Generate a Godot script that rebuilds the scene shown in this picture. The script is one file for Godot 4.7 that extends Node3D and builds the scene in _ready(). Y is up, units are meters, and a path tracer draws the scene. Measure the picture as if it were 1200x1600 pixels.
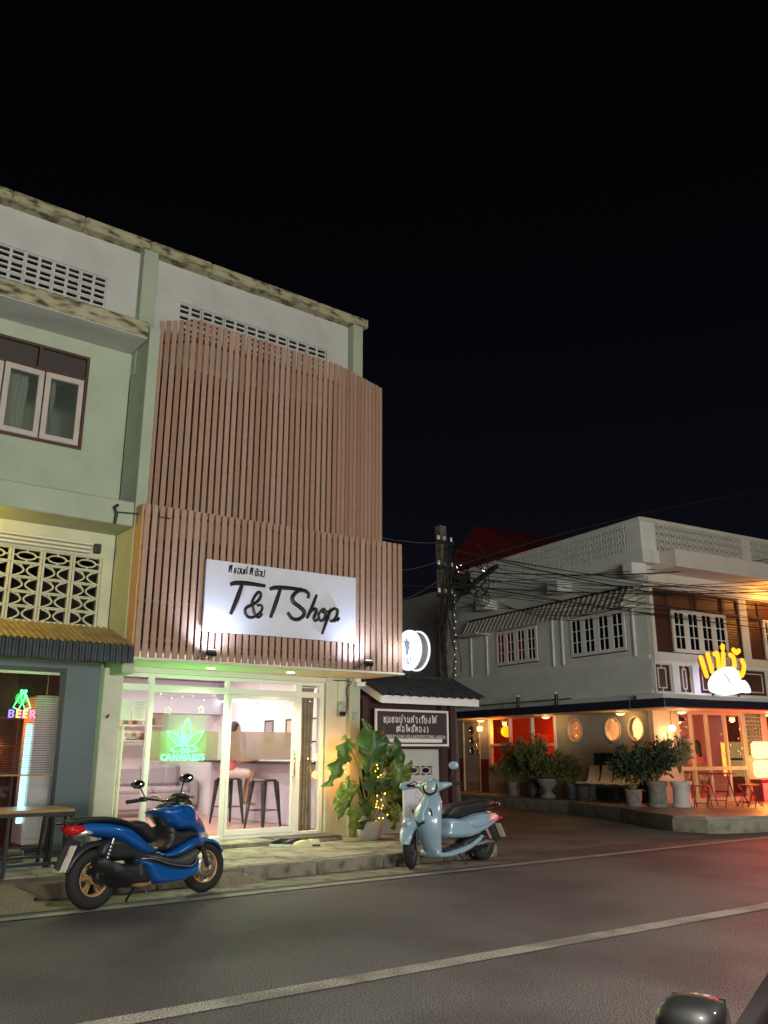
extends Node3D

const ZF := -11.5          # the street face of the shophouse row
var M := {}
var T := {}
var rng := RandomNumberGenerator.new()
var taken := {}

# ------------------------------------------------------------------ scene entry
func _ready() -> void:
	rng.seed = 7
	set_view()
	make_textures()
	make_materials()
	street_lamps()
	ground()
	shophouse()
	slat_screens()
	shop_front()
	shop_interior()
	bar_front()
	shelter()
	corner_building()
	far_buildings()
	pole_and_cables()
	blue_scooter()
	pale_scooter()
	shop_small_things()
	corner_small_things()
	car()

func set_view() -> void:
	var cam := Camera3D.new()
	cam.name = "camera"
	add_child(cam)
	cam.position = Vector3(0, 1.4, 0)
	cam.rotation_degrees = Vector3(15.8, -37.17, 0)
	cam.fov = 62.29
	cam.near = 0.02
	cam.far = 400.0
	cam.current = true
	var env := Environment.new()
	env.background_mode = Environment.BG_SKY
	var sky := Sky.new()
	var sm := ProceduralSkyMaterial.new()
	sm.sky_top_color = Color8(2, 2, 3)
	sm.sky_horizon_color = Color8(17, 17, 27)
	sm.sky_curve = 0.22
	sm.ground_bottom_color = Color8(4, 4, 5)
	sm.ground_horizon_color = Color8(17, 17, 27)
	sky.sky_material = sm
	env.sky = sky
	env.tonemap_mode = Environment.TONE_MAPPER_LINEAR
	env.tonemap_exposure = 1.0
	env.sdfgi_enabled = true
	env.ssao_enabled = true
	env.ssil_enabled = true
	var we := WorldEnvironment.new()
	we.name = "environment"
	we.environment = env
	add_child(we)

# ------------------------------------------------------------------ naming
func numbered(n: String) -> String:
	if not taken.has(n):
		taken[n] = 0
		return n
	taken[n] += 1
	return "%s_%03d" % [n, taken[n]]

func tag(o: Node3D, label: String, category: String, group := "") -> Node3D:
	o.set_meta("label", label)
	o.set_meta("category", category)
	if group != "":
		o.set_meta("group", group)
	return o

func thing(called: String, label: String, category: String, at := Vector3.ZERO, turn := 0.0, group := "") -> Node3D:
	var o := Node3D.new()
	o.name = numbered(called)
	add_child(o)
	o.position = at
	o.rotation.y = turn
	tag(o, label, category, group)
	return o

func structure(o: Node3D) -> Node3D:
	o.set_meta("kind", "structure")
	return o

func put(called: String, mesh: Mesh, m: Material, parent: Node3D, at := Vector3.ZERO, b := Basis.IDENTITY) -> MeshInstance3D:
	var o := MeshInstance3D.new()
	o.name = numbered(called) if parent == self else called
	o.mesh = mesh
	o.material_override = m
	parent.add_child(o, true)
	o.transform = Transform3D(b, at)
	return o

func ST() -> SurfaceTool:
	var st := SurfaceTool.new()
	st.begin(Mesh.PRIMITIVE_TRIANGLES)
	return st

func done(st: SurfaceTool) -> ArrayMesh:
	st.index()
	st.generate_normals()
	return st.commit()

func part(called: String, st: SurfaceTool, m: Material, parent: Node3D, at := Vector3.ZERO, b := Basis.IDENTITY) -> MeshInstance3D:
	return put(called, done(st), m, parent, at, b)

func omni(called: String, parent: Node3D, at: Vector3, col: Color, e: float, size := 0.05) -> void:
	var l := OmniLight3D.new()
	l.name = called
	l.light_color = col
	l.light_energy = e
	l.light_size = size
	l.omni_range = 40.0
	l.omni_attenuation = 2.0
	l.shadow_enabled = true
	parent.add_child(l, true)
	l.position = at

func area(called: String, parent: Node3D, at: Vector3, look: Vector3, sz: Vector2, col: Color, e: float) -> void:
	var l := AreaLight3D.new()
	l.name = called
	l.light_color = col
	l.light_energy = e
	l.area_size = sz
	l.area_normalize_energy = true
	l.area_range = 40.0
	l.shadow_enabled = true
	parent.add_child(l, true)
	var up := Vector3.UP if absf(look.normalized().y) < 0.95 else Vector3(1, 0, 0)
	l.transform = Transform3D(Basis.looking_at(look, up), at)

func spot(called: String, parent: Node3D, at: Vector3, look: Vector3, col: Color, e: float, angle: float, size := 0.04) -> void:
	var l := SpotLight3D.new()
	l.name = called
	l.light_color = col
	l.light_energy = e
	l.spot_angle = angle
	l.spot_angle_attenuation = 0.8
	l.spot_range = 30.0
	l.spot_attenuation = 2.0
	l.light_size = size
	l.shadow_enabled = true
	parent.add_child(l, true)
	var up := Vector3.UP if absf(look.normalized().y) < 0.95 else Vector3(1, 0, 0)
	l.transform = Transform3D(Basis.looking_at(look, up), at)

# ------------------------------------------------------------------ shapes
func face(st: SurfaceTool, p: Array, out: Vector3) -> void:
	# convex polygon wound so that its front looks along out
	var n: Vector3 = (p[2] - p[0]).cross(p[1] - p[0])
	if p.size() > 3 and n.length_squared() < 1e-14:
		n = (p[3] - p[0]).cross(p[2] - p[0])
	var flip := n.dot(out) < 0.0
	for i in range(1, p.size() - 1):
		st.add_vertex(p[0])
		if flip:
			st.add_vertex(p[i + 1]); st.add_vertex(p[i])
		else:
			st.add_vertex(p[i]); st.add_vertex(p[i + 1])

func box(st: SurfaceTool, c: Vector3, s: Vector3, bev := 0.0, b := Basis.IDENTITY) -> void:
	st.set_smooth_group(-1)
	var h := s * 0.5
	if bev <= 0.0:
		for ax in 3:
			for sg in [-1.0, 1.0]:
				var u := (ax + 1) % 3
				var v := (ax + 2) % 3
				var q := []
				for k in [[-1, -1], [1, -1], [1, 1], [-1, 1]]:
					var p := Vector3.ZERO
					p[ax] = h[ax] * sg
					p[u] = h[u] * k[0]
					p[v] = h[v] * k[1]
					q.append(c + b * p)
				var o := Vector3.ZERO
				o[ax] = sg
				face(st, q, b * o)
		return
	var bv := minf(bev, minf(h.x, minf(h.y, h.z)) * 0.8)
	for ax in 3:
		var u := (ax + 1) % 3
		var v := (ax + 2) % 3
		for sg in [-1.0, 1.0]:
			var q := []
			for k in [[-1, -1], [1, -1], [1, 1], [-1, 1]]:
				var p := Vector3.ZERO
				p[ax] = h[ax] * sg
				p[u] = (h[u] - bv) * k[0]
				p[v] = (h[v] - bv) * k[1]
				q.append(c + b * p)
			var o := Vector3.ZERO
			o[ax] = sg
			face(st, q, b * o)
		for s1 in [-1.0, 1.0]:
			for s2 in [-1.0, 1.0]:
				var q := []
				for k in [[0, -1], [0, 1], [1, 1], [1, -1]]:
					var p := Vector3.ZERO
					p[ax] = (h[ax] - bv) * k[1]
					p[u] = (h[u] - (bv if k[0] == 1 else 0.0)) * s1
					p[v] = (h[v] - (0.0 if k[0] == 1 else bv)) * s2
					q.append(c + b * p)
				var o := Vector3.ZERO
				o[u] = s1
				o[v] = s2
				face(st, q, b * o)
	for sx in [-1.0, 1.0]:
		for sy in [-1.0, 1.0]:
			for sz in [-1.0, 1.0]:
				var sv := Vector3(sx, sy, sz)
				var q := []
				for ax in 3:
					var p := h - Vector3(bv, bv, bv)
					p[ax] = h[ax]
					q.append(c + b * (p * sv))
				face(st, q, b * sv)

func bar(st: SurfaceTool, a: Vector3, z: Vector3, w: float, d: float, up := Vector3.UP) -> void:
	# a straight bar of w by d section from a to z
	var y := (z - a)
	var l := y.length()
	y /= l
	var x := y.cross(up)
	if x.length() < 1e-3:
		x = y.cross(Vector3(0, 0, 1))
	if x.length() < 1e-3:
		x = y.cross(Vector3(1, 0, 0))
	x = x.normalized()
	box(st, (a + z) * 0.5, Vector3(w, l, d), 0.0, Basis(x, y, x.cross(y)))

func tube(st: SurfaceTool, pts: Array, r, sides := 8, flat := 1.0, nrm := Vector3.ZERO, capped := true) -> void:
	# round tube through pts; r a number or one per point; flat squeezes it along nrm
	st.set_smooth_group(0)
	var n := pts.size()
	var rings := []
	var ref := nrm
	var d0: Vector3 = (pts[1] - pts[0]).normalized()
	if ref == Vector3.ZERO:
		ref = Vector3.UP if absf(d0.y) < 0.9 else Vector3(1, 0, 0)
	var side := d0.cross(ref).normalized()
	for i in n:
		var d: Vector3
		if i == 0:
			d = pts[1] - pts[0]
		elif i == n - 1:
			d = pts[i] - pts[i - 1]
		else:
			d = (pts[i] - pts[i - 1]).normalized() + (pts[i + 1] - pts[i]).normalized()
		d = d.normalized()
		if nrm != Vector3.ZERO:
			side = d.cross(nrm).normalized()
		else:
			side = (side - d * side.dot(d)).normalized()
		var up := side.cross(d).normalized()
		var rr: float = r[i] if r is Array else r
		var ring := []
		for k in sides:
			var a := TAU * k / sides
			ring.append(pts[i] + side * cos(a) * rr + up * sin(a) * rr * flat)
		rings.append(ring)
	skin(st, rings, true, capped)

func skin(st: SurfaceTool, rings: Array, closed := true, capped := true, group := 0) -> void:
	st.set_smooth_group(group)
	var m: int = rings[0].size()
	var last := m if closed else m - 1
	# orientation from the middle ring
	var flip := 0.0
	for i in rings.size() - 1:
		var ca := Vector3.ZERO
		for p in rings[i]:
			ca += p
		ca /= m
		for k in last:
			var a: Vector3 = rings[i][k]
			var b: Vector3 = rings[i][(k + 1) % m]
			var c: Vector3 = rings[i + 1][(k + 1) % m]
			flip += (c - a).cross(b - a).dot(a + b - 2.0 * ca)
	for i in rings.size() - 1:
		for k in last:
			var a: Vector3 = rings[i][k]
			var b: Vector3 = rings[i][(k + 1) % m]
			var c: Vector3 = rings[i + 1][(k + 1) % m]
			var d: Vector3 = rings[i + 1][k]
			if flip >= 0.0:
				tri(st, a, b, c); tri(st, a, c, d)
			else:
				tri(st, a, c, b); tri(st, a, d, c)
	if capped and closed:
		st.set_smooth_group(-1)
		for e in [0, rings.size() - 1]:
			var o := Vector3.ZERO
			var other: Array = rings[1] if e == 0 else rings[e - 1]
			for k in m:
				o += rings[e][k] - other[k]
			var cc := Vector3.ZERO
			for p in rings[e]:
				cc += p
			cc /= m
			for k in m:
				face(st, [cc, rings[e][k], rings[e][(k + 1) % m]], o)

func tri(st: SurfaceTool, a: Vector3, b: Vector3, c: Vector3) -> void:
	if (b - a).cross(c - a).length_squared() < 1e-16:
		return
	st.add_vertex(a); st.add_vertex(b); st.add_vertex(c)

func lathe(st: SurfaceTool, prof: Array, segs := 24, c := Vector3.ZERO, b := Basis.IDENTITY, capped := true) -> void:
	var rings := []
	for p in prof:
		var ring := []
		for k in segs:
			var a := TAU * k / segs
			ring.append(c + b * Vector3(p.x * cos(a), p.y, p.x * sin(a)))
		rings.append(ring)
	skin(st, rings, true, capped)

func torus(st: SurfaceTool, c: Vector3, b: Basis, R: float, r: float, rz: float, segs := 40, sides := 12) -> void:
	# ring about the local z axis
	var rings := []
	for k in segs + 1:
		var a := TAU * k / segs
		var ring := []
		for j in sides:
			var t := TAU * j / sides
			var rr := R + r * cos(t)
			ring.append(c + b * Vector3(rr * cos(a), rr * sin(a), rz * sin(t)))
		rings.append(ring)
	skin(st, rings, true, false)

func extrude(st: SurfaceTool, poly: PackedVector2Array, depth: float, x := Transform3D.IDENTITY, group := -1) -> void:
	# polygon in local xy, from z 0 to depth
	var pl := poly
	if Geometry2D.is_polygon_clockwise(pl):
		pl = pl.duplicate()
		pl.reverse()
	st.set_smooth_group(-1)
	var idx := Geometry2D.triangulate_polygon(pl)
	for sgn in [0, 1]:
		var zz := depth if sgn == 1 else 0.0
		var o := x.basis * Vector3(0, 0, (1.0 if sgn == 1 else -1.0) * signf(depth))
		for i in range(0, idx.size(), 3):
			var q := []
			for j in 3:
				var v: Vector2 = pl[idx[i + j]]
				q.append(x * Vector3(v.x, v.y, zz))
			face(st, q, o)
	st.set_smooth_group(group)
	var n := pl.size()
	for i in n:
		var a: Vector2 = pl[i]
		var b: Vector2 = pl[(i + 1) % n]
		var e := b - a
		face(st, [x * Vector3(a.x, a.y, 0), x * Vector3(b.x, b.y, 0), x * Vector3(b.x, b.y, depth), x * Vector3(a.x, a.y, depth)], x.basis * Vector3(e.y, -e.x, 0))

func holed(st: SurfaceTool, r: Rect2, holes: Array, depth: float, x := Transform3D.IDENTITY) -> void:
	# slab in local xy from z 0 to -depth with rectangular openings
	st.set_smooth_group(-1)
	var xs := [r.position.x, r.end.x]
	var ys := [r.position.y, r.end.y]
	for h in holes:
		for v in [h.position.x, h.end.x]:
			if v > r.position.x and v < r.end.x and not xs.has(v):
				xs.append(v)
		for v in [h.position.y, h.end.y]:
			if v > r.position.y and v < r.end.y and not ys.has(v):
				ys.append(v)
	xs.sort()
	ys.sort()
	var solid := func(i: int, j: int) -> bool:
		if i < 0 or j < 0 or i >= xs.size() - 1 or j >= ys.size() - 1:
			return false
		var c := Vector2((xs[i] + xs[i + 1]) * 0.5, (ys[j] + ys[j + 1]) * 0.5)
		for h in holes:
			if h.has_point(c):
				return false
		return true
	for i in xs.size() - 1:
		for j in ys.size() - 1:
			if not solid.call(i, j):
				continue
			var x0: float = xs[i]
			var x1: float = xs[i + 1]
			var y0: float = ys[j]
			var y1: float = ys[j + 1]
			for zz in [0.0, -depth]:
				face(st, [x * Vector3(x0, y0, zz), x * Vector3(x1, y0, zz), x * Vector3(x1, y1, zz), x * Vector3(x0, y1, zz)], x.basis * Vector3(0, 0, 1.0 if zz == 0.0 else -1.0))
			for e in [[-1, 0], [1, 0], [0, -1], [0, 1]]:
				if solid.call(i + e[0], j + e[1]):
					continue
				var a := Vector2(x0 if e[0] != 1 else x1, y0 if e[1] != 1 else y1)
				var b := Vector2(x1 if e[0] != -1 else x0, y1 if e[1] != -1 else y0)
				face(st, [x * Vector3(a.x, a.y, 0), x * Vector3(b.x, b.y, 0), x * Vector3(b.x, b.y, -depth), x * Vector3(a.x, a.y, -depth)], x.basis * Vector3(e[0], e[1], 0))

func smooth(pts: Array, steps := 6, closed := false) -> Array:
	# Catmull-Rom through pts (Vector2 or Vector3)
	var out := []
	var n := pts.size()
	var segs := n if closed else n - 1
	for i in segs:
		var p1 = pts[i]
		var p2 = pts[(i + 1) % n]
		var p0 = pts[(i - 1 + n) % n] if closed or i > 0 else p1 * 2.0 - p2
		var p3 = pts[(i + 2) % n] if closed or i < n - 2 else p2 * 2.0 - p1
		for k in steps:
			var t := float(k) / steps
			out.append(0.5 * (2.0 * p1 + (p2 - p0) * t + (2.0 * p0 - 5.0 * p1 + 4.0 * p2 - p3) * t * t + (3.0 * p1 - p0 - 3.0 * p2 + p3) * t * t * t))
	if not closed:
		out.append(pts[n - 1])
	return out

func pillow(st: SurfaceTool, outline: Array, w: Callable, round := 0.05, steps := 5, edge := 0.35) -> void:
	# a body of side outline (x, y) swollen to half width w(x, y) along z, with rounded rims
	var o0 := smooth(outline, steps, true)
	var o := []
	for i in o0.size():  # even spacing along the rim
		var a: Vector2 = o0[i]
		var b: Vector2 = o0[(i + 1) % o0.size()]
		var k := maxi(1, int(ceil(a.distance_to(b) / 0.02)))
		for q in k:
			o.append(a.lerp(b, float(q) / k))
	var pk := PackedVector2Array(o)
	if Geometry2D.is_polygon_clockwise(pk):
		o.reverse()
		pk = PackedVector2Array(o)
	var n := pk.size()
	var lo := pk[0]
	var hi := pk[0]
	for p in pk:
		lo = lo.min(p)
		hi = hi.max(p)
	var pts := pk.duplicate()
	var dist := []
	for p in pk:
		dist.append(0.0)
	var g := 0.024
	var y := lo.y
	var row := 0
	while y < hi.y:
		var x := lo.x + (g * 0.5 if row % 2 else 0.0)
		while x < hi.x:
			var p := Vector2(x, y)
			if Geometry2D.is_point_in_polygon(p, pk):
				var d := 1e9
				for i in n:
					d = minf(d, Geometry2D.get_closest_point_to_segment(p, pk[i], pk[(i + 1) % n]).distance_to(p))
				if d > 0.009:
					pts.append(p)
					dist.append(d)
			x += g
		y += g * 0.87
		row += 1
	var z := PackedFloat32Array()
	for i in pts.size():
		var u := 1.0 - clampf(dist[i] / round, 0.0, 1.0)
		z.append(w.call(pts[i].x, pts[i].y) * (edge + (1.0 - edge) * sqrt(1.0 - u * u)))
	var idx := Geometry2D.triangulate_delaunay(pts)
	st.set_smooth_group(0)
	for i in range(0, idx.size(), 3):
		var c := (pts[idx[i]] + pts[idx[i + 1]] + pts[idx[i + 2]]) / 3.0
		if not Geometry2D.is_point_in_polygon(c, pk):
			continue
		for s in [-1.0, 1.0]:
			var q := []
			for j in 3:
				var v: Vector2 = pts[idx[i + j]]
				q.append(Vector3(v.x, v.y, s * z[idx[i + j]]))
			face(st, q, Vector3(0, 0, s))
	for i in n:
		var k := (i + 1) % n
		var e: Vector2 = pk[k] - pk[i]
		face(st, [Vector3(pk[i].x, pk[i].y, -z[i]), Vector3(pk[k].x, pk[k].y, -z[k]), Vector3(pk[k].x, pk[k].y, z[k]), Vector3(pk[i].x, pk[i].y, z[i])], Vector3(e.y, -e.x, 0))

func ellipsoid(st: SurfaceTool, c: Vector3, r: Vector3, b := Basis.IDENTITY, segs := 18, rows := 10) -> void:
	var rings := []
	for i in rows + 1:
		var t := -PI * 0.5 + PI * i / rows
		var ring := []
		for k in segs:
			var a := TAU * k / segs
			ring.append(c + b * (Vector3(cos(t) * cos(a), sin(t), cos(t) * sin(a)) * r))
		rings.append(ring)
	skin(st, rings, true, false)

func words(s: String, h: float, depth := 0.006, bold := false) -> TextMesh:
	var t := TextMesh.new()
	var f := SystemFont.new()
	f.font_names = PackedStringArray(["Droid Sans"])
	if bold:
		f.font_weight = 700
	t.font = f
	t.text = s
	t.font_size = 32
	t.pixel_size = h / 23.0
	t.depth = depth
	t.curve_step = 1.0
	return t

# ------------------------------------------------------------------ textures and materials
func noise_tex(freq: float, cols: Array, offs: Array, seed := 1, octaves := 4, kind := FastNoiseLite.TYPE_SIMPLEX_SMOOTH, size := 512, normal := 0.0) -> NoiseTexture2D:
	var n := FastNoiseLite.new()
	n.noise_type = kind
	n.seed = seed
	n.frequency = freq
	n.fractal_octaves = octaves
	var t := NoiseTexture2D.new()
	t.width = size
	t.height = size
	t.seamless = true
	t.noise = n
	if normal > 0.0:
		t.as_normal_map = true
		t.bump_strength = normal
	else:
		var g := Gradient.new()
		g.offsets = PackedFloat32Array(offs)
		g.colors = PackedColorArray(cols)
		t.color_ramp = g
	return t

func G(v: float) -> Color:
	return Color(v, v, v)

func make_textures() -> void:
	T.plaster = noise_tex(0.004, [G(0.95), G(0.985), G(1.0)], [0.2, 0.5, 0.8], 3, 6)
	T.grime = noise_tex(0.006, [Color(0.62, 0.61, 0.56), Color(0.88, 0.88, 0.85), G(1.0)], [0.08, 0.35, 0.7], 11, 7)
	T.mold = noise_tex(0.009, [Color(0.40, 0.40, 0.33), Color(0.72, 0.71, 0.63), Color(0.92, 0.91, 0.85), Color(1, 0.99, 0.95)], [0.2, 0.36, 0.5, 0.8], 5, 7)
	T.speck = noise_tex(0.11, [G(0.38), G(0.78), G(1.0)], [0.28, 0.5, 0.74], 9, 3)
	T.speck_n = noise_tex(0.11, [], [], 9, 3, FastNoiseLite.TYPE_SIMPLEX_SMOOTH, 512, 6.0)
	T.bump_n = noise_tex(0.03, [], [], 4, 5, FastNoiseLite.TYPE_SIMPLEX_SMOOTH, 512, 5.0)
	T.wood = noise_tex(0.03, [G(0.82), G(0.93), G(1.0)], [0.2, 0.5, 0.8], 21, 4)
	T.patch = noise_tex(0.008, [G(0.78), G(0.92), G(1.0)], [0.25, 0.48, 0.68], 31, 8)
	T.leaf = noise_tex(0.02, [Color(0.6, 0.75, 0.5), G(0.9), Color(1.0, 1.0, 0.7)], [0.2, 0.5, 0.8], 41, 4)

func lin(r: float, g: float, b: float) -> Color:
	return Color(r, g, b).linear_to_srgb()

func mat(key: String, c: Color, rough := 0.7, tex: Texture2D = null, scale := Vector3.ONE, metal := 0.0, nrm: Texture2D = null, ns := 1.0) -> StandardMaterial3D:
	var m := StandardMaterial3D.new()
	m.resource_name = key
	m.albedo_color = c
	m.roughness = rough
	m.metallic = metal
	if tex != null:
		m.albedo_texture = tex
	if nrm != null:
		m.normal_enabled = true
		m.normal_texture = nrm
		m.normal_scale = ns
	if tex != null or nrm != null:
		m.uv1_triplanar = true
		m.uv1_world_triplanar = true
		m.uv1_scale = scale
	M[key] = m
	return m

func worn(key: String, tex: Texture2D, scale: float) -> void:
	# a second, coarser pattern multiplied over a material
	var m: StandardMaterial3D = M[key]
	m.detail_enabled = true
	m.detail_albedo = tex
	m.detail_blend_mode = BaseMaterial3D.BLEND_MODE_MUL
	m.detail_uv_layer = BaseMaterial3D.DETAIL_UV_2
	m.uv2_triplanar = true
	m.uv2_world_triplanar = true
	m.uv2_scale = Vector3(scale, scale, scale)

func glow(key: String, c: Color, e: float) -> StandardMaterial3D:
	var m := StandardMaterial3D.new()
	m.resource_name = key
	m.albedo_color = G(0.3)
	m.emission_enabled = true
	m.emission = c
	m.emission_energy_multiplier = e
	M[key] = m
	return m

func pane(key: String, c: Color, alpha: float, rough := 0.0) -> StandardMaterial3D:
	var m := StandardMaterial3D.new()
	m.resource_name = key
	m.albedo_color = Color(c.r, c.g, c.b, alpha)
	m.transparency = BaseMaterial3D.TRANSPARENCY_ALPHA
	m.roughness = rough
	m.metallic_specular = 0.5
	M[key] = m
	return m

func make_materials() -> void:
	var s1 := Vector3(0.5, 0.5, 0.5)
	mat("asphalt", lin(0.155, 0.157, 0.15), 0.68, T.speck, Vector3(1.15, 1.15, 1.15), 0.0, T.speck_n, 1.3)
	mat("asphalt_side", lin(0.22, 0.20, 0.175), 0.72, T.speck, Vector3(0.9, 0.9, 0.9), 0.0, T.speck_n, 0.9)
	mat("road_paint", lin(0.44, 0.42, 0.36), 0.7, T.speck, Vector3(1.1, 1.1, 1.1))
	mat("pavement", lin(0.30, 0.28, 0.22), 0.8, T.grime, Vector3(0.9, 0.9, 0.9), 0.0, T.bump_n, 0.5)
	mat("kerb", lin(0.22, 0.20, 0.16), 0.85, T.grime, Vector3(1.3, 1.3, 1.3), 0.0, T.bump_n, 0.7)
	mat("gutter", lin(0.17, 0.16, 0.13), 0.85, T.grime, Vector3(1.1, 1.1, 1.1), 0.0, T.bump_n, 0.6)
	mat("soil", lin(0.13, 0.105, 0.075), 0.95, T.grime, Vector3(0.7, 0.7, 0.7), 0.0, T.bump_n, 1.0)
	mat("rubble", lin(0.32, 0.29, 0.21), 0.95, T.speck, Vector3(1.2, 1.2, 1.2), 0.0, T.bump_n, 1.2)
	mat("mint", lin(0.38, 0.44, 0.33), 0.75, T.plaster, s1)
	mat("white_wall", lin(0.50, 0.51, 0.48), 0.75, T.plaster, s1)
	mat("coping", lin(0.40, 0.39, 0.29), 0.9, T.mold, Vector3(0.5, 1.3, 0.5), 0.0, T.bump_n, 0.6)
	mat("pillar", lin(0.54, 0.55, 0.45), 0.8, T.plaster, Vector3(0.9, 0.9, 0.9))
	mat("breeze", lin(0.50, 0.52, 0.38), 0.8, T.plaster, Vector3(0.8, 0.8, 0.8))
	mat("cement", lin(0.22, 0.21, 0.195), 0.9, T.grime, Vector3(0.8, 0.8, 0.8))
	mat("slat", lin(0.45, 0.275, 0.19), 0.55, T.wood, Vector3(14, 0.7, 14))
	mat("slat_b", lin(0.41, 0.245, 0.165), 0.55, T.wood, Vector3(12, 0.6, 12))
	mat("slat_c", lin(0.48, 0.305, 0.22), 0.55, T.wood, Vector3(13, 0.8, 13))
	mat("wood_trim", lin(0.55, 0.34, 0.16), 0.6, T.wood, Vector3(14, 0.7, 14))
	mat("soffit", lin(0.62, 0.62, 0.52), 0.6)
	mat("aluminium", lin(0.75, 0.77, 0.72), 0.45)
	mat("brown_frame", lin(0.07, 0.03, 0.02), 0.6)
	mat("sash_white", lin(0.50, 0.44, 0.40), 0.6, T.plaster, Vector3(1.5, 1.5, 1.5))
	mat("steel_dark", lin(0.02, 0.02, 0.022), 0.45)
	mat("black", lin(0.008, 0.008, 0.009), 0.4)
	mat("rubber", lin(0.012, 0.012, 0.012), 0.85)
	mat("chrome", lin(0.75, 0.75, 0.75), 0.12, null, Vector3.ONE, 1.0)
	mat("steel", lin(0.45, 0.45, 0.45), 0.35, null, Vector3.ONE, 0.9)
	mat("gold_rim", lin(0.42, 0.27, 0.13), 0.4, null, Vector3.ONE, 0.4)
	mat("bluegrey", lin(0.12, 0.155, 0.17), 0.75, T.plaster, s1)
	mat("corrugated", lin(0.03, 0.043, 0.05), 0.55, T.grime, Vector3(1.5, 1.5, 1.5))
	mat("corrugated_old", lin(0.30, 0.24, 0.13), 0.7, T.grime, Vector3(1.0, 1.0, 1.0))
	mat("pvc", lin(0.6, 0.6, 0.48), 0.5)
	mat("table_wood", lin(0.42, 0.24, 0.10), 0.35, T.wood, Vector3(1.2, 9, 9))
	mat("pink_wall", lin(0.76, 0.68, 0.66), 0.7)
	mat("inner_white", lin(0.78, 0.76, 0.78), 0.6)
	mat("lavender", lin(0.56, 0.52, 0.60), 0.5)
	mat("beige_panel", lin(0.60, 0.48, 0.38), 0.7)
	mat("grey_panel", lin(0.40, 0.40, 0.42), 0.7)
	mat("inner_floor", lin(0.58, 0.34, 0.24), 0.3, T.wood, Vector3(0.8, 3, 6))
	mat("sofa", lin(0.66, 0.58, 0.60), 0.9, T.speck, Vector3(1, 1, 1))
	mat("curtain", lin(0.34, 0.28, 0.20), 0.85, T.grime, Vector3(1, 1, 1))
	mat("curtain_green", lin(0.20, 0.24, 0.19), 0.9)
	mat("sign_white", lin(0.66, 0.67, 0.75), 0.35)
	mat("paper", lin(0.72, 0.74, 0.66), 0.8)
	mat("white_plastic", lin(0.75, 0.75, 0.73), 0.4)
	mat("grey_plastic", lin(0.30, 0.30, 0.30), 0.5)
	mat("ink", lin(0.03, 0.03, 0.03), 0.7)
	mat("pale_ink", lin(0.45, 0.44, 0.38), 0.7)
	mat("red_top", lin(0.55, 0.12, 0.14), 0.85)
	mat("skin", lin(0.42, 0.22, 0.15), 0.55)
	mat("hair", lin(0.012, 0.010, 0.009), 0.5)
	mat("cloth_pale", lin(0.62, 0.52, 0.48), 0.9)
	mat("cloth_beige", lin(0.5, 0.36, 0.2), 0.9)
	mat("maroon", lin(0.055, 0.022, 0.020), 0.7, T.wood, Vector3(6, 1, 6))
	mat("maroon_paint", lin(0.16, 0.03, 0.025), 0.55)
	mat("board_brown", lin(0.055, 0.045, 0.045), 0.4)
	mat("tile_roof", lin(0.045, 0.048, 0.052), 0.7, T.grime, Vector3(1.5, 1.5, 1.5))
	mat("letter_white", lin(0.75, 0.73, 0.70), 0.5)
	mat("sage", lin(0.68, 0.71, 0.65), 0.75, T.plaster, s1)
	mat("sage_trim", lin(0.75, 0.77, 0.72), 0.7, T.plaster, s1)
	mat("cream_trim", lin(0.68, 0.65, 0.57), 0.7, T.plaster, s1)
	mat("taupe", lin(0.30, 0.285, 0.255), 0.7, T.plaster, s1)
	mat("cream_wall", lin(0.60, 0.47, 0.30), 0.7, T.plaster, s1)
	mat("awning_stripe", lin(0.40, 0.385, 0.32), 0.7)
	mat("awning_pale", lin(0.52, 0.50, 0.42), 0.7)
	mat("brown_wood", lin(0.12, 0.045, 0.030), 0.5, T.wood, Vector3(1, 10, 1))
	mat("navy_canopy", lin(0.025, 0.025, 0.04), 0.35)
	mat("green_tile", lin(0.015, 0.03, 0.028), 0.25)
	mat("grout", lin(0.10, 0.12, 0.11), 0.8)
	mat("glazed_tile", lin(0.10, 0.13, 0.05), 0.2)
	mat("platform", lin(0.26, 0.23, 0.19), 0.45, T.grime, Vector3(0.8, 0.8, 0.8), 0.0, T.bump_n, 0.3)
	mat("platform_edge", lin(0.22, 0.205, 0.16), 0.85, T.grime, Vector3(1.1, 1.1, 1.1), 0.0, T.bump_n, 0.6)
	mat("red_floor", lin(0.42, 0.18, 0.12), 0.2)
	mat("seat_white", lin(0.66, 0.62, 0.55), 0.4)
	mat("concrete_pot", lin(0.22, 0.205, 0.195), 0.85, T.grime, Vector3(2, 2, 2))
	mat("black_pot", lin(0.03, 0.03, 0.035), 0.6)
	mat("pot_white", lin(0.50, 0.49, 0.46), 0.6, T.plaster, Vector3(2, 2, 2))
	mat("stem", lin(0.16, 0.20, 0.05), 0.6)
	mat("concrete_pole", lin(0.13, 0.12, 0.11), 0.9, T.grime, Vector3(1.2, 1.2, 1.2))
	mat("cable", lin(0.008, 0.008, 0.008), 0.6)
	mat("cable_grey", lin(0.12, 0.12, 0.12), 0.6)
	mat("roof_red", lin(0.26, 0.02, 0.022), 0.8, T.plaster, s1)
	mat("roof_grey", lin(0.16, 0.15, 0.14), 0.8, T.plaster, s1)
	mat("blue_paint", lin(0.006, 0.11, 0.43), 0.26, null, Vector3.ONE, 0.3)
	mat("pale_paint", lin(0.29, 0.42, 0.53), 0.25, null, Vector3.ONE, 0.1)
	for k in ["blue_paint", "pale_paint"]:
		M[k].clearcoat_enabled = true
		M[k].clearcoat = 1.0
		M[k].clearcoat_roughness = 0.05
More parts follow.
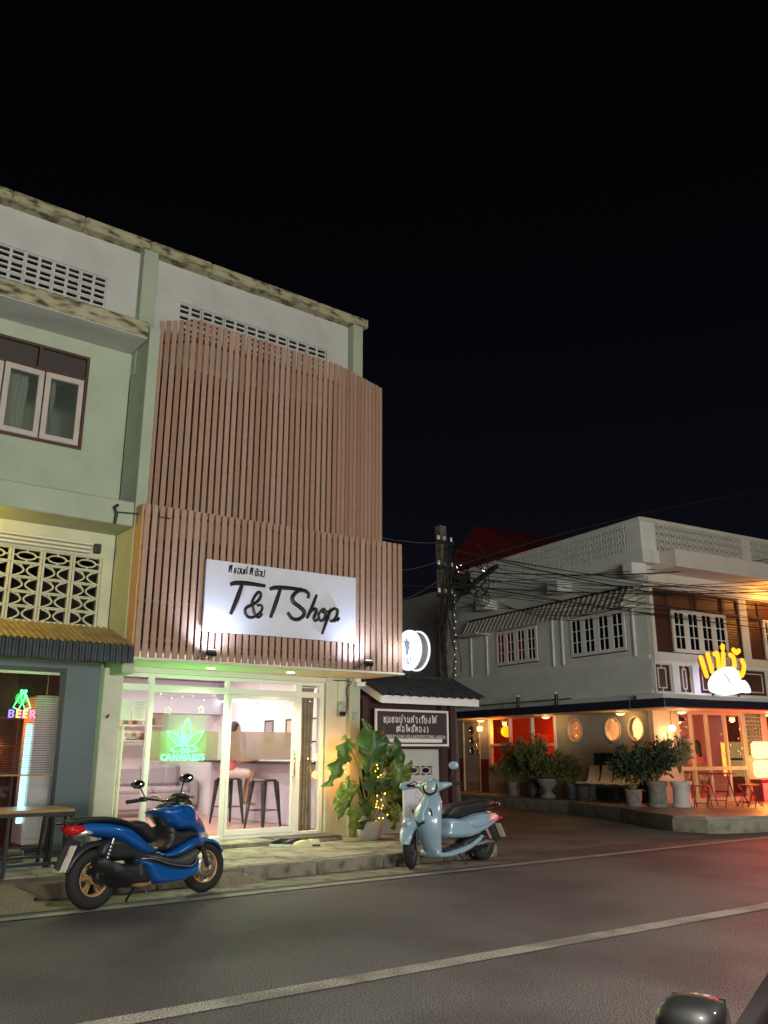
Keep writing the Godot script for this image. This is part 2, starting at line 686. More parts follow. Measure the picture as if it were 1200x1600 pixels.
	mat("body_black", lin(0.018, 0.018, 0.02), 0.45)
	mat("body_grey", lin(0.055, 0.055, 0.06), 0.4)
	mat("seat_black", lin(0.014, 0.015, 0.015), 0.5)
	mat("red_lens", lin(0.45, 0.012, 0.012), 0.12)
	mat("lens", lin(0.7, 0.72, 0.72), 0.08, null, Vector3.ONE, 0.5)
	mat("plate", lin(0.75, 0.66, 0.58), 0.6)
	mat("car_black", lin(0.006, 0.006, 0.006), 0.06)
	M.car_black.clearcoat_enabled = true
	mat("car_trim", lin(0.004, 0.004, 0.004), 0.35)
	mat("shoe_cream", lin(0.62, 0.58, 0.36), 0.7)
	mat("mat_grey", lin(0.14, 0.13, 0.11), 0.95, T.speck, Vector3(3, 3, 3))
	mat("mirror", lin(0.85, 0.85, 0.85), 0.03, null, Vector3.ONE, 1.0)
	mat("fridge", lin(0.60, 0.58, 0.56), 0.4)
	mat("bottle_brown", lin(0.18, 0.07, 0.02), 0.15)
	mat("red_cloth", lin(0.55, 0.11, 0.05), 0.8)
	worn("asphalt", T.patch, 0.11)
	worn("asphalt_side", T.patch, 0.13)
	worn("road_paint", T.patch, 0.4)
	worn("pavement", T.patch, 0.3)
	pane("glass", Color(0.12, 0.14, 0.13), 0.05)
	pane("glass_dark", Color(0.05, 0.05, 0.06), 0.55)
	pane("glass_curtain", Color(0.5, 0.55, 0.5), 0.12)
	pane("film", Color(0.62, 0.54, 0.47), 0.66, 0.5)
	pane("screen_dark", Color(0.02, 0.02, 0.02), 0.75)
	pane("sticker", Color(0.95, 0.93, 0.9), 0.75, 0.5)
	pane("acrylic", Color(0.75, 0.95, 0.8), 0.05)
	glow("neon_green", Color(0.38, 1.0, 0.58), 4.0)
	glow("neon_yellow", Color(1.0, 0.85, 0.35), 2.2)
	glow("neon_pink", Color(1.0, 0.5, 0.75), 2.2)
	glow("neon_blue", Color(0.55, 0.5, 1.0), 2.2)
	glow("tube_white", Color(0.70, 0.98, 1.0), 2.0)
	glow("led_white", Color(1.0, 0.97, 0.95), 3.0)
	glow("downlight", Color(1.0, 0.98, 0.72), 6.0)
	glow("lightbox", Color(0.93, 0.96, 1.0), 1.2)
	glow("lightbox_print", Color(0.45, 0.56, 0.80), 0.32)
	glow("fairy", Color(1.0, 0.72, 0.25), 14.0)
	glow("led_dot", Color(1.0, 0.95, 0.85), 5.0)
	glow("warm_bulb", Color(1.0, 0.80, 0.45), 5.0)
	glow("lantern", Color(1.0, 0.90, 0.55), 2.2)
	glow("sun_disc", Color(1.0, 0.72, 0.02), 1.6)
	glow("letter_glow", Color(1.0, 0.80, 0.14), 1.35)
	glow("cloud_glow", Color(0.97, 0.98, 1.0), 1.5)
	glow("red_glow", Color(1.0, 0.10, 0.07), 3.0)
	glow("magenta_glow", Color(0.8, 0.15, 1.0), 1.6)
	glow("street_led", Color(1.0, 0.96, 0.86), 12.0)
	glow("amber_dot", Color(1.0, 0.55, 0.2), 2.0)

func street_lamps() -> void:
	# lamps and lit shop windows on the near side of the street, behind the camera
	for a in [[Vector3(0.5, 0, 4.6), "street lamp with grey post across the road from the shop"], [Vector3(12.0, 0, 4.6), "street lamp with grey post across the road from the side street"]]:
		var t := thing("street_lamp", a[1], "street lamp", a[0], 0.0, "street lamps on the near pavement")
		var st := ST()
		tube(st, [Vector3(0, 0, 0), Vector3(0, 4, 0), Vector3(0, 7.4, 0), Vector3(0, 7.9, -0.35), Vector3(0, 8.0, -2.6)], [0.09, 0.075, 0.06, 0.045, 0.04], 10)
		part("post", st, M.steel, t)
		st = ST()
		box(st, Vector3(0, 8.04, -2.95), Vector3(0.28, 0.09, 0.75), 0.03)
		part("lamp_head", st, M.grey_plastic, t)
		st = ST()
		box(st, Vector3(0, 7.985, -2.95), Vector3(0.2, 0.012, 0.55))
		part("led_panel", st, M.street_led, t)
		spot("street_light", t, Vector3(0, 7.95, -2.95), Vector3(0, -1, -0.12), Color(1.0, 0.98, 0.93), 185.0, 64.0, 0.3)
	var o := thing("opposite_shophouse", "pale shophouse across the road with three lit shop windows", "building", Vector3(0, 0, 14.0))
	var st := ST()
	var holes := []
	for k in 3:
		holes.append(Rect2(-2.0 + k * 6.0, 0.5, 4.0, 2.3))
	holed(st, Rect2(-14, 0, 28, 7.5), holes, 0.25, Transform3D(Basis.from_euler(Vector3(0, PI, 0)), Vector3(4, 0, 0)))
	part("wall", st, M.white_wall, o)
	st = ST()
	box(st, Vector3(4, 3.75, 4.0), Vector3(28, 7.5, 0.2))
	part("back_wall", st, M.white_wall, o)
	for k in 3:
		var cx := 4.0 - k * 6.0
		st = ST()
		box(st, Vector3(cx, 1.65, 0.15), Vector3(3.98, 2.28, 0.03))
		part("window", st, glow("shop_window", Color(1.0, 0.98, 0.94), 2.2), o)
		st = ST()
		box(st, Vector3(cx, 2.95, -0.5), Vector3(4.4, 0.1, 1.0), 0.02)
		part("awning", st, M.corrugated, o)
		area("window_light", o, Vector3(cx, 1.65, 0.08), Vector3(0, 0, -1), Vector2(3.9, 2.2), Color(1.0, 0.985, 0.94), 150.0)

# ------------------------------------------------------------------ ground, road, pavement
func flat(called: String, pts: Array, y: float, m: Material, parent: Node3D, thick := 0.0) -> MeshInstance3D:
	# horizontal polygon of (x, z) points with its top at y
	var st := ST()
	var pk := PackedVector2Array(pts)
	if thick > 0.0:
		extrude(st, pk, -thick, Transform3D(Basis(Vector3(1, 0, 0), Vector3(0, 0, 1), Vector3(0, 1, 0)), Vector3(0, y, 0)))
	else:
		st.set_smooth_group(-1)
		var idx := Geometry2D.triangulate_polygon(pk)
		for i in range(0, idx.size(), 3):
			var q := []
			for j in 3:
				q.append(Vector3(pk[idx[i + j]].x, y, pk[idx[i + j]].y))
			face(st, q, Vector3.UP)
	return part(called, st, m, parent)

func ground() -> void:
	var V := func(x: float, z: float) -> Vector2: return Vector2(x, z)
	structure(flat("ground", [V.call(-90, -90), V.call(110, -90), V.call(110, 40), V.call(-90, 40)], -0.012, M.asphalt_side, self))
	structure(flat("road", [V.call(-60, -9.16), V.call(9.0, -9.16), V.call(14.2, -8.9), V.call(80, -7.2), V.call(80, 3.4), V.call(-60, 3.4)], -0.004, M.asphalt, self))
	structure(flat("side_street", [V.call(9.0, -9.16), V.call(14.2, -8.9), V.call(15.0, -11.2), V.call(16.4, -14), V.call(17, -26), V.call(10.4, -26), V.call(9.6, -11.6)], 0.0, M.asphalt_side, self))
	structure(flat("gutter", [V.call(-30, -9.155), V.call(8.0, -9.155), V.call(8.6, -8.52), V.call(4.0, -8.6), V.call(-30, -8.62)], 0.0, M.gutter, self))
	structure(flat("near_pavement", [V.call(-60, 3.4), V.call(80, 3.4), V.call(80, 14.5), V.call(-60, 14.5)], 0.13, M.pavement, self, 0.14))
	# painted lines, as short worn strips
	var e := structure(Node3D.new())
	e.name = "edge_line"
	add_child(e)
	var x := -12.0
	while x < 30.0:
		var x1 := x + 3.0
		var za := -8.37 + (x - 2.2) * 0.0065
		var zb := -8.37 + (x1 - 2.2) * 0.0065
		flat("line_strip", [V.call(x, za - 0.075), V.call(x1, zb - 0.075), V.call(x1, zb + 0.075), V.call(x, za + 0.075)], 0.004, M.road_paint, e)
		x = x1
	var c := structure(Node3D.new())
	c.name = "centre_line"
	add_child(c)
	x = -12.0
	while x < 30.0:
		var x1 := x + 3.0
		var za := -4.97 + (x - 1.9) * 0.033
		var zb := -4.97 + (x1 - 1.9) * 0.033
		flat("line_strip", [V.call(x, za - 0.09), V.call(x1, zb - 0.09), V.call(x1, zb + 0.09), V.call(x, za + 0.09)], 0.001, M.road_paint, c)
		x = x1
	# pavement of separate slabs on a bed, kerb of separate stones
	var pv := structure(Node3D.new())
	pv.name = "pavement"
	add_child(pv)
	flat("bed", [V.call(-30, -9.32), V.call(8.2, -9.32), V.call(8.8, -9.6), V.call(9.0, -10.1), V.call(9.2, -11.0), V.call(10.2, -11.3), V.call(10.2, -11.9), V.call(-30, -11.9)], 0.128, M.soil, pv, 0.14)
	var rows := [[-9.34, -9.86], [-9.87, -10.42], [-10.43, -11.0], [-11.01, -11.6]]
	for r in rows.size():
		var px := -1.0 + 0.21 * r
		while px < 8.3:
			var w := 0.58 + 0.06 * rng.randf()
			if not (px < 2.9 and r < 1):
				var st := ST()
				var zc: float = (rows[r][0] + rows[r][1]) * 0.5
				var dz: float = rows[r][0] - rows[r][1] - 0.012
				box(st, Vector3.ZERO, Vector3(w - 0.01, 0.05, dz), 0.006)
				part("slab", st, M.pavement, pv, Vector3(px + w * 0.5, 0.122 + rng.randf_range(-0.004, 0.004), zc), Basis.from_euler(Vector3(rng.randf_range(-0.008, 0.008), 0, rng.randf_range(-0.006, 0.006))))
			px += w
	var kb := structure(Node3D.new())
	kb.name = "kerb"
	add_child(kb)
	x = 2.95
	while x < 8.0:
		var st := ST()
		box(st, Vector3(0, 0, 0), Vector3(0.985, 0.26, 0.18), 0.018)
		part("kerb_stone", st, M.kerb, kb, Vector3(x + 0.5, 0.018 + rng.randf_range(-0.003, 0.003), -9.245 + rng.randf_range(-0.005, 0.005)))
		x += 1.0
	x = -6.0
	while x < 1.9:
		var st := ST()
		box(st, Vector3(0, 0, 0), Vector3(0.985, 0.26, 0.18), 0.018)
		part("kerb_stone", st, M.kerb, kb, Vector3(x + 0.5, 0.018, -9.245))
		x += 1.0
	for k in 4:  # the kerb rounds into the side street
		var a0 := PI * 0.5 * k / 4.0
		var a1 := PI * 0.5 * (k + 1) / 4.0
		var p := Vector3(7.98, 0.01, -10.05)
		var am := (a0 + a1) * 0.5
		var st := ST()
		box(st, Vector3.ZERO, Vector3(0.33, 0.25, 0.17), 0.015)
		part("kerb_stone", st, M.kerb, kb, p + Vector3(sin(am) * 0.82, 0, cos(am) * 0.82), Basis.from_euler(Vector3(0, am, 0)))
	# concrete ramp over the kerb by the bar
	var st := ST()
	var rings := []
	for i in 15:
		var xx := 0.6 + i * 0.15
		var ring := []
		for j in 9:
			var t := j / 8.0
			var zz := -9.62 + t * 1.0
			var h := 0.155 * (1.0 - smoothstep(0.15, 1.0, t)) * (1.0 - 0.7 * smoothstep(0.82, 1.0, absf(i - 7) / 7.0)) + 0.006 * sin(i * 5.3 + j * 7.7)
			ring.append(Vector3(xx + 0.05 * sin(j * 2.1 + i), maxf(h, 0.0) if j > 0 else 0.1, zz + 0.03 * sin(i * 1.7)))
		rings.append(ring)
	skin(st, rings, false, false)
	tag(part("concrete_ramp", st, M.rubble, self), "worn concrete ramp leading over the kerb by the bar table", "ramp")
	# heap of rubble against the kerb
	var heap := thing("rubble_heap", "small heap of broken concrete against the kerb by the blue scooter", "rubble", Vector3(4.72, 0, -9.08))
	st = ST()
	rings = []
	for i in 7:
		var t := i / 6.0
		var ring := []
		for k in 22:
			var a := TAU * k / 22
			var rr := (1.0 - t) * (1.0 + 0.12 * sin(a * 3.0 + 1.0) + 0.07 * sin(a * 7.0))
			ring.append(Vector3(cos(a) * rr * 0.42, 0.125 * t * (1.6 - 0.6 * t) + 0.008 * sin(k * 3.7 + i * 2.3), sin(a) * rr * 0.2))
		rings.append(ring)
	skin(st, rings, true, false)
	part("heap", st, M.rubble, heap)
	for k in 26:
		st = ST()
		box(st, Vector3.ZERO, Vector3(rng.randf_range(0.02, 0.055), rng.randf_range(0.015, 0.035), rng.randf_range(0.02, 0.05)), 0.006)
		var a := rng.randf() * TAU
		var d := sqrt(rng.randf())
		part("stone", st, M.rubble, heap, Vector3(cos(a) * d * 0.4, 0.125 * (1.0 - d) + 0.01, sin(a) * d * 0.18), Basis.from_euler(Vector3(rng.randf() * 2, rng.randf() * 6, rng.randf() * 2)))

# ------------------------------------------------------------------ the shophouse row
func vent_block() -> ArrayMesh:
	var st := ST()
	var holes := []
	for i in 2:
		for j in 2:
			holes.append(Rect2(0.03 + i * 0.19, 0.028 + j * 0.085, 0.148, 0.055))
	holed(st, Rect2(0.002, 0.002, 0.386, 0.19), holes, 0.032)
	return done(st)

func arc_block(half: bool) -> ArrayMesh:
	# pierced block: a square frame with two bows back to back, or a flat lozenge in the half block
	var st := ST()
	var w := 0.388
	var h := 0.19
	var d := 0.075
	holed(st, Rect2(0.002, 0.002, w, h - 0.004), [Rect2(0.03, 0.016, w - 0.056, h - 0.034)], d)
	var a := []
	if half:
		for sg in [-1.0, 1.0]:
			a = []
			for k in 13:
				var t := PI * k / 12.0
				a.append(Vector3(0.195 - cos(t) * 0.12, h * 0.5 + sg * sin(t) * 0.05, -d * 0.5))
			tube(st, a, 0.012, 6, 2.6, Vector3(0, 0, 1))
		for x in [0.195]:
			bar(st, Vector3(x, 0.012, -d * 0.5), Vector3(x, h * 0.5 - 0.045, -d * 0.5), 0.02, 0.06, Vector3(0, 0, 1))
			bar(st, Vector3(x, h * 0.5 + 0.045, -d * 0.5), Vector3(x, h - 0.014, -d * 0.5), 0.02, 0.06, Vector3(0, 0, 1))
		bar(st, Vector3(0.025, h * 0.5, -d * 0.5), Vector3(0.08, h * 0.5, -d * 0.5), 0.016, 0.06, Vector3(0, 0, 1))
		bar(st, Vector3(0.31, h * 0.5, -d * 0.5), Vector3(0.365, h * 0.5, -d * 0.5), 0.016, 0.06, Vector3(0, 0, 1))
	else:
		for sg in [-1.0, 1.0]:
			a = []
			for k in 11:
				var t := -1.0 + 2.0 * k / 10.0
				a.append(Vector3(0.195 + sg * (0.018 + 0.125 * t * t), h * 0.5 + t * 0.082, -d * 0.5))
			tube(st, a, 0.013, 6, 2.4, Vector3(0, 0, 1))
			bar(st, Vector3(0.195 + sg * 0.018, h * 0.5, -d * 0.5), Vector3(0.195 + sg * 0.07, h * 0.5 + 0.08, -d * 0.5), 0.016, 0.05, Vector3(0, 0, 1))
	return done(st)

func cross_block() -> ArrayMesh:
	var st := ST()
	var w := 0.396
	var h := 0.176
	var d := 0.035
	holed(st, Rect2(0.002, 0.002, w, h), [Rect2(0.012, 0.014, w * 0.5 - 0.016, h - 0.026), Rect2(w * 0.5 + 0.008, 0.014, w * 0.5 - 0.016, h - 0.026)], d)
	for c in [0.105, 0.297]:
		for sg in [-1.0, 1.0]:
			bar(st, Vector3(c - 0.088, 0.09 - sg * 0.074, -d * 0.5), Vector3(c + 0.088, 0.09 + sg * 0.074, -d * 0.5), 0.02, 0.03, Vector3(0, 0, 1))
		bar(st, Vector3(c, 0.012, -d * 0.5), Vector3(c, 0.166, -d * 0.5), 0.012, 0.026, Vector3(0, 0, 1))
	return done(st)

func shophouse() -> void:
	var t := thing("shophouse", "pale green two-unit shophouse row with pierced vent blocks and mouldy parapet", "building", Vector3(0, 0, ZF))
	# walls; local z 0 is the street face
	var vents_a := Rect2(1.95, 7.66, 1.56, 0.585)
	var vents_b := Rect2(4.66, 7.66, 2.79, 0.585)
	var win := Rect2(0.6, 5.47, 2.78, 1.42)
	var st := ST()
	holed(st, Rect2(0.0, 7.16, 3.98, 1.69), [vents_a], 0.12)
	part("attic_wall", st, M.white_wall, t)
	st = ST()
	holed(st, Rect2(4.2, 7.16, 3.7, 1.69), [vents_b], 0.12)
	part("attic_wall", st, M.white_wall, t)
	st = ST()
	holed(st, Rect2(0.0, 4.68, 3.98, 2.46), [win], 0.12)
	part("bedroom_wall", st, M.mint, t)
	st = ST()
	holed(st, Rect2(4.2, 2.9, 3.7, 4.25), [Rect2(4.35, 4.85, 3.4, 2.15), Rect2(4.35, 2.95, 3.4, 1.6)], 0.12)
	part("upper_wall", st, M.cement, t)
	# party walls show as pillars on the face; the first comes forward as a fin
	st = ST()
	box(st, Vector3(4.09, 7.8, 0.02), Vector3(0.22, 2.1, 0.3))
	part("pillar", st, M.mint, t)
	st = ST()
	box(st, Vector3(8.01, 4.44, 0.02), Vector3(0.21, 8.83, 0.3), 0.01)
	part("pillar", st, M.mint, t)
	st = ST()
	box(st, Vector3(4.07, 4.85, 0.325), Vector3(0.16, 4.95, 0.65), 0.008)
	part("fin_wall", st, M.mint, t)
	# side wall towards the side street, back and roof
	st = ST()
	box(st, Vector3(8.03, 4.5, -4.2), Vector3(0.17, 8.7, 8.1))
	part("side_wall", st, M.white_wall, t)
	st = ST()
	box(st, Vector3(4.0, 4.5, -8.3), Vector3(8.2, 8.7, 0.14))
	part("back_wall", st, M.white_wall, t)
	st = ST()
	box(st, Vector3(4.0, 8.78, -4.2), Vector3(8.0, 0.1, 8.0))
	part("roof", st, M.coping, t)
	st = ST()
	box(st, Vector3(4.0, 7.3, -4.2), Vector3(7.9, 0.1, 7.9))
	part("attic_floor", st, M.cement, t)
	st = ST()
	box(st, Vector3(2.0, 4.55, -3.2), Vector3(3.9, 0.12, 5.9))
	part("floor_slab", st, M.cement, t)
	st = ST()
	box(st, Vector3(2.0, 5.9, -2.2), Vector3(3.9, 2.6, 0.1))
	part("room_back", st, M.mint, t)
	st = ST()
	box(st, Vector3(6.05, 4.7, -4.2), Vector3(3.72, 0.12, 7.9))
	part("floor_slab", st, M.cement, t)
	# parapet coping in cast lengths
	var x := 0.0
	while x < 8.2:
		var l := minf(1.02, 8.23 - x)
		st = ST()
		box(st, Vector3.ZERO, Vector3(l - 0.006, 0.18, 0.34), 0.02)
		part("coping_stone", st, M.coping, t, Vector3(x + l * 0.5, 8.925 + rng.randf_range(-0.006, 0.006), 0.02))
		x += 1.02
	# projecting slabs
	st = ST()
	box(st, Vector3(2.0, 7.255, 0.325), Vector3(3.96, 0.25, 0.65), 0.02)
	part("sunshade_slab", st, M.coping, t)
	st = ST()
	box(st, Vector3(2.0, 7.125, 0.325), Vector3(3.94, 0.012, 0.63))
	part("sunshade_soffit", st, M.white_wall, t)
	st = ST()
	box(st, Vector3(2.0, 4.495, 0.325), Vector3(3.96, 0.34, 0.65), 0.015)
	part("balcony_slab", st, M.mint, t)
	# vent blocks set in the openings
	var vb := vent_block()
	for r in 3:
		for c in 4:
			put("vent_block", vb, M.white_wall, t, Vector3(1.95 + c * 0.39, 7.66 + r * 0.195, -0.012))
		for c in 7:
			put("vent_block", vb, M.white_wall, t, Vector3(4.66 + c * 0.3986, 7.66 + r * 0.195, -0.012))
	# bedroom window
	var w := Node3D.new()
	w.name = "window"
	t.add_child(w)
	st = ST()
	holed(st, Rect2(0.6, 5.47, 2.78, 1.42), [Rect2(0.64, 5.51, 2.70, 1.0), Rect2(0.64, 6.55, 0.66, 0.30), Rect2(1.34, 6.55, 0.66, 0.30), Rect2(2.04, 6.55, 0.64, 0.30), Rect2(2.72, 6.55, 0.62, 0.30)], 0.1, Transform3D(Basis.IDENTITY, Vector3(0, 0, 0.012)))
	part("window_frame", st, M.brown_frame, w)
	for k in 4:
		st = ST()
		box(st, Vector3(0.97 + k * 0.69, 6.70, -0.05), Vector3(0.64, 0.30, 0.008))
		part("transom_panel", st, M.board_brown, w)
	for k in 5:
		st = ST()
		holed(st, Rect2(-0.26, 0.0, 0.52, 0.985), [Rect2(-0.19, 0.075, 0.38, 0.835)], 0.045)
		var ang := [0.06, -0.03, 0.03, 0.05, -0.02][k] as float
		var sp := Vector3(0.9 + k * 0.54, 5.515, 0.03)
		part("sash", st, M.sash_white, w, sp, Basis.from_euler(Vector3(0, ang, 0)))
		st = ST()
		box(st, Vector3(0, 0.49, -0.022), Vector3(0.38, 0.84, 0.006))
		part("pane", st, M.glass_curtain, w, sp, Basis.from_euler(Vector3(0, ang, 0)))
	for cu in [[0.62, 1.6], [1.75, 2.62], [2.86, 3.0]]:
		st = ST()
		var rings := []
		for j in 6:
			var ring := []
			var n := 40
			for i in n:
				var u := float(i) / (n - 1)
				ring.append(Vector3(lerpf(cu[0], cu[1], u) + 0.02 * sin(j * 1.3 + u * 9), lerpf(5.5, 6.5, j / 5.0), -0.22 + 0.03 * sin(u * (cu[1] - cu[0]) * 60.0 + 0.3 * j)))
			rings.append(ring)
		skin(st, rings, false, false)
		part("curtain", st, M.curtain_green, w)
	# pierced wall over the bar awning
	st = ST()
	holed(st, Rect2(0.0, 2.4, 3.98, 1.93), [Rect2(1.06, 3.03, 2.77, 0.95)], 0.1)
	part("pierced_wall", st, M.breeze, t)
	var ab := arc_block(false)
	var hb := arc_block(true)
	for c in 7:
		for r in 5:
			put("breeze_block", hb if r == 4 else ab, M.breeze, t, Vector3(1.06 + c * 0.3957, 3.03 + r * 0.19, -0.01))
	st = ST()
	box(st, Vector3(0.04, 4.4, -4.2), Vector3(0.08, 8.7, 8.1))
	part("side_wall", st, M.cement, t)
	st = ST()
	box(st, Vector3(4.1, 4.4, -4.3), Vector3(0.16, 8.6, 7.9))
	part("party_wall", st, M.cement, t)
	# conduits under the slab
	for k in 3:
		st = ST()
		tube(st, [Vector3(0.0, 4.14 - k * 0.055, 0.06), Vector3(3.66 - k * 0.02, 4.14 - k * 0.055, 0.06)], 0.02, 8)
		part("conduit", st, M.pvc, t)
	st = ST()
	box(st, Vector3(3.72, 4.09, 0.06), Vector3(0.09, 0.13, 0.07), 0.01)
	part("junction_box", st, M.steel_dark, t)
	# insulator bracket on the slab edge
	st = ST()
	tube(st, [Vector3(3.72, 4.32, 0.66), Vector3(3.72, 4.45, 0.7), Vector3(3.68, 4.53, 0.72), Vector3(3.73, 4.57, 0.7)], 0.022, 6)
	tube(st, [Vector3(3.7, 4.47, 0.7), Vector3(3.95, 4.49, 0.72), Vector3(4.35, 4.42, 1.0)], 0.008, 5)
	part("cable_bracket", st, M.steel_dark, t)
	# ground-floor piers
	st = ST()
	box(st, Vector3(4.06, 1.33, 0.04), Vector3(0.26, 2.3, 0.32), 0.01)
	part("pier", st, M.pillar, t)
	st = ST()
	box(st, Vector3(7.72, 1.34, -0.02), Vector3(0.38, 2.4, 0.2), 0.01)
	part("pier", st, M.pillar, t)
	# lamp under the bar slab, just beyond the left of the street view
	var lp := thing("wall_lamp", "yellow bulkhead lamp on pierced wall above the bar awning", "lamp", Vector3(1.5, 4.12, ZF + 0.1))
	st = ST()
	lathe(st, [Vector2(0.09, 0), Vector2(0.1, 0.03), Vector2(0.07, 0.05)], 16, Vector3(0, 0, -0.02), Basis.from_euler(Vector3(PI / 2, 0, 0)))
	part("lamp_base", st, M.grey_plastic, lp)
	st = ST()
	ellipsoid(st, Vector3(0, 0, 0.06), Vector3(0.07, 0.07, 0.06))
	part("bulb", st, glow("yellow_bulb", Color(1.0, 0.82, 0.2), 6.0), lp)
	omni("bulb_light", lp, Vector3(0, 0, 0.22), Color(1.0, 0.82, 0.26), 1.9, 0.06)

func slat_screens() -> void:
	# upper screen: three flat runs bowed outward
	var t := thing("slat_screen", "tall bowed screen of upright terracotta slats covering upper storeys", "slat screen")
	var a := Vector3(4.17, 0, -11.0)
	var b := Vector3(4.62, 0, -10.62)
	var c := Vector3(7.11, 0, -10.62)
	var d := Vector3(8.26, 0, -10.95)
	var kinds := [M.slat, M.slat_b, M.slat_c]
	var ht := 7.53 - 4.2
	var sm := ST()
	box(sm, Vector3(0, ht * 0.5, 0), Vector3(0.070, ht, 0.028), 0.004)
	var slat := done(sm)
	for run in [[a, b, 6], [b, c, 25], [c, d, 12]]:
		var dir: Vector3 = (run[1] - run[0]).normalized()
		var ang := -atan2(dir.z, dir.x)
		for k in run[2]:
			var p: Vector3 = run[0].lerp(run[1], (k + 0.5) / run[2])
			put("slat", slat, kinds[rng.randi() % 3], t, p + Vector3(0, 4.2 + rng.randf_range(-0.004, 0.004), 0), Basis.from_euler(Vector3(0, ang + rng.randf_range(-0.01, 0.01), 0)))
		for y in [4.4, 5.45, 6.4, 7.2]:
			var st := ST()
			var bk := Vector3(dir.z, 0, -dir.x) * 0.035
			bar(st, run[0] + Vector3(0, y, 0) + bk, run[1] + Vector3(0, y, 0) + bk, 0.04, 0.03)
			part("rail", st, M.steel_dark, t)
	# lower screen, boxed out over the pavement
	var t2 := thing("slat_fascia", "boxed-out fascia of upright terracotta slats carrying the shop sign", "slat screen", Vector3(4.02, 0, -10.6), atan2(-0.24, 4.2))
	ht = 4.6 - 2.57
	sm = ST()
	box(sm, Vector3(0, ht * 0.5, 0), Vector3(0.072, ht, 0.028), 0.004)
	slat = done(sm)
	for k in 42:
		put("slat", slat, kinds[rng.randi() % 3], t2, Vector3((k + 0.5) * 0.1002, 2.57 + rng.randf_range(-0.003, 0.003), 0), Basis.from_euler(Vector3(0, rng.randf_range(-0.008, 0.008), 0)))
	for y in [2.7, 3.3, 4.0, 4.5]:
		var st := ST()
		box(st, Vector3(2.1, y, -0.034), Vector3(4.18, 0.04, 0.03))
		part("rail", st, M.steel_dark, t2)
	# return of narrow boards on the bar side
	var rt := Basis.from_euler(Vector3(0, -atan2(-0.24, 4.2), 0))
	for k in 14:
		var st := ST()
		box(st, Vector3.ZERO, Vector3(0.03, ht, 0.056), 0.004)
		var zz := -0.05 - k * 0.062
		part("return_board", st, M.wood_trim, t2, rt * Vector3(-0.0, 2.57 + ht * 0.5, zz), rt)
	# right return, seen edge-on
	for k in 10:
		var st := ST()
		box(st, Vector3.ZERO, Vector3(0.03, ht, 0.075), 0.004)
		part("return_board", st, M.slat, t2, rt * Vector3(4.19, 2.57 + ht * 0.5, 0.18 - k * 0.1), rt)
	# soffit board between the fascia and the wall
	var so := thing("soffit", "pale soffit board under the slat fascia with two round downlights", "soffit", Vector3.ZERO)
	flat("board", [Vector2(3.99, -11.5), Vector2(8.2, -11.5), Vector2(8.23, -10.33), Vector2(4.0, -10.575)], 2.565, M.soffit, so, 0.03)
	for p in [Vector3(5.33, 2.527, -11.05), Vector3(6.56, 2.527, -10.93)]:
		var st := ST()
		lathe(st, [Vector2(0.05, 0.0), Vector2(0.085, -0.004), Vector2(0.09, 0.004)], 20, p, Basis.IDENTITY, false)
		part("downlight_rim", st, M.white_plastic, so)
		st = ST()
		lathe(st, [Vector2(0.001, -0.012), Vector2(0.055, -0.008), Vector2(0.062, 0.002)], 20, p, Basis.IDENTITY, false)
		part("downlight", st, M.downlight, so)
		spot("downlight_beam", so, p + Vector3(0, -0.03, 0), Vector3(0, -1, 0.05), Color(1.0, 0.97, 0.80), 4.0, 68.0, 0.05)
	# the two floodlights under the sign
	for f in [0.93, 3.37]:
		var u: Vector3 = t2.transform * Vector3(f, 2.62, 0.30)
		var fl := thing("floodlight", "small black floodlight washing the " + ("start" if f < 2.0 else "end") + " of the shop name board from below", "floodlight", u, t2.rotation.y, "sign floodlights")
		var st := ST()
		box(st, Vector3(0, 0.02, 0.02), Vector3(0.13, 0.09, 0.06), 0.01, Basis.from_euler(Vector3(-0.9, 0, 0)))
		part("housing", st, M.black, fl)
		st = ST()
		tube(st, [Vector3(-0.075, 0.02, 0.02), Vector3(-0.075, -0.03, -0.27), Vector3(0.075, -0.03, -0.27), Vector3(0.075, 0.02, 0.02)], 0.008, 6)
		part("bracket", st, M.black, fl)
		st = ST()
		box(st, Vector3(0, 0.058, 0.0), Vector3(0.10, 0.004, 0.05), 0.0, Basis.from_euler(Vector3(-0.35, 0, 0)))
		part("led_panel", st, M.led_white, fl)
		spot("flood_beam", fl, Vector3(0, 0.075, -0.02), Vector3(0.25 if f < 2.0 else -0.25, 1, -0.42), Color(0.80, 0.86, 1.0), 1.6, 72.0, 0.03)

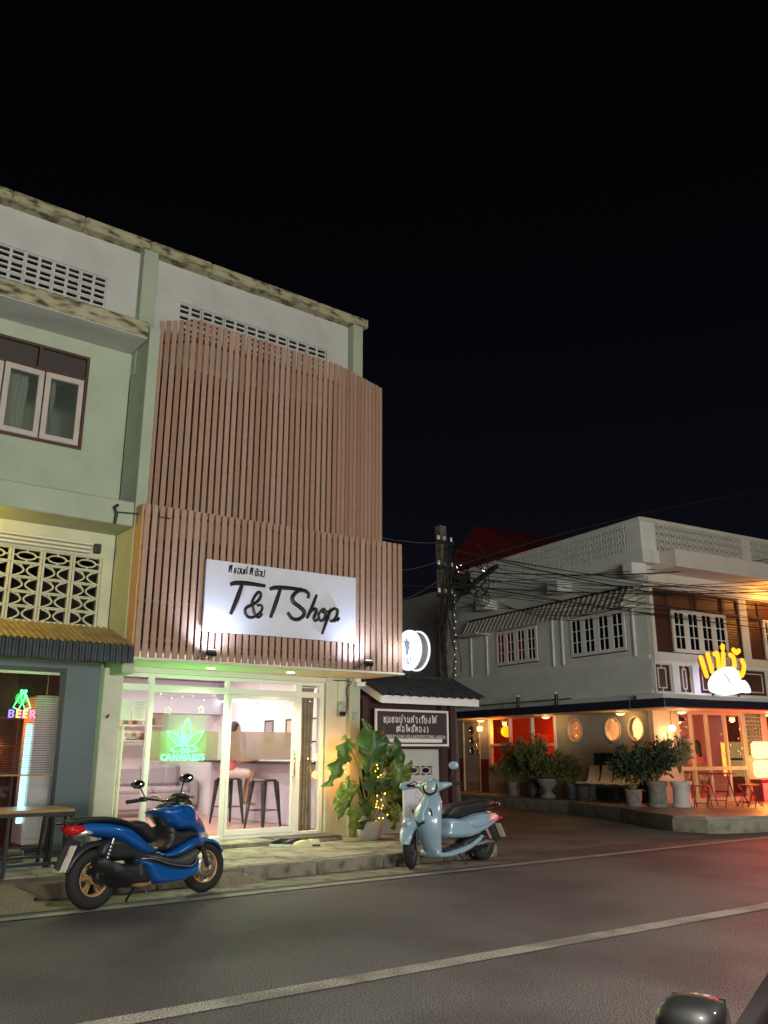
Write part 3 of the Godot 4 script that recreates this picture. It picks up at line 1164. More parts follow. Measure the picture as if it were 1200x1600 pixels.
# ------------------------------------------------------------------ lettering made of strokes
const THAI := {
	"ท": [[0.0, 0.9, 0.1, 1.0, 0.12, 0.0], [0.12, 0.1, 0.38, 0.92, 0.5, 1.0, 0.58, 0.85, 0.58, 0.0]],
	"แ": [[0.1, 1.0, 0.1, 0.1, 0.2, 0.0], [0.38, 1.0, 0.38, 0.1, 0.48, 0.0]],
	"เ": [[0.2, 1.0, 0.2, 0.1, 0.32, 0.0]],
	"อ": [[0.06, 0.75, 0.18, 1.0, 0.45, 1.0, 0.56, 0.8, 0.56, 0.05, 0.1, 0.05, 0.08, 0.4, 0.24, 0.45]],
	"น": [[0.0, 0.9, 0.1, 1.0, 0.12, 0.0], [0.12, 0.18, 0.44, 0.0, 0.56, 0.15, 0.44, 0.25], [0.56, 0.12, 0.56, 1.0]],
	"ด": [[0.06, 0.0, 0.06, 0.75, 0.18, 1.0, 0.45, 1.0, 0.56, 0.8, 0.56, 0.0], [0.06, 0.1, 0.22, 0.5, 0.32, 0.4]],
	"ต": [[0.06, 0.0, 0.06, 0.8, 0.16, 1.0, 0.3, 0.86, 0.44, 1.0, 0.56, 0.8, 0.56, 0.0], [0.06, 0.1, 0.22, 0.5, 0.32, 0.4]],
	"ช": [[0.02, 0.72, 0.12, 0.95, 0.2, 0.7, 0.12, 0.4, 0.12, 0.0, 0.5, 0.0, 0.5, 0.6, 0.34, 0.74, 0.5, 0.82, 0.62, 1.05]],
	"ป": [[0.0, 0.9, 0.1, 1.0, 0.1, 0.02, 0.56, 0.02, 0.56, 1.4]],
	"บ": [[0.0, 0.9, 0.1, 1.0, 0.1, 0.02, 0.56, 0.02, 0.56, 1.0]],
	"ม": [[0.0, 0.9, 0.1, 1.0, 0.12, 0.1, 0.02, 0.02], [0.1, 0.12, 0.56, 0.02, 0.56, 1.0]],
	"ห": [[0.0, 0.9, 0.1, 1.0, 0.1, 0.0], [0.1, 0.45, 0.36, 0.8, 0.46, 1.0, 0.58, 0.85, 0.4, 0.72, 0.56, 0.55, 0.56, 0.0]],
	"ว": [[0.08, 0.75, 0.2, 1.0, 0.42, 1.0, 0.52, 0.8, 0.52, 0.1, 0.4, 0.0, 0.34, 0.14]],
	"ย": [[0.16, 1.0, 0.04, 0.85, 0.06, 0.65, 0.24, 0.58, 0.06, 0.45, 0.08, 0.02, 0.56, 0.02, 0.56, 1.0]],
	"ง": [[0.34, 0.85, 0.42, 1.0, 0.54, 0.9, 0.52, 0.1, 0.4, 0.0, 0.06, 0.5]],
	"ใ": [[0.28, 1.12, 0.12, 1.15, 0.08, 1.4, 0.28, 1.45, 0.3, 1.1, 0.22, 0.9, 0.22, 0.1, 0.32, 0.0]],
	"โ": [[0.02, 1.42, 0.42, 1.42, 0.26, 1.25, 0.12, 1.1, 0.22, 0.95, 0.22, 0.1, 0.32, 0.0]],
	"พ": [[0.0, 0.9, 0.08, 1.0, 0.12, 0.0, 0.33, 0.75, 0.52, 0.0, 0.58, 1.0]],
	"ธ": [[0.58, 1.02, 0.2, 0.98, 0.12, 0.78, 0.46, 0.66, 0.54, 0.45, 0.52, 0.02, 0.08, 0.02, 0.08, 0.42, 0.2, 0.3]],
	"า": [[0.06, 0.75, 0.18, 1.0, 0.38, 1.0, 0.46, 0.8, 0.46, 0.0]],
	"(": [[0.4, 1.1, 0.2, 0.8, 0.2, 0.2, 0.4, -0.1]],
	")": [[0.1, 1.1, 0.3, 0.8, 0.3, 0.2, 0.1, -0.1]],
	"ี": [[-0.62, 1.14, -0.52, 1.36, -0.2, 1.36, -0.1, 1.14, -0.62, 1.14], [-0.1, 1.14, -0.1, 1.5]],
	"ิ": [[-0.62, 1.14, -0.52, 1.36, -0.2, 1.36, -0.1, 1.14, -0.62, 1.14]],
	"่": [[-0.16, 1.22, -0.16, 1.52]],
	"้": [[-0.5, 1.3, -0.4, 1.18, -0.3, 1.3, -0.06, 1.46]],
	"ั": [[-0.5, 1.3, -0.36, 1.14, -0.1, 1.4]],
	"็": [[-0.5, 1.12, -0.52, 1.34, -0.15, 1.34, -0.2, 1.16, -0.36, 1.2]],
	"์": [[-0.3, 1.2, -0.2, 1.3, -0.32, 1.34, -0.1, 1.5]],
	"ุ": [[-0.22, -0.1, -0.14, -0.12, -0.14, -0.38]],
}

func thai(s: String, h: float, r: float, m: Material, parent: Node3D, at: Vector3, b := Basis.IDENTITY, lean := 0.0, gap := 0.74) -> void:
	var x := 0.0
	for i in s.length():
		var ch := s[i]
		if ch == " ":
			x += 0.4
			continue
		if not THAI.has(ch):
			continue
		var marks := "ีิ่้ั็์ุ".contains(ch)
		var st := ST()
		var k := 0
		for pl in THAI[ch]:
			var pts := []
			for j in range(0, pl.size(), 2):
				pts.append(Vector3((x + pl[j] + lean * pl[j + 1]) * h, pl[j + 1] * h, 0.0004 * k))
			tube(st, smooth(pts, 2), r, 6, 0.5, Vector3(0, 0, 1))
			k += 1
		part("letter", st, m, parent, at, b)
		if not marks:
			x += gap if not "()เใโ".contains(ch) else 0.46

func script_letter(parent: Node3D, strokes: Array, r: float, m: Material, z: float) -> void:
	var st := ST()
	var k := 0
	for s in strokes:
		var pts := []
		for j in range(0, s.size(), 2):
			pts.append(Vector3(s[j], s[j + 1], z + 0.0015 * k))
		var rr := []
		var sm := smooth(pts, 5)
		for i in sm.size():
			rr.append(r * (0.82 + 0.28 * sin(PI * i / (sm.size() - 1.0))))
		tube(st, sm, rr, 10, 0.7, Vector3(0, 0, 1))
		k += 1
	part("letter", st, m, parent)

func star_outline(c: Vector3, r: float) -> Array:
	var pts := []
	for k in 11:
		var a := PI * 0.5 + TAU * k / 10.0
		var rr := r if k % 2 == 0 else r * 0.45
		pts.append(c + Vector3(cos(a) * rr, sin(a) * rr, 0))
	return pts

# ------------------------------------------------------------------ shop sign and shop front
func shop_front() -> void:
	var sg := thing("shop_sign", "white name board with black raised script letters on the slat fascia", "sign", Vector3(4.02, 0, -10.6), atan2(-0.24, 4.2))
	var st := ST()
	box(st, Vector3(2.068, 3.438, 0.10), Vector3(2.395, 0.975, 0.05), 0.004)
	part("board", st, M.sign_white, sg)
	for x in [1.2, 2.9]:
		st = ST()
		box(st, Vector3(x, 3.44, 0.045), Vector3(0.04, 0.8, 0.058))
		part("standoff", st, M.steel, sg)
	var z := 0.142
	script_letter(sg, [[1.225, 3.606, 1.305, 3.635, 1.481, 3.649, 1.751, 3.641], [1.40, 3.63, 1.341, 3.442, 1.25, 3.199]], 0.03, M.black, z)
	script_letter(sg, [[1.723, 3.249, 1.68, 3.196, 1.626, 3.208, 1.586, 3.302, 1.564, 3.398, 1.613, 3.502, 1.656, 3.544, 1.688, 3.518, 1.669, 3.441, 1.583, 3.367, 1.479, 3.309, 1.465, 3.242, 1.503, 3.189, 1.574, 3.183, 1.661, 3.235, 1.72, 3.314, 1.70, 3.362, 1.637, 3.356]], 0.021, M.black, z)
	script_letter(sg, [[1.826, 3.602, 1.898, 3.631, 2.046, 3.647, 2.34, 3.652], [1.991, 3.624, 1.925, 3.416, 1.851, 3.202]], 0.029, M.black, z)
	script_letter(sg, [[2.44, 3.534, 2.448, 3.594, 2.379, 3.639, 2.274, 3.62, 2.191, 3.535, 2.203, 3.459, 2.3, 3.401, 2.378, 3.34, 2.371, 3.272, 2.287, 3.214, 2.192, 3.223, 2.115, 3.3]], 0.029, M.black, z)
	script_letter(sg, [[2.584, 3.60, 2.511, 3.42, 2.429, 3.243], [2.429, 3.243, 2.493, 3.35, 2.56, 3.391, 2.58, 3.358, 2.544, 3.253, 2.574, 3.221, 2.632, 3.26]], 0.024, M.black, z)
	script_letter(sg, [[2.668, 3.383, 2.621, 3.31, 2.642, 3.235, 2.701, 3.24, 2.738, 3.321, 2.717, 3.396, 2.668, 3.383, 2.708, 3.352, 2.786, 3.377]], 0.021, M.black, z)
	script_letter(sg, [[2.825, 3.415, 2.76, 3.237, 2.686, 3.035], [2.779, 3.255, 2.807, 3.361, 2.875, 3.419, 2.936, 3.399, 2.918, 3.302, 2.849, 3.235, 2.809, 3.241], [2.849, 3.235, 2.928, 3.251, 2.968, 3.297]], 0.023, M.black, z)
	thai("ที แอนด์ ที ช็อป", 0.072, 0.0085, M.black, sg, Vector3(1.19, 3.775, 0.128), Basis.IDENTITY, 0.12, 0.72)
	# round light box hung off the end of the fascia
	var rl := thing("light_box_sign", "round white light box sign projecting from the end of the slat fascia", "sign", Vector3(8.3, 2.9, -10.21), PI / 2)
	var rb := Basis.from_euler(Vector3(PI / 2, 0, 0))
	st = ST()
	lathe(st, [Vector2(0.285, -0.07), Vector2(0.285, 0.07)], 48, Vector3.ZERO, rb)
	part("drum", st, M.grey_plastic, rl)
	for s in [-1.0, 1.0]:
		st = ST()
		lathe(st, [Vector2(0.0005, s * 0.1), Vector2(0.29, s * 0.1), Vector2(0.31, s * 0.094), Vector2(0.31, s * 0.072)], 48, Vector3.ZERO, rb, false)
		part("lit_face", st, M.lightbox, rl)
		omni("box_light", rl, Vector3(0, 0, s * 0.26), Color(0.88, 0.92, 1.0), 0.30, 0.2)
	# print on the face that looks down the street
	var pr := Basis(Vector3(-1, 0, 0), Vector3(0, 1, 0), Vector3(0, 0, -1))
	st = ST()
	extrude(st, PackedVector2Array([Vector2(-0.05, -0.06), Vector2(0.01, -0.07), Vector2(0.02, 0.0), Vector2(0.05, 0.03), Vector2(0.03, 0.08), Vector2(0.06, 0.12), Vector2(0.0, 0.14), Vector2(-0.02, 0.2), Vector2(-0.05, 0.14), Vector2(-0.09, 0.16), Vector2(-0.07, 0.09), Vector2(-0.05, 0.03)]), 0.002, Transform3D(pr, Vector3(0, 0, -0.1015)))
	part("printed_figure", st, M.lightbox_print, rl)
	put("printed_letters", words("T&T", 0.085, 0.002), M.lightbox_print, rl, Vector3(0, -0.17, -0.1025), pr)
	st = ST()
	for y in [-0.12, 0.14]:
		tube(st, [Vector3(0.27, y, 0.0), Vector3(0.45, y, 0.06)], 0.014, 6)
	part("bracket", st, M.steel_dark, rl)
	st = ST()
	tube(st, [Vector3(0.3, 0.13, 0.0), Vector3(0.5, 0.2, -0.1), Vector3(0.62, 0.55, -0.42)], 0.006, 5)
	part("feed_wire", st, M.cable, rl)

	# glazed front
	var t := thing("glazed_storefront", "white aluminium glazed shop front with glass door under the soffit", "shop front", Vector3(0, 0, ZF))
	for p in [[4.205, 0.05], [4.665, 0.07], [5.83, 0.06], [7.04, 0.10], [7.475, 0.07]]:
		st = ST()
		box(st, Vector3(p[0], 1.33, 0.0), Vector3(p[1], 2.24, 0.07), 0.005)
		part("frame_post", st, M.aluminium, t)
	for seg in [[4.23, 4.63], [4.70, 5.80], [5.86, 6.99], [7.09, 7.44]]:
		for y in [[2.255, 0.09], [2.425, 0.05], [0.235, 0.05]]:
			st = ST()
			box(st, Vector3((seg[0] + seg[1]) * 0.5, y[0], 0.0), Vector3(seg[1] - seg[0], y[1], 0.06), 0.004)
			part("frame_rail", st, M.aluminium, t)
		st = ST()
		box(st, Vector3((seg[0] + seg[1]) * 0.5, 2.35, 0.0), Vector3(seg[1] - seg[0], 0.1, 0.008))
		part("transom_pane", st, M.glass, t)
		if seg[0] != 5.86:
			st = ST()
			box(st, Vector3((seg[0] + seg[1]) * 0.5, 1.235, 0.0), Vector3(seg[1] - seg[0], 1.95, 0.008))
			part("pane", st, M.glass, t)
	st = ST()
	holed(st, Rect2(5.865, 0.265, 1.12, 1.94), [Rect2(5.905, 0.335, 1.04, 1.82)], 0.04, Transform3D(Basis.IDENTITY, Vector3(0, 0, 0.035)))
	var dr := part("door", st, M.aluminium, t)
	st = ST()
	box(st, Vector3(6.425, 1.245, 0.015), Vector3(1.04, 1.82, 0.008))
	part("door_pane", st, M.glass, dr)
	st = ST()
	tube(st, [Vector3(6.965, 1.04, 0.04), Vector3(6.965, 1.05, 0.085), Vector3(6.965, 1.41, 0.085), Vector3(6.965, 1.42, 0.04)], 0.012, 8)
	part("handle", st, M.chrome, dr)
	# frosted band across the panes
	for seg in [[4.72, 5.79], [5.91, 6.94]]:
		st = ST()
		box(st, Vector3((seg[0] + seg[1]) * 0.5, 1.485, -0.13 if seg[0] < 5.0 else 0.004), Vector3(seg[1] - seg[0], 0.40, 0.002))
		part("frosted_film", st, M.film, t)
	# lintel, step, mat
	st = ST()
	box(st, Vector3(5.85, 2.49, 0.0), Vector3(3.36, 0.075, 0.10), 0.005)
	part("lintel", st, M.soffit, t)
	var sp := thing("door_step", "low concrete step along the glass shop front", "step", Vector3(0, 0, 0))
	st = ST()
	box(st, Vector3(5.86, 0.175, -11.235), Vector3(3.4, 0.068, 0.53), 0.012)
	part("step", st, M.pavement, sp)
	st = ST()
	box(st, Vector3(6.98, 0.2165, -11.2), Vector3(1.1, 0.012, 0.48), 0.004)
	tag(part("door_mat", st, M.mat_grey, self), "dark grey mat on the shop step by the glass door", "mat")
	# notices stuck inside the first pane
	for k in 2:
		st = ST()
		box(st, Vector3(4.30 + k * 0.215, 1.945, ZF + 0.012), Vector3(0.20, 0.27, 0.002))
		var n := tag(part("notice", st, M.paper, self), ["plain green-tinted notice sheet on the first pane", "notice sheet with printed lines on the first pane"][k], "notice")
		if k == 1:
			for j in 9:
				st = ST()
				box(st, Vector3(4.515, 2.05 - j * 0.025, ZF + 0.0145), Vector3(0.15 - 0.03 * (j % 3), 0.007, 0.001))
				part("printed_line", st, M.pale_ink, n)
	var tx := thing("window_lettering", "four rows of white lettering on the first pane under the notices", "lettering", Vector3(4.39, 1.74, ZF + 0.008))
	var row := 0
	for s in ["cannabis", "dispensary bar", "open daily", "smoking area inside"]:
		put("text_row", words(s, 0.05, 0.001), M.letter_white, tx, Vector3(0, -row * 0.078, 0), Basis.from_scale(Vector3(0.7, 0.7, 1)))
		row += 1
	# neon leaf
	var nl := thing("neon_leaf_sign", "green neon leaf sign with the word below it behind shop glass", "neon sign", Vector3(5.25, 1.46, ZF - 0.06))
	st = ST()
	box(st, Vector3(-0.02, 0.10, -0.015), Vector3(0.68, 0.70, 0.006), 0.002)
	part("backing", st, M.acrylic, nl)
	for lf in [[0.015, 0.40, 0.07], [-0.28, 0.215, 0.055], [0.266, 0.222, 0.055], [-0.215, -0.04, 0.042], [0.19, -0.035, 0.042], [-0.05, -0.085, 0.02], [0.05, -0.085, 0.02]]:
		var tip := Vector2(lf[0], lf[1])
		var d := tip.normalized()
		var nn := Vector2(-d.y, d.x)
		var b := d * 0.03
		var prev := []
		st = ST()
		for sgn in [-1.0, 1.0]:
			var pts := []
			for k in 11:
				var u := k / 10.0
				var p: Vector2 = b.lerp(tip, u) + nn * sgn * lf[2] * sin(PI * pow(u, 0.85)) * (1.0 + (0.12 if k % 2 == 1 else -0.1) * (1.0 if lf[2] > 0.03 else 0.0))
				pts.append(Vector3(p.x, p.y, 0))
			tube(st, pts, 0.0085, 6)
		part("leaf_tube", st, M.neon_green, nl)
	put("word_tube", words("CANNABIS", 0.085, 0.015, true), M.neon_green, nl, Vector3(-0.025, -0.135, 0.0), Basis.from_scale(Vector3(1.12, 1, 1)))
	omni("neon_light", nl, Vector3(0, 0.12, 0.16), Color(0.10, 1.0, 0.28), 0.8, 0.12)
	# star ornaments and a string of tiny lamps along the head of the glass
	var i := 0
	for p in [Vector3(4.95, 1.955, 0), Vector3(5.46, 1.985, 0), Vector3(6.37, 2.07, 0), Vector3(4.82, 2.17, 0)]:
		var so := thing("star_ornament", "pale wire star hanging inside the glass " + ["beside the first mullion", "above the neon leaf tip", "inside the door", "high in the corner of the first mullion"][i], "ornament", p + Vector3(0, 0, ZF - 0.05), 0.0, "wire star ornaments")
		st = ST()
		var r := 0.06 if i != 3 else 0.035
		tube(st, star_outline(Vector3.ZERO, r), 0.006, 5)
		part("star", st, M.letter_white, so)
		st = ST()
		tube(st, [Vector3(0, r, 0), Vector3(0.005, 2.4 - p.y, 0)], 0.0015, 4)
		part("thread", st, M.cable_grey, so)
		i += 1
	var fl := thing("fairy_lights", "string of tiny white lamps along the head of the shop glass", "string lights", Vector3(0, 0, ZF - 0.045))
	var wire := []
	for k in 33:
		var x := 4.75 + k * 0.082
		wire.append(Vector3(x, 2.17 + 0.025 * sin(k * 1.9) - 0.03 * absf(sin(k * 0.55)), 0.01 * sin(k * 2.3)))
	st = ST()
	tube(st, wire, 0.002, 4)
	part("wire", st, M.cable_grey, fl)
	for k in range(1, 33, 2):
		st = ST()
		ellipsoid(st, wire[k], Vector3(0.006, 0.008, 0.006), Basis.IDENTITY, 6, 4)
		part("lamp", st, M.led_dot, fl)

func bar_stool(label: String, at: Vector3, turn: float) -> Node3D:
	var t := thing("bar_stool", label, "bar stool", at, turn, "black metal bar stools in the shop")
	var st := ST()
	box(st, Vector3(0, 0.745, 0), Vector3(0.31, 0.03, 0.31), 0.012)
	part("seat", st, M.steel_dark, t)
	for sx in [-1.0, 1.0]:
		for sz in [-1.0, 1.0]:
			st = ST()
			var rings := []
			for e in [[0.205, 0.0, 0.012], [0.14, 0.73, 0.034]]:
				var c := Vector3(sx * e[0], e[1], sz * e[0])
				var w: float = e[2]
				rings.append([c + Vector3(-w, 0, -w), c + Vector3(w, 0, -w), c + Vector3(w, 0, w), c + Vector3(-w, 0, w)])
			skin(st, rings, true, true, -1)
			part("leg", st, M.steel_dark, t)
	for y in [0.28]:
		var q: float = 0.205 - 0.065 * y / 0.73
		for e in [[Vector3(-q, y, -q), Vector3(q, y, -q)], [Vector3(q, y, -q), Vector3(q, y, q)], [Vector3(q, y, q), Vector3(-q, y, q)], [Vector3(-q, y, q), Vector3(-q, y, -q)]]:
			st = ST()
			bar(st, e[0], e[1], 0.022, 0.012)
			part("foot_rail", st, M.steel_dark, t)
	return t

func shop_interior() -> void:
	var Z0 := ZF - 0.06
	var rm := structure(Node3D.new())
	rm.name = "shop_room"
	add_child(rm)
	var st := ST()
	box(st, Vector3(6.06, 0.12, Z0 - 3.4), Vector3(3.72, 0.16, 6.9))
	part("floor", st, M.inner_floor, rm)
	st = ST()
	box(st, Vector3(4.16, 1.5, Z0 - 3.4), Vector3(0.06, 2.8, 6.9))
	part("wall_left", st, M.pink_wall, rm)
	st = ST()
	box(st, Vector3(7.92, 1.5, Z0 - 3.4), Vector3(0.04, 2.8, 6.9))
	part("wall_right", st, M.inner_white, rm)
	st = ST()
	box(st, Vector3(6.06, 1.5, Z0 - 6.85), Vector3(3.7, 2.8, 0.06))
	part("wall_back", st, M.pink_wall, rm)
	st = ST()
	box(st, Vector3(6.06, 2.78, Z0 - 3.4), Vector3(3.72, 0.06, 6.9))
	part("ceiling", st, M.inner_white, rm)
	st = ST()
	box(st, Vector3(7.72, 1.5, Z0 - 0.12), Vector3(0.38, 2.8, 0.06))
	part("wall_return", st, M.pink_wall, rm)
	st = ST()
	box(st, Vector3(6.06, 2.42, Z0 - 4.4), Vector3(3.66, 0.62, 0.5))
	part("bulkhead", st, M.grey_panel, rm)
	st = ST()
	box(st, Vector3(6.0, 1.95, Z0 - 6.7), Vector3(3.4, 0.5, 0.12))
	part("beige_band", st, M.beige_panel, rm)
	# ceiling downlights
	var i := 0
	for p in [Vector3(5.0, 2.742, Z0 - 0.9), Vector3(6.4, 2.742, Z0 - 1.2), Vector3(5.2, 2.742, Z0 - 2.8), Vector3(6.8, 2.742, Z0 - 2.9), Vector3(6.0, 2.742, Z0 - 5.6)]:
		var dl := thing("ceiling_downlight", "round ceiling downlight inside the shop " + ["near the first mullion", "over the door", "over the middle of the floor", "over the bar stools", "over the sofa"][i], "downlight", p, 0.0, "shop ceiling downlights")
		st = ST()
		lathe(st, [Vector2(0.001, -0.004), Vector2(0.075, -0.004), Vector2(0.085, 0.004)], 18, Vector3.ZERO, Basis.IDENTITY, false)
		part("diffuser", st, M.led_white, dl)
		area("down_light", dl, Vector3(0, -0.03, 0), Vector3(0, -1, 0), Vector2(0.16, 0.16), Color(1.0, 0.95, 0.93), 4.2)
		i += 1
	# bar shelf and its light strip along the right wall
	var cn := thing("bar_counter", "dark wall bar shelf over a lavender panel inside the shop", "counter", Vector3.ZERO)
	st = ST()
	box(st, Vector3(7.74, 1.225, Z0 - 2.4), Vector3(0.32, 0.035, 4.2), 0.006)
	part("counter_top", st, M.steel_dark, cn)
	st = ST()
	box(st, Vector3(7.885, 0.70, Z0 - 2.4), Vector3(0.03, 0.98, 4.2))
	part("front_panel", st, M.lavender, cn)
	var ls := thing("light_strip", "white light strip along the right wall top inside the shop", "light strip", Vector3.ZERO)
	st = ST()
	box(st, Vector3(7.86, 2.36, Z0 - 2.9), Vector3(0.03, 0.025, 4.4), 0.004)
	part("strip", st, M.led_white, ls)
	area("strip_light", ls, Vector3(7.82, 2.36, Z0 - 2.9), Vector3(-1, -0.4, 0), Vector2(4.2, 0.05), Color(1.0, 0.96, 0.95), 1.2)
	st = ST()
	box(st, Vector3(7.80, 1.66, Z0 - 3.2), Vector3(0.02, 0.18, 0.14), 0.004)
	tag(part("glowing_panel", st, M.magenta_glow, self), "small glowing magenta panel on the shop wall above the bar shelf", "light")
	omni("magenta_light", self, Vector3(7.72, 1.66, Z0 - 3.2), Color(0.7, 0.25, 1.0), 0.16, 0.08)
	bar_stool("black metal bar stool standing empty by the glass door", Vector3(7.30, 0.2, Z0 - 1.35), 0.3)
	bar_stool("black metal bar stool with the customer sitting on it", Vector3(7.26, 0.2, Z0 - 2.55), 0.1)
	# sofa
	var sf := thing("sofa", "pale pink armchair sofa at the back of the shop", "sofa", Vector3(6.9, 0.2, Z0 - 5.3), 0.0)
	st = ST()
	box(st, Vector3(0, 0.26, 0), Vector3(1.7, 0.32, 0.8), 0.05)
	part("base", st, M.sofa, sf)
	for k in 2:
		st = ST()
		box(st, Vector3(-0.38 + k * 0.76, 0.47, 0.05), Vector3(0.72, 0.14, 0.66), 0.05)
		part("cushion", st, M.sofa, sf)
		st = ST()
		box(st, Vector3(-0.38 + k * 0.76, 0.72, -0.28), Vector3(0.72, 0.42, 0.2), 0.07, Basis.from_euler(Vector3(-0.15, 0, 0)))
		part("back_cushion", st, M.sofa, sf)
		st = ST()
		box(st, Vector3((-0.86 if k == 0 else 0.86), 0.42, 0), Vector3(0.18, 0.5, 0.8), 0.06)
		part("arm", st, M.sofa, sf)
	st = ST()
	box(st, Vector3(0, 0.6, -0.42), Vector3(1.7, 0.72, 0.16), 0.05)
	part("backrest", st, M.sofa, sf)
	for k in 4:
		st = ST()
		bar(st, Vector3(-0.75 if k % 2 == 0 else 0.75, 0.0, -0.3 if k < 2 else 0.3), Vector3(-0.75 if k % 2 == 0 else 0.75, 0.12, -0.3 if k < 2 else 0.3), 0.04, 0.04)
		part("leg", st, M.steel_dark, sf)
	# cabinet against the left wall, pale blue door at the back
	var cb := thing("cabinet", "narrow white cabinet against the left wall of the shop", "cabinet", Vector3(4.55, 0.2, Z0 - 1.9))
	st = ST()
	box(st, Vector3(0, 0.48, 0), Vector3(0.5, 0.92, 0.6), 0.008)
	part("carcass", st, M.inner_white, cb)
	for k in 2:
		st = ST()
		box(st, Vector3(0.255, 0.26 + k * 0.45, 0), Vector3(0.012, 0.42, 0.56), 0.003)
		var d := part("drawer", st, M.inner_white, cb)
		st = ST()
		box(st, Vector3(0.27, 0.38 + k * 0.45, 0), Vector3(0.02, 0.015, 0.12))
		part("handle", st, M.steel, d)
	var pd := thing("back_door", "pale blue panelled door in the back wall of the shop", "door", Vector3(5.4, 0.2, Z0 - 6.79))
	st = ST()
	holed(st, Rect2(-0.45, 0, 0.9, 1.55), [Rect2(-0.33, 0.12, 0.66, 0.6), Rect2(-0.33, 0.84, 0.66, 0.6)], 0.04, Transform3D(Basis.IDENTITY, Vector3(0, 0, 0.02)))
	part("door_leaf", st, mat("pale_door", lin(0.42, 0.55, 0.60), 0.5), pd)
	st = ST()
	box(st, Vector3(0, 0.78, -0.008), Vector3(0.88, 1.5, 0.02))
	part("door_panel", st, M.pale_door, pd)
	# shelf of jars on the back wall and framed prints on the right wall
	var js := thing("jar_shelf", "white wall shelf of small jars at the back of the shop", "shelf", Vector3(6.9, 1.62, Z0 - 6.62))
	for k in 2:
		st = ST()
		box(st, Vector3(0, k * 0.32, 0), Vector3(1.5, 0.03, 0.2), 0.004)
		part("shelf_board", st, M.inner_white, js)
	for k in 14:
		st = ST()
		lathe(st, [Vector2(0.04, 0), Vector2(0.045, 0.02), Vector2(0.045, 0.11), Vector2(0.035, 0.13), Vector2(0.035, 0.15)], 10)
		tag(part("jar", st, [M.lens, M.stem, M.bottle_brown][k % 3], self, Vector3(6.25 + (k % 7) * 0.2, 1.637 + (k / 7) * 0.32, Z0 - 6.6)), "small storage jar on the white wall shelf in the shop", "jar", "jars on the shop shelf")
	for k in 3:
		var fp := thing("framed_print", "small framed print above the bar shelf, " + ["closest to the glass door", "over the empty bar stool", "behind the seated customer"][k], "picture", Vector3(7.89, 1.75, Z0 - 0.8 - k * 0.75), -PI / 2, "prints on the shop wall")
		st = ST()
		holed(st, Rect2(-0.16, -0.2, 0.32, 0.4), [Rect2(-0.135, -0.175, 0.27, 0.35)], 0.02)
		part("frame", st, M.steel_dark, fp)
		st = ST()
		box(st, Vector3(0, 0, -0.012), Vector3(0.27, 0.35, 0.006))
		part("print", st, [M.paper, M.beige_panel, M.sofa][k], fp)
	# curtain beside the door
	var cu := thing("curtain", "brown curtain gathered beside the pier inside shop glass", "curtain", Vector3(7.36, 0.24, Z0 - 0.16))
	st = ST()
	var rings := []
	for j in 8:
		var ring := []
		var u := j / 7.0
		for k in 26:
			var v := k / 25.0
			ring.append(Vector3((v - 0.5) * lerpf(0.26, 0.22, sin(u * PI)), u * 2.14, 0.035 * sin(v * 24.0 + u * 0.8)))
		rings.append(ring)
	skin(st, rings, false, false)
	part("cloth", st, M.curtain, cu)
	st = ST()
	tube(st, [Vector3(-0.2, 2.16, 0), Vector3(0.16, 2.16, 0)], 0.012, 8)
	part("rod", st, M.steel, cu)
	# customer on the stool, back towards the street
	person("person seated on a bar stool in a red top, feet on the rail", Vector3(7.26, 0.97, Z0 - 2.55), -0.25, M.red_top, M.cloth_pale)

# ------------------------------------------------------------------ people
func smin(a: float, b: float, k: float) -> float:
	var h := clampf(0.5 + 0.5 * (b - a) / k, 0.0, 1.0)
	return lerpf(b, a, h) - k * h * (1.0 - h)

func capsule(p: Vector3, a: Vector3, b: Vector3, ra: float, rb: float) -> float:
	var ab := b - a
	var t := clampf((p - a).dot(ab) / ab.length_squared(), 0.0, 1.0)
	return p.distance_to(a + ab * t) - lerpf(ra, rb, t)

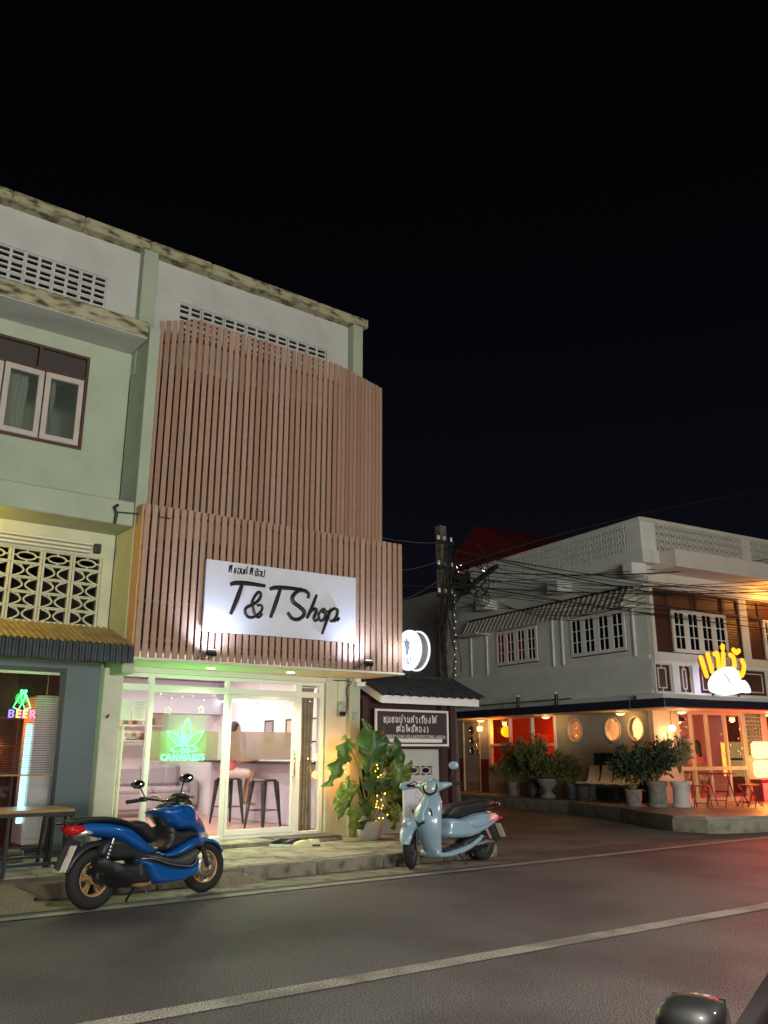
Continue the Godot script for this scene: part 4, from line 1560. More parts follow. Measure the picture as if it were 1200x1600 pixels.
func nets(bones: Array, cell: float, k := 0.03) -> ArrayMesh:
	# surface nets over the smooth union of tapered capsules [a, b, ra, rb]
	var lo := Vector3(1e9, 1e9, 1e9)
	var hi := -lo
	for b in bones:
		for e in 2:
			var r: float = b[2 + e] + cell * 2.0
			lo = lo.min(b[e] - Vector3(r, r, r))
			hi = hi.max(b[e] + Vector3(r, r, r))
	var n := Vector3i(((hi - lo) / cell).ceil()) + Vector3i.ONE
	var f := PackedFloat32Array()
	f.resize(n.x * n.y * n.z)
	f.fill(1.0)
	for b in bones:
		var m: float = maxf(b[2], b[3]) + 0.06
		var a0 := Vector3i(((b[0].min(b[1]) - Vector3(m, m, m) - lo) / cell).floor()).max(Vector3i.ZERO)
		var a1 := Vector3i(((b[0].max(b[1]) + Vector3(m, m, m) - lo) / cell).ceil()).min(n - Vector3i.ONE)
		for z in range(a0.z, a1.z + 1):
			for y in range(a0.y, a1.y + 1):
				for x in range(a0.x, a1.x + 1):
					var i := (z * n.y + y) * n.x + x
					f[i] = smin(f[i], capsule(lo + Vector3(x, y, z) * cell, b[0], b[1], b[2], b[3]), k)
	var idx := {}
	var verts := PackedVector3Array()
	var st := ST()
	st.set_smooth_group(0)
	var sx := 1
	var sy := n.x
	var sz := n.x * n.y
	for z in n.z - 1:
		for y in n.y - 1:
			for x in n.x - 1:
				var i := (z * n.y + y) * n.x + x
				var c := Vector3.ZERO
				var cnt := 0
				var s0 := f[i] < 0.0
				var all_same := true
				for q in [sx, sy, sz, sx + sy, sx + sz, sy + sz, sx + sy + sz]:
					if (f[i + q] < 0.0) != s0:
						all_same = false
						break
				if all_same:
					continue
				for e in [[0, 0, 0, 0], [0, 1, 0, 0], [0, 0, 1, 0], [0, 1, 1, 0], [1, 0, 0, 0], [1, 1, 0, 0], [1, 0, 1, 0], [1, 1, 1, 0], [2, 0, 0, 0], [2, 1, 0, 0], [2, 0, 1, 0], [2, 1, 1, 0]]:
					var p := Vector3.ZERO
					var ax: int = e[0]
					p[(ax + 1) % 3] = e[1]
					p[(ax + 2) % 3] = e[2]
					var q := p
					q[ax] = 1
					var fa := f[i + int(p.x) * sx + int(p.y) * sy + int(p.z) * sz]
					var fb := f[i + int(q.x) * sx + int(q.y) * sy + int(q.z) * sz]
					if (fa < 0.0) != (fb < 0.0):
						c += p.lerp(q, fa / (fa - fb))
						cnt += 1
				idx[i] = verts.size()
				verts.append(lo + (Vector3(x, y, z) + c / cnt) * cell)
	for z in range(1, n.z - 1):
		for y in range(1, n.y - 1):
			for x in range(1, n.x - 1):
				var i := (z * n.y + y) * n.x + x
				var s0 := f[i] < 0.0
				for ax in 3:
					var d: int = [sx, sy, sz][ax]
					if (f[i + d] < 0.0) == s0:
						continue
					var u: int = [sy, sz, sx][ax]
					var v: int = [sz, sx, sy][ax]
					if not (idx.has(i) and idx.has(i - u) and idx.has(i - u - v) and idx.has(i - v)):
						continue
					var q := [verts[idx[i]], verts[idx[i - u]], verts[idx[i - u - v]], verts[idx[i - v]]]
					var o := Vector3.ZERO
					o[ax] = 1.0 if s0 else -1.0
					face(st, q, o)
	return done(st)

func person(label: String, seat: Vector3, turn: float, top: Material, bottom: Material, scale := 1.0) -> Node3D:
	# seated figure; local +x is where it faces, origin on the seat
	var t := thing("person", label, "person", seat, turn)
	t.scale = Vector3.ONE * scale
	var V := func(x: float, y: float, z: float) -> Vector3: return Vector3(x, y, z)
	var b := []
	b.append([V.call(-0.02, 0.09, -0.07), V.call(-0.02, 0.09, 0.07), 0.12, 0.12])
	b.append([V.call(-0.02, 0.10, 0), V.call(0.0, 0.36, 0), 0.13, 0.12])
	b.append([V.call(0.0, 0.36, -0.05), V.call(0.04, 0.52, -0.07), 0.11, 0.09])
	b.append([V.call(0.0, 0.36, 0.05), V.call(0.04, 0.52, 0.07), 0.11, 0.09])
	b.append([V.call(0.04, 0.55, 0), V.call(0.07, 0.68, 0), 0.06, 0.05])
	for s in [-1.0, 1.0]:
		b.append([V.call(0.0, 0.08, s * 0.09), V.call(0.40, 0.05, s * 0.11), 0.085, 0.06])
		b.append([V.call(0.40, 0.05, s * 0.11), V.call(0.30, -0.40, s * 0.10), 0.055, 0.036])
		b.append([V.call(0.30, -0.42, s * 0.10), V.call(0.46, -0.46, s * 0.11), 0.034, 0.025])
		b.append([V.call(0.04, 0.53, s * 0.16), V.call(0.12, 0.27, s * 0.22), 0.05, 0.04])
		b.append([V.call(0.12, 0.27, s * 0.22), V.call(0.38, 0.29, s * 0.12), 0.038, 0.028])
		b.append([V.call(0.38, 0.29, s * 0.12), V.call(0.44, 0.29, s * 0.10), 0.026, 0.022])
		for fg in 4:
			b.append([V.call(0.44, 0.295 + 0.003 * fg, s * (0.13 - fg * 0.017)), V.call(0.50 - 0.008 * absf(fg - 1.5), 0.28, s * (0.12 - fg * 0.016)), 0.009, 0.008])
		b.append([V.call(0.42, 0.28, s * 0.085), V.call(0.46, 0.275, s * 0.06), 0.010, 0.008])
	b.append([V.call(0.08, 0.76, 0), V.call(0.09, 0.83, 0), 0.085, 0.09])
	b.append([V.call(0.13, 0.71, 0), V.call(0.12, 0.76, 0), 0.05, 0.06])
	b.append([V.call(0.178, 0.77, 0), V.call(0.19, 0.75, 0), 0.014, 0.016])
	for s in [-1.0, 1.0]:
		b.append([V.call(0.085, 0.785, s * 0.088), V.call(0.08, 0.755, s * 0.086), 0.016, 0.012])
	put("body", nets(b, 0.018, 0.03), M.skin, t)
	var c := []
	for k in 4:
		c.append([b[k][0], b[k][1], b[k][2] + 0.014, b[k][3] + 0.014])
	c[0][0].y += 0.04
	c[0][1].y += 0.04
	for s in [-1.0, 1.0]:
		c.append([V.call(0.04, 0.53, s * 0.16), V.call(0.10, 0.34, s * 0.205), 0.066, 0.06])
	put("top", nets(c, 0.022, 0.04), top, t)
	c = []
	c.append([V.call(-0.02, 0.08, -0.07), V.call(-0.02, 0.08, 0.07), 0.136, 0.136])
	for s in [-1.0, 1.0]:
		c.append([V.call(0.0, 0.08, s * 0.09), V.call(0.30, 0.06, s * 0.11), 0.102, 0.085])
	put("shorts", nets(c, 0.022, 0.03), bottom, t)
	c = [[V.call(0.055, 0.80, 0), V.call(0.06, 0.86, 0), 0.102, 0.098], [V.call(0.01, 0.78, 0), V.call(-0.03, 0.58, 0), 0.085, 0.06]]
	put("hair", nets(c, 0.022, 0.03), M.hair, t)
	for s in [-1.0, 1.0]:
		var st := ST()
		ellipsoid(st, V.call(0.166, 0.80, s * 0.032), Vector3(0.008, 0.008, 0.012), Basis.IDENTITY, 8, 6)
		part("eye", st, M.ink, t)
	return t

# ------------------------------------------------------------------ the bar next door
func corrugated(x0: float, x1: float, a: Vector2, b: Vector2, pitch: float, amp: float, thick := 0.006) -> SurfaceTool:
	# sheet waved along x from (y, z) a to b
	var st := ST()
	var n := int((x1 - x0) / pitch * 8.0)
	var d := Vector3(0, b.x - a.x, b.y - a.y).normalized()
	var nn := Vector3(1, 0, 0).cross(d).normalized()
	var rings := []
	for s in 2:
		var e: Vector2 = a if s == 0 else b
		var ring := []
		for i in n + 1:
			var x := lerpf(x0, x1, float(i) / n)
			ring.append(Vector3(x, e.x, e.y) + nn * amp * sin((x - x0) / pitch * TAU))
		for i in n + 1:
			var x := lerpf(x1, x0, float(i) / n)
			ring.append(Vector3(x, e.x, e.y) + nn * (amp * sin((x - x0) / pitch * TAU) - thick))
		rings.append(ring)
	skin(st, rings, true, false)
	return st

func bar_front() -> void:
	var aw := thing("corrugated_awning", "corrugated tin awning with dark upright skirt over the bar window", "awning")
	for k in 4:
		part("roof_sheet", corrugated(0.3 + k * 0.93, 0.3 + k * 0.93 + 0.925, Vector2(3.02, ZF + 0.02), Vector2(2.70, -10.56), 0.077, 0.012), M.corrugated_old, aw)
		part("skirt_sheet", corrugated(0.3 + k * 0.93, 0.3 + k * 0.93 + 0.925, Vector2(2.69, -10.55), Vector2(2.475, -10.545), 0.077, 0.012), M.corrugated, aw)
	var st := ST()
	box(st, Vector3(2.1, 2.60, -10.60), Vector3(3.6, 0.05, 0.04))
	part("edge_rail", st, M.steel_dark, aw)
	for x in [1.2, 3.2]:
		st = ST()
		bar(st, Vector3(x, 2.62, -10.6), Vector3(x, 2.66, ZF + 0.02), 0.04, 0.04)
		part("bracket", st, M.steel_dark, aw)
	var t := thing("bar_storefront", "blue-grey bar front with wide dark-framed window beside the shop", "shop front")
	st = ST()
	holed(st, Rect2(0.0, 0.13, 3.93, 2.4), [Rect2(1.2, 0.21, 2.29, 2.24)], 0.12, Transform3D(Basis.IDENTITY, Vector3(0, 0, ZF + 0.03)))
	part("wall", st, M.bluegrey, t)
	st = ST()
	holed(st, Rect2(1.2, 0.21, 2.29, 2.24), [Rect2(1.25, 0.27, 1.10, 2.13), Rect2(2.39, 0.27, 1.05, 2.13)], 0.08, Transform3D(Basis.IDENTITY, Vector3(0, 0, ZF + 0.01)))
	part("window_frame", st, M.steel_dark, t)
	for x in [1.80, 2.915]:
		st = ST()
		box(st, Vector3(x, 1.335, ZF - 0.03), Vector3(1.06, 2.13, 0.006))
		part("pane", st, M.glass, t)
	st = ST()
	box(st, Vector3(2.35, 1.12, ZF - 0.02), Vector3(2.2, 0.02, 0.03))
	part("glazing_bar", st, M.table_wood, t)
	# room behind
	var rm := structure(Node3D.new())
	rm.name = "bar_room"
	add_child(rm)
	st = ST()
	box(st, Vector3(1.9, 0.12, ZF - 2.0), Vector3(3.9, 0.14, 3.7))
	part("floor", st, M.brown_wood, rm)
	st = ST()
	box(st, Vector3(1.9, 2.72, ZF - 2.0), Vector3(3.9, 0.08, 3.7))
	part("ceiling", st, M.brown_wood, rm)
	st = ST()
	box(st, Vector3(1.9, 1.4, ZF - 3.8), Vector3(3.9, 2.6, 0.08))
	part("wall_back", st, M.brown_wood, rm)
	st = ST()
	box(st, Vector3(3.9, 1.4, ZF - 2.0), Vector3(0.06, 2.6, 3.6))
	part("wall_right", st, M.brown_wood, rm)
	st = ST()
	box(st, Vector3(0.0, 1.4, ZF - 2.0), Vector3(0.08, 2.6, 3.6))
	part("wall_left", st, M.brown_wood, rm)
	# blind of many thin slats
	var bl := thing("window_blind", "half-lowered dark slatted blind behind the bar window", "blind")
	st = ST()
	for k in 44:
		box(st, Vector3(2.62, 2.37 - k * 0.029, ZF - 0.12), Vector3(1.62, 0.002, 0.022), 0.0, Basis.from_euler(Vector3(0.25, 0, 0)))
	var sl := part("blind_slat", st, M.brown_wood, bl)
	sl.set_meta("kind", "stuff")
	for x in [1.95, 2.6, 3.3]:
		st = ST()
		tube(st, [Vector3(x, 2.4, ZF - 0.105), Vector3(x, 1.1, ZF - 0.105)], 0.002, 4)
		part("cord", st, M.pvc, bl)
	st = ST()
	box(st, Vector3(2.62, 2.385, ZF - 0.12), Vector3(1.64, 0.035, 0.04))
	part("head_rail", st, M.pvc, bl)
	# beer neon
	var nb := thing("neon_beer_sign", "neon sign of two crossed bottles over coloured BEER letters in bar window", "neon sign", Vector3(3.0, 1.86, ZF - 0.07))
	for s in [-1.0, 1.0]:
		st = ST()
		var o := []
		for p in [[0.012, 0.0], [0.012, 0.05], [0.035, 0.09], [0.035, 0.25], [-0.035, 0.25], [-0.035, 0.09], [-0.012, 0.05], [-0.012, 0.0], [0.012, 0.0]]:
			var q: Vector2 = Vector2(p[0], -p[1]).rotated(s * 0.42)
			o.append(Vector3(q.x - s * 0.03, 0.295 + q.y, s * 0.006))
		tube(st, o, 0.008, 6)
		part("bottle_tube", st, M.neon_green, nb)
	var ms := [M.neon_blue, M.neon_yellow, M.neon_yellow, M.neon_pink]
	for k in 4:
		put("letter_tube", words("BEER"[k], 0.10, 0.014, true), ms[k], nb, Vector3(-0.12 + k * 0.085, 0.0, 0.0))
	omni("neon_light", nb, Vector3(0, 0.2, 0.12), Color(0.1, 1.0, 0.2), 0.16, 0.1)
	omni("letter_light", nb, Vector3(0.03, 0.0, 0.1), Color(1.0, 0.4, 0.7), 0.05, 0.08)
	# drinks fridge with its lit door edge
	var fr := thing("drinks_fridge", "tall pale drinks fridge with a bright upright lamp behind bar glass", "fridge", Vector3(3.36, 0.19, ZF - 0.55))
	st = ST()
	box(st, Vector3(0.07, 1.0, 0), Vector3(0.40, 1.85, 0.5), 0.02)
	part("cabinet", st, M.fridge, fr)
	st = ST()
	box(st, Vector3(0.07, 1.0, 0.26), Vector3(0.38, 1.7, 0.02), 0.006)
	var fd := part("door", st, M.fridge, fr)
	st = ST()
	tube(st, [Vector3(0.22, 0.8, 0.275), Vector3(0.22, 0.82, 0.3), Vector3(0.22, 1.2, 0.3), Vector3(0.22, 1.22, 0.275)], 0.01, 6)
	part("handle", st, M.steel, fd)
	st = ST()
	box(st, Vector3(-0.18, 0.95, 0.24), Vector3(0.075, 1.22, 0.04), 0.01)
	part("lamp_tube", st, M.tube_white, fr)
	area("tube_light", fr, Vector3(-0.18, 0.95, 0.29), Vector3(-0.5, 0, 1), Vector2(0.08, 1.2), Color(0.7, 0.97, 1.0), 0.28)
	# back bar shelf with bottles and amber lamps
	var bs := thing("bottle_shelf", "dark back bar shelf lit by amber lamps inside the bar", "shelf", Vector3(2.6, 0.2, ZF - 1.6))
	for k in 3:
		st = ST()
		box(st, Vector3(0, 0.9 + k * 0.38, 0), Vector3(1.5, 0.03, 0.3))
		part("shelf_board", st, M.brown_wood, bs)
	for x in [-0.74, 0.74]:
		st = ST()
		box(st, Vector3(x, 0.95, 0), Vector3(0.03, 1.9, 0.3))
		part("side_panel", st, M.brown_wood, bs)
	var amber := thing("amber_lamp_cluster", "cluster of amber globe lamps glowing above the back bar", "lamps", Vector3(2.85, 1.72, ZF - 0.9))
	for k in 9:
		st = ST()
		ellipsoid(st, Vector3(rng.randf_range(-0.22, 0.12), rng.randf_range(-0.16, 0.18), rng.randf_range(-0.2, 0.1)), Vector3.ONE * rng.randf_range(0.015, 0.03), Basis.IDENTITY, 8, 6)
		part("globe", st, M.amber_dot, amber)
	st = ST()
	tube(st, [Vector3(0, 0.95, 0), Vector3(0, 0.1, 0), Vector3(-0.1, -0.1, 0)], 0.006, 5)
	part("flex", st, M.cable, amber)
	omni("amber_light", amber, Vector3(0, 0, 0.25), Color(1.0, 0.5, 0.15), 0.5, 0.1)
	for k in 12:
		st = ST()
		lathe(st, [Vector2(0.035, 0), Vector2(0.036, 0.15), Vector2(0.014, 0.2), Vector2(0.013, 0.26)], 10)
		tag(part("bottle", st, M.bottle_brown, self, Vector3(2.0 + (k % 6) * 0.2 + rng.randf_range(-0.03, 0.03), 0.2 + 0.916 + (k / 6) * 0.38, ZF - 1.55)), "brown glass bottle standing on the dark back bar shelf", "bottle", "bottles on the back bar")
	# table and stool on the pavement
	var tb := thing("bar_table", "wooden-topped table on black steel legs in front of the bar", "table", Vector3(2.42, 0.145, -10.15))
	for k in 4:
		st = ST()
		box(st, Vector3(0, 0.645, -0.27 + k * 0.18), Vector3(1.58, 0.03, 0.177), 0.004)
		part("top_board", st, M.table_wood, tb)
	st = ST()
	holed(st, Rect2(-0.8, -0.36, 1.6, 0.72), [Rect2(-0.77, -0.33, 1.54, 0.66)], 0.035, Transform3D(Basis(Vector3(1, 0, 0), Vector3(0, 0, 1), Vector3(0, 1, 0)), Vector3(0, 0.629, 0)))
	part("frame", st, M.steel_dark, tb)
	for x in [-0.78, 0.12, 0.78]:
		for z in [-0.34, 0.34]:
			if x == 0.12 and z < 0:
				continue
			st = ST()
			box(st, Vector3(x, 0.297, z), Vector3(0.035, 0.594, 0.035), 0.003)
			part("leg", st, M.steel_dark, tb)
	st = ST()
	box(st, Vector3(0, 0.12, -0.34), Vector3(1.5, 0.03, 0.03))
	part("stretcher", st, M.steel_dark, tb)
	st = ST()
	box(st, Vector3(0, 0.12, 0.34), Vector3(1.5, 0.03, 0.03))
	part("stretcher", st, M.steel_dark, tb)
	var sl2 := thing("pavement_stool", "low black wooden stool tucked beside the bar table", "stool", Vector3(3.30, 0.145, -10.62))
	st = ST()
	box(st, Vector3(0, 0.55, 0), Vector3(0.3, 0.03, 0.28), 0.006)
	part("seat", st, M.steel_dark, sl2)
	for x in [-1.0, 1.0]:
		for z in [-1.0, 1.0]:
			st = ST()
			bar(st, Vector3(x * 0.15, 0, z * 0.14), Vector3(x * 0.12, 0.54, z * 0.11), 0.04, 0.03)
			part("leg", st, M.steel_dark, sl2)
	st = ST()
	box(st, Vector3(0, 0.15, 0.125), Vector3(0.26, 0.03, 0.02))
	part("stretcher", st, M.steel_dark, sl2)
	st = ST()
	box(st, Vector3(2.99, 0.21, -11.2), Vector3(0.2, 0.14, 0.2), 0.012)
	tag(part("concrete_block", st, M.rubble, self), "small concrete block on the pavement at the foot of the bar wall", "block")

# ------------------------------------------------------------------ village notice shelter
func shelter() -> void:
	var t := thing("notice_shelter", "maroon timber notice shelter with tiled lean-to roof beside the shop", "shelter", Vector3(0, 0, -11.5))
	var st := ST()
	# low white wall behind with three pierced openings
	var holes := []
	for k in 3:
		holes.append(Rect2(9.02 + k * 0.27, 1.02, 0.24, 0.15))
	holed(st, Rect2(8.13, 0.06, 1.85, 1.42), holes, 0.1, Transform3D(Basis.IDENTITY, Vector3(0, 0, -0.06)))
	part("low_wall", st, M.white_wall, t)
	for k in 3:
		st = ST()
		var a := []
		for sg in [-1.0, 1.0]:
			a = []
			for j in 9:
				var u := PI * j / 8.0
				a.append(Vector3(9.14 + k * 0.27 - cos(u) * 0.1, 1.095 + sg * sin(u) * 0.05, -0.1))
			tube(st, a, 0.012, 6, 2.0, Vector3(0, 0, 1))
		bar(st, Vector3(9.14 + k * 0.27, 1.02, -0.1), Vector3(9.14 + k * 0.27, 1.055, -0.1), 0.03, 0.05, Vector3(0, 0, 1))
		bar(st, Vector3(9.14 + k * 0.27, 1.135, -0.1), Vector3(9.14 + k * 0.27, 1.17, -0.1), 0.03, 0.05, Vector3(0, 0, 1))
		part("pierced_block", st, M.white_wall, t)
	for k in 13:
		st = ST()
		box(st, Vector3(8.22 + k * 0.145, 1.8, -0.13), Vector3(0.14, 1.0, 0.02), 0.003)
		part("back_plank", st, M.maroon, t)
	for x in [8.30, 10.0, 10.2]:
		st = ST()
		box(st, Vector3(x, 1.15, 0.0), Vector3(0.11, 2.2, 0.11), 0.006)
		part("post", st, M.maroon, t)
	st = ST()
	box(st, Vector3(9.25, 1.47, -0.02), Vector3(1.95, 0.06, 0.05))
	part("cross_rail", st, M.maroon, t)
	# roof: pale fascia boards and waved tiles
	st = ST()
	box(st, Vector3(9.50, 2.225, 0.32), Vector3(2.14, 0.13, 0.03), 0.004)
	part("fascia_board", st, M.white_plastic, t)
	st = ST()
	bar(st, Vector3(8.42, 2.225, 0.32), Vector3(8.42, 2.55, -0.38), 0.12, 0.025, Vector3(1, 0, 0))
	part("barge_board", st, M.white_plastic, t)
	for k in 3:
		part("roof_sheet", corrugated(8.36 + k * 0.76, 8.36 + k * 0.76 + 0.755, Vector2(2.66, -0.42), Vector2(2.30, 0.42), 0.19, 0.032, 0.012), M.tile_roof, t)
	st = ST()
	tube(st, [Vector3(8.36, 2.68, -0.42), Vector3(10.62, 2.68, -0.42)], 0.035, 8)
	part("ridge_cap", st, M.tile_roof, t)
	# notice board
	var nb := thing("village_sign", "dark brown village sign board with white Thai lettering and white frame", "sign", Vector3(9.26, 1.785, -11.42))
	st = ST()
	box(st, Vector3.ZERO, Vector3(1.54, 0.55, 0.02))
	part("board", st, M.board_brown, nb)
	st = ST()
	holed(st, Rect2(-0.79, -0.295, 1.58, 0.59), [Rect2(-0.755, -0.26, 1.51, 0.52)], 0.03, Transform3D(Basis.IDENTITY, Vector3(0, 0, 0.02)))
	part("frame", st, M.white_plastic, nb)
	thai("ชุมชนบ้านหัวเวียงใต้", 0.085, 0.0085, M.letter_white, nb, Vector3(-0.62, 0.085, 0.014), Basis.IDENTITY, 0.0, 0.98)
	thai("(ต้อโพธิ์ทอง)", 0.08, 0.0085, M.letter_white, nb, Vector3(-0.36, -0.065, 0.014), Basis.IDENTITY, 0.0, 1.05)
	put("letter_row", words("HUAWIENGTAI VILLAGE(POTONG AREA)", 0.052, 0.003), M.letter_white, nb, Vector3(0.0, -0.145, 0.0125), Basis.from_scale(Vector3(1.12, 1, 1)))
	st = ST()
	box(st, Vector3(0.02, -0.205, 0.0115), Vector3(1.25, 0.06, 0.003))
	part("painted_band", st, M.letter_white, nb)
	# standing sign board on the pavement
	var ab := thing("standing_sign", "rounded white standing sign board behind the pale blue scooter", "sign", Vector3(8.15, 0.145, -9.95), 0.12)
	st = ST()
	var pk := PackedVector2Array()
	for c in [[0.26, 0.05, -PI / 2], [0.26, 0.80, 0.0], [-0.26, 0.80, PI / 2], [-0.26, 0.05, PI]]:
		for k in 6:
			var a: float = c[2] + PI * 0.5 * k / 5.0
			pk.append(Vector2(c[0] + cos(a) * 0.045, c[1] + sin(a) * 0.045))
	extrude(st, pk, 0.03)
	part("panel", st, M.sign_white, ab)
	put("lettering", words("TO", 0.13, 0.004), M.pale_ink, ab, Vector3(-0.12, 0.44, 0.032))
	put("lettering", words("OPEN", 0.045, 0.003), M.pale_ink, ab, Vector3(-0.08, 0.27, 0.032))
	st = ST()
	tube(st, star_outline(Vector3(-0.05, 0.66, 0.032), 0.06), 0.005, 5)
	tube(st, star_outline(Vector3(0.08, 0.72, 0.032), 0.035), 0.005, 5)
	part("painted_star", st, M.pale_ink, ab)
	st = ST()
	bar(st, Vector3(0.05, 0.7, 0), Vector3(0.05, 0, -0.2), 0.03, 0.02)
	bar(st, Vector3(0.22, 0.7, 0), Vector3(0.22, 0, -0.2), 0.03, 0.02)
	part("stand", st, M.steel_dark, ab)

# ------------------------------------------------------------------ the corner building across the side street
const CORNER := Vector3(17.1, 0, -12.2)
var F2 := Basis.from_euler(Vector3(0, -PI / 2, 0))   # frame of the side-street face: x runs to the corner, z outward
var cb: Node3D

func sash(win: Node3D, b: Basis, x: float, y: float, w: float, h: float, cols: int, rows: int, z: float, m: Material, g: Material, rim := 0.07) -> void:
	var holes := []
	var mt := 0.022
	var cw := (w - 2 * rim - mt * (cols - 1)) / cols
	var chh := (h - 2 * rim - mt * (rows - 1)) / rows
	for i in cols:
		for j in rows:
			holes.append(Rect2(x + rim + i * (cw + mt), y + rim + j * (chh + mt), cw, chh))
	var st := ST()
	holed(st, Rect2(x, y, w, h), holes, 0.04)
	part("sash", st, m, win, b * Vector3(0, 0, z), b)
	for q in holes:
		st = ST()
		box(st, Vector3(q.get_center().x, q.get_center().y, -0.02), Vector3(q.size.x, q.size.y, 0.006))
		part("pane", st, g, win, b * Vector3(0, 0, z), b)

func ellipse_plate(st: SurfaceTool, r: Rect2, rx: float, ry: float, depth: float) -> void:
	var c := r.get_center()
	var n := 32
	var o := []
	var e := []
	for k in n:
		var a := TAU * (k + 0.5) / n
		var d := Vector2(cos(a), sin(a))
		var s := minf(r.size.x * 0.5 / maxf(absf(d.x), 1e-6), r.size.y * 0.5 / maxf(absf(d.y), 1e-6))
		o.append(c + d * s)
		e.append(c + Vector2(d.x * rx, d.y * ry))
	st.set_smooth_group(-1)
	for k in n:
		var l := (k + 1) % n
		for z in [0.0, -depth]:
			face(st, [Vector3(o[k].x, o[k].y, z), Vector3(o[l].x, o[l].y, z), Vector3(e[l].x, e[l].y, z), Vector3(e[k].x, e[k].y, z)], Vector3(0, 0, 1 if z == 0.0 else -1))
			# the corner of the rectangle between two rays
			if absf(o[k].x - o[l].x) > 1e-5 and absf(o[k].y - o[l].y) > 1e-5:
				var q := Vector2(r.end.x if o[k].x > c.x else r.position.x, r.end.y if o[k].y > c.y else r.position.y)
				face(st, [Vector3(o[k].x, o[k].y, z), Vector3(q.x, q.y, z), Vector3(o[l].x, o[l].y, z)], Vector3(0, 0, 1 if z == 0.0 else -1))
		face(st, [Vector3(e[k].x, e[k].y, 0), Vector3(e[l].x, e[l].y, 0), Vector3(e[l].x, e[l].y, -depth), Vector3(e[k].x, e[k].y, -depth)], Vector3(c.x - e[k].x, c.y - e[k].y, 0))

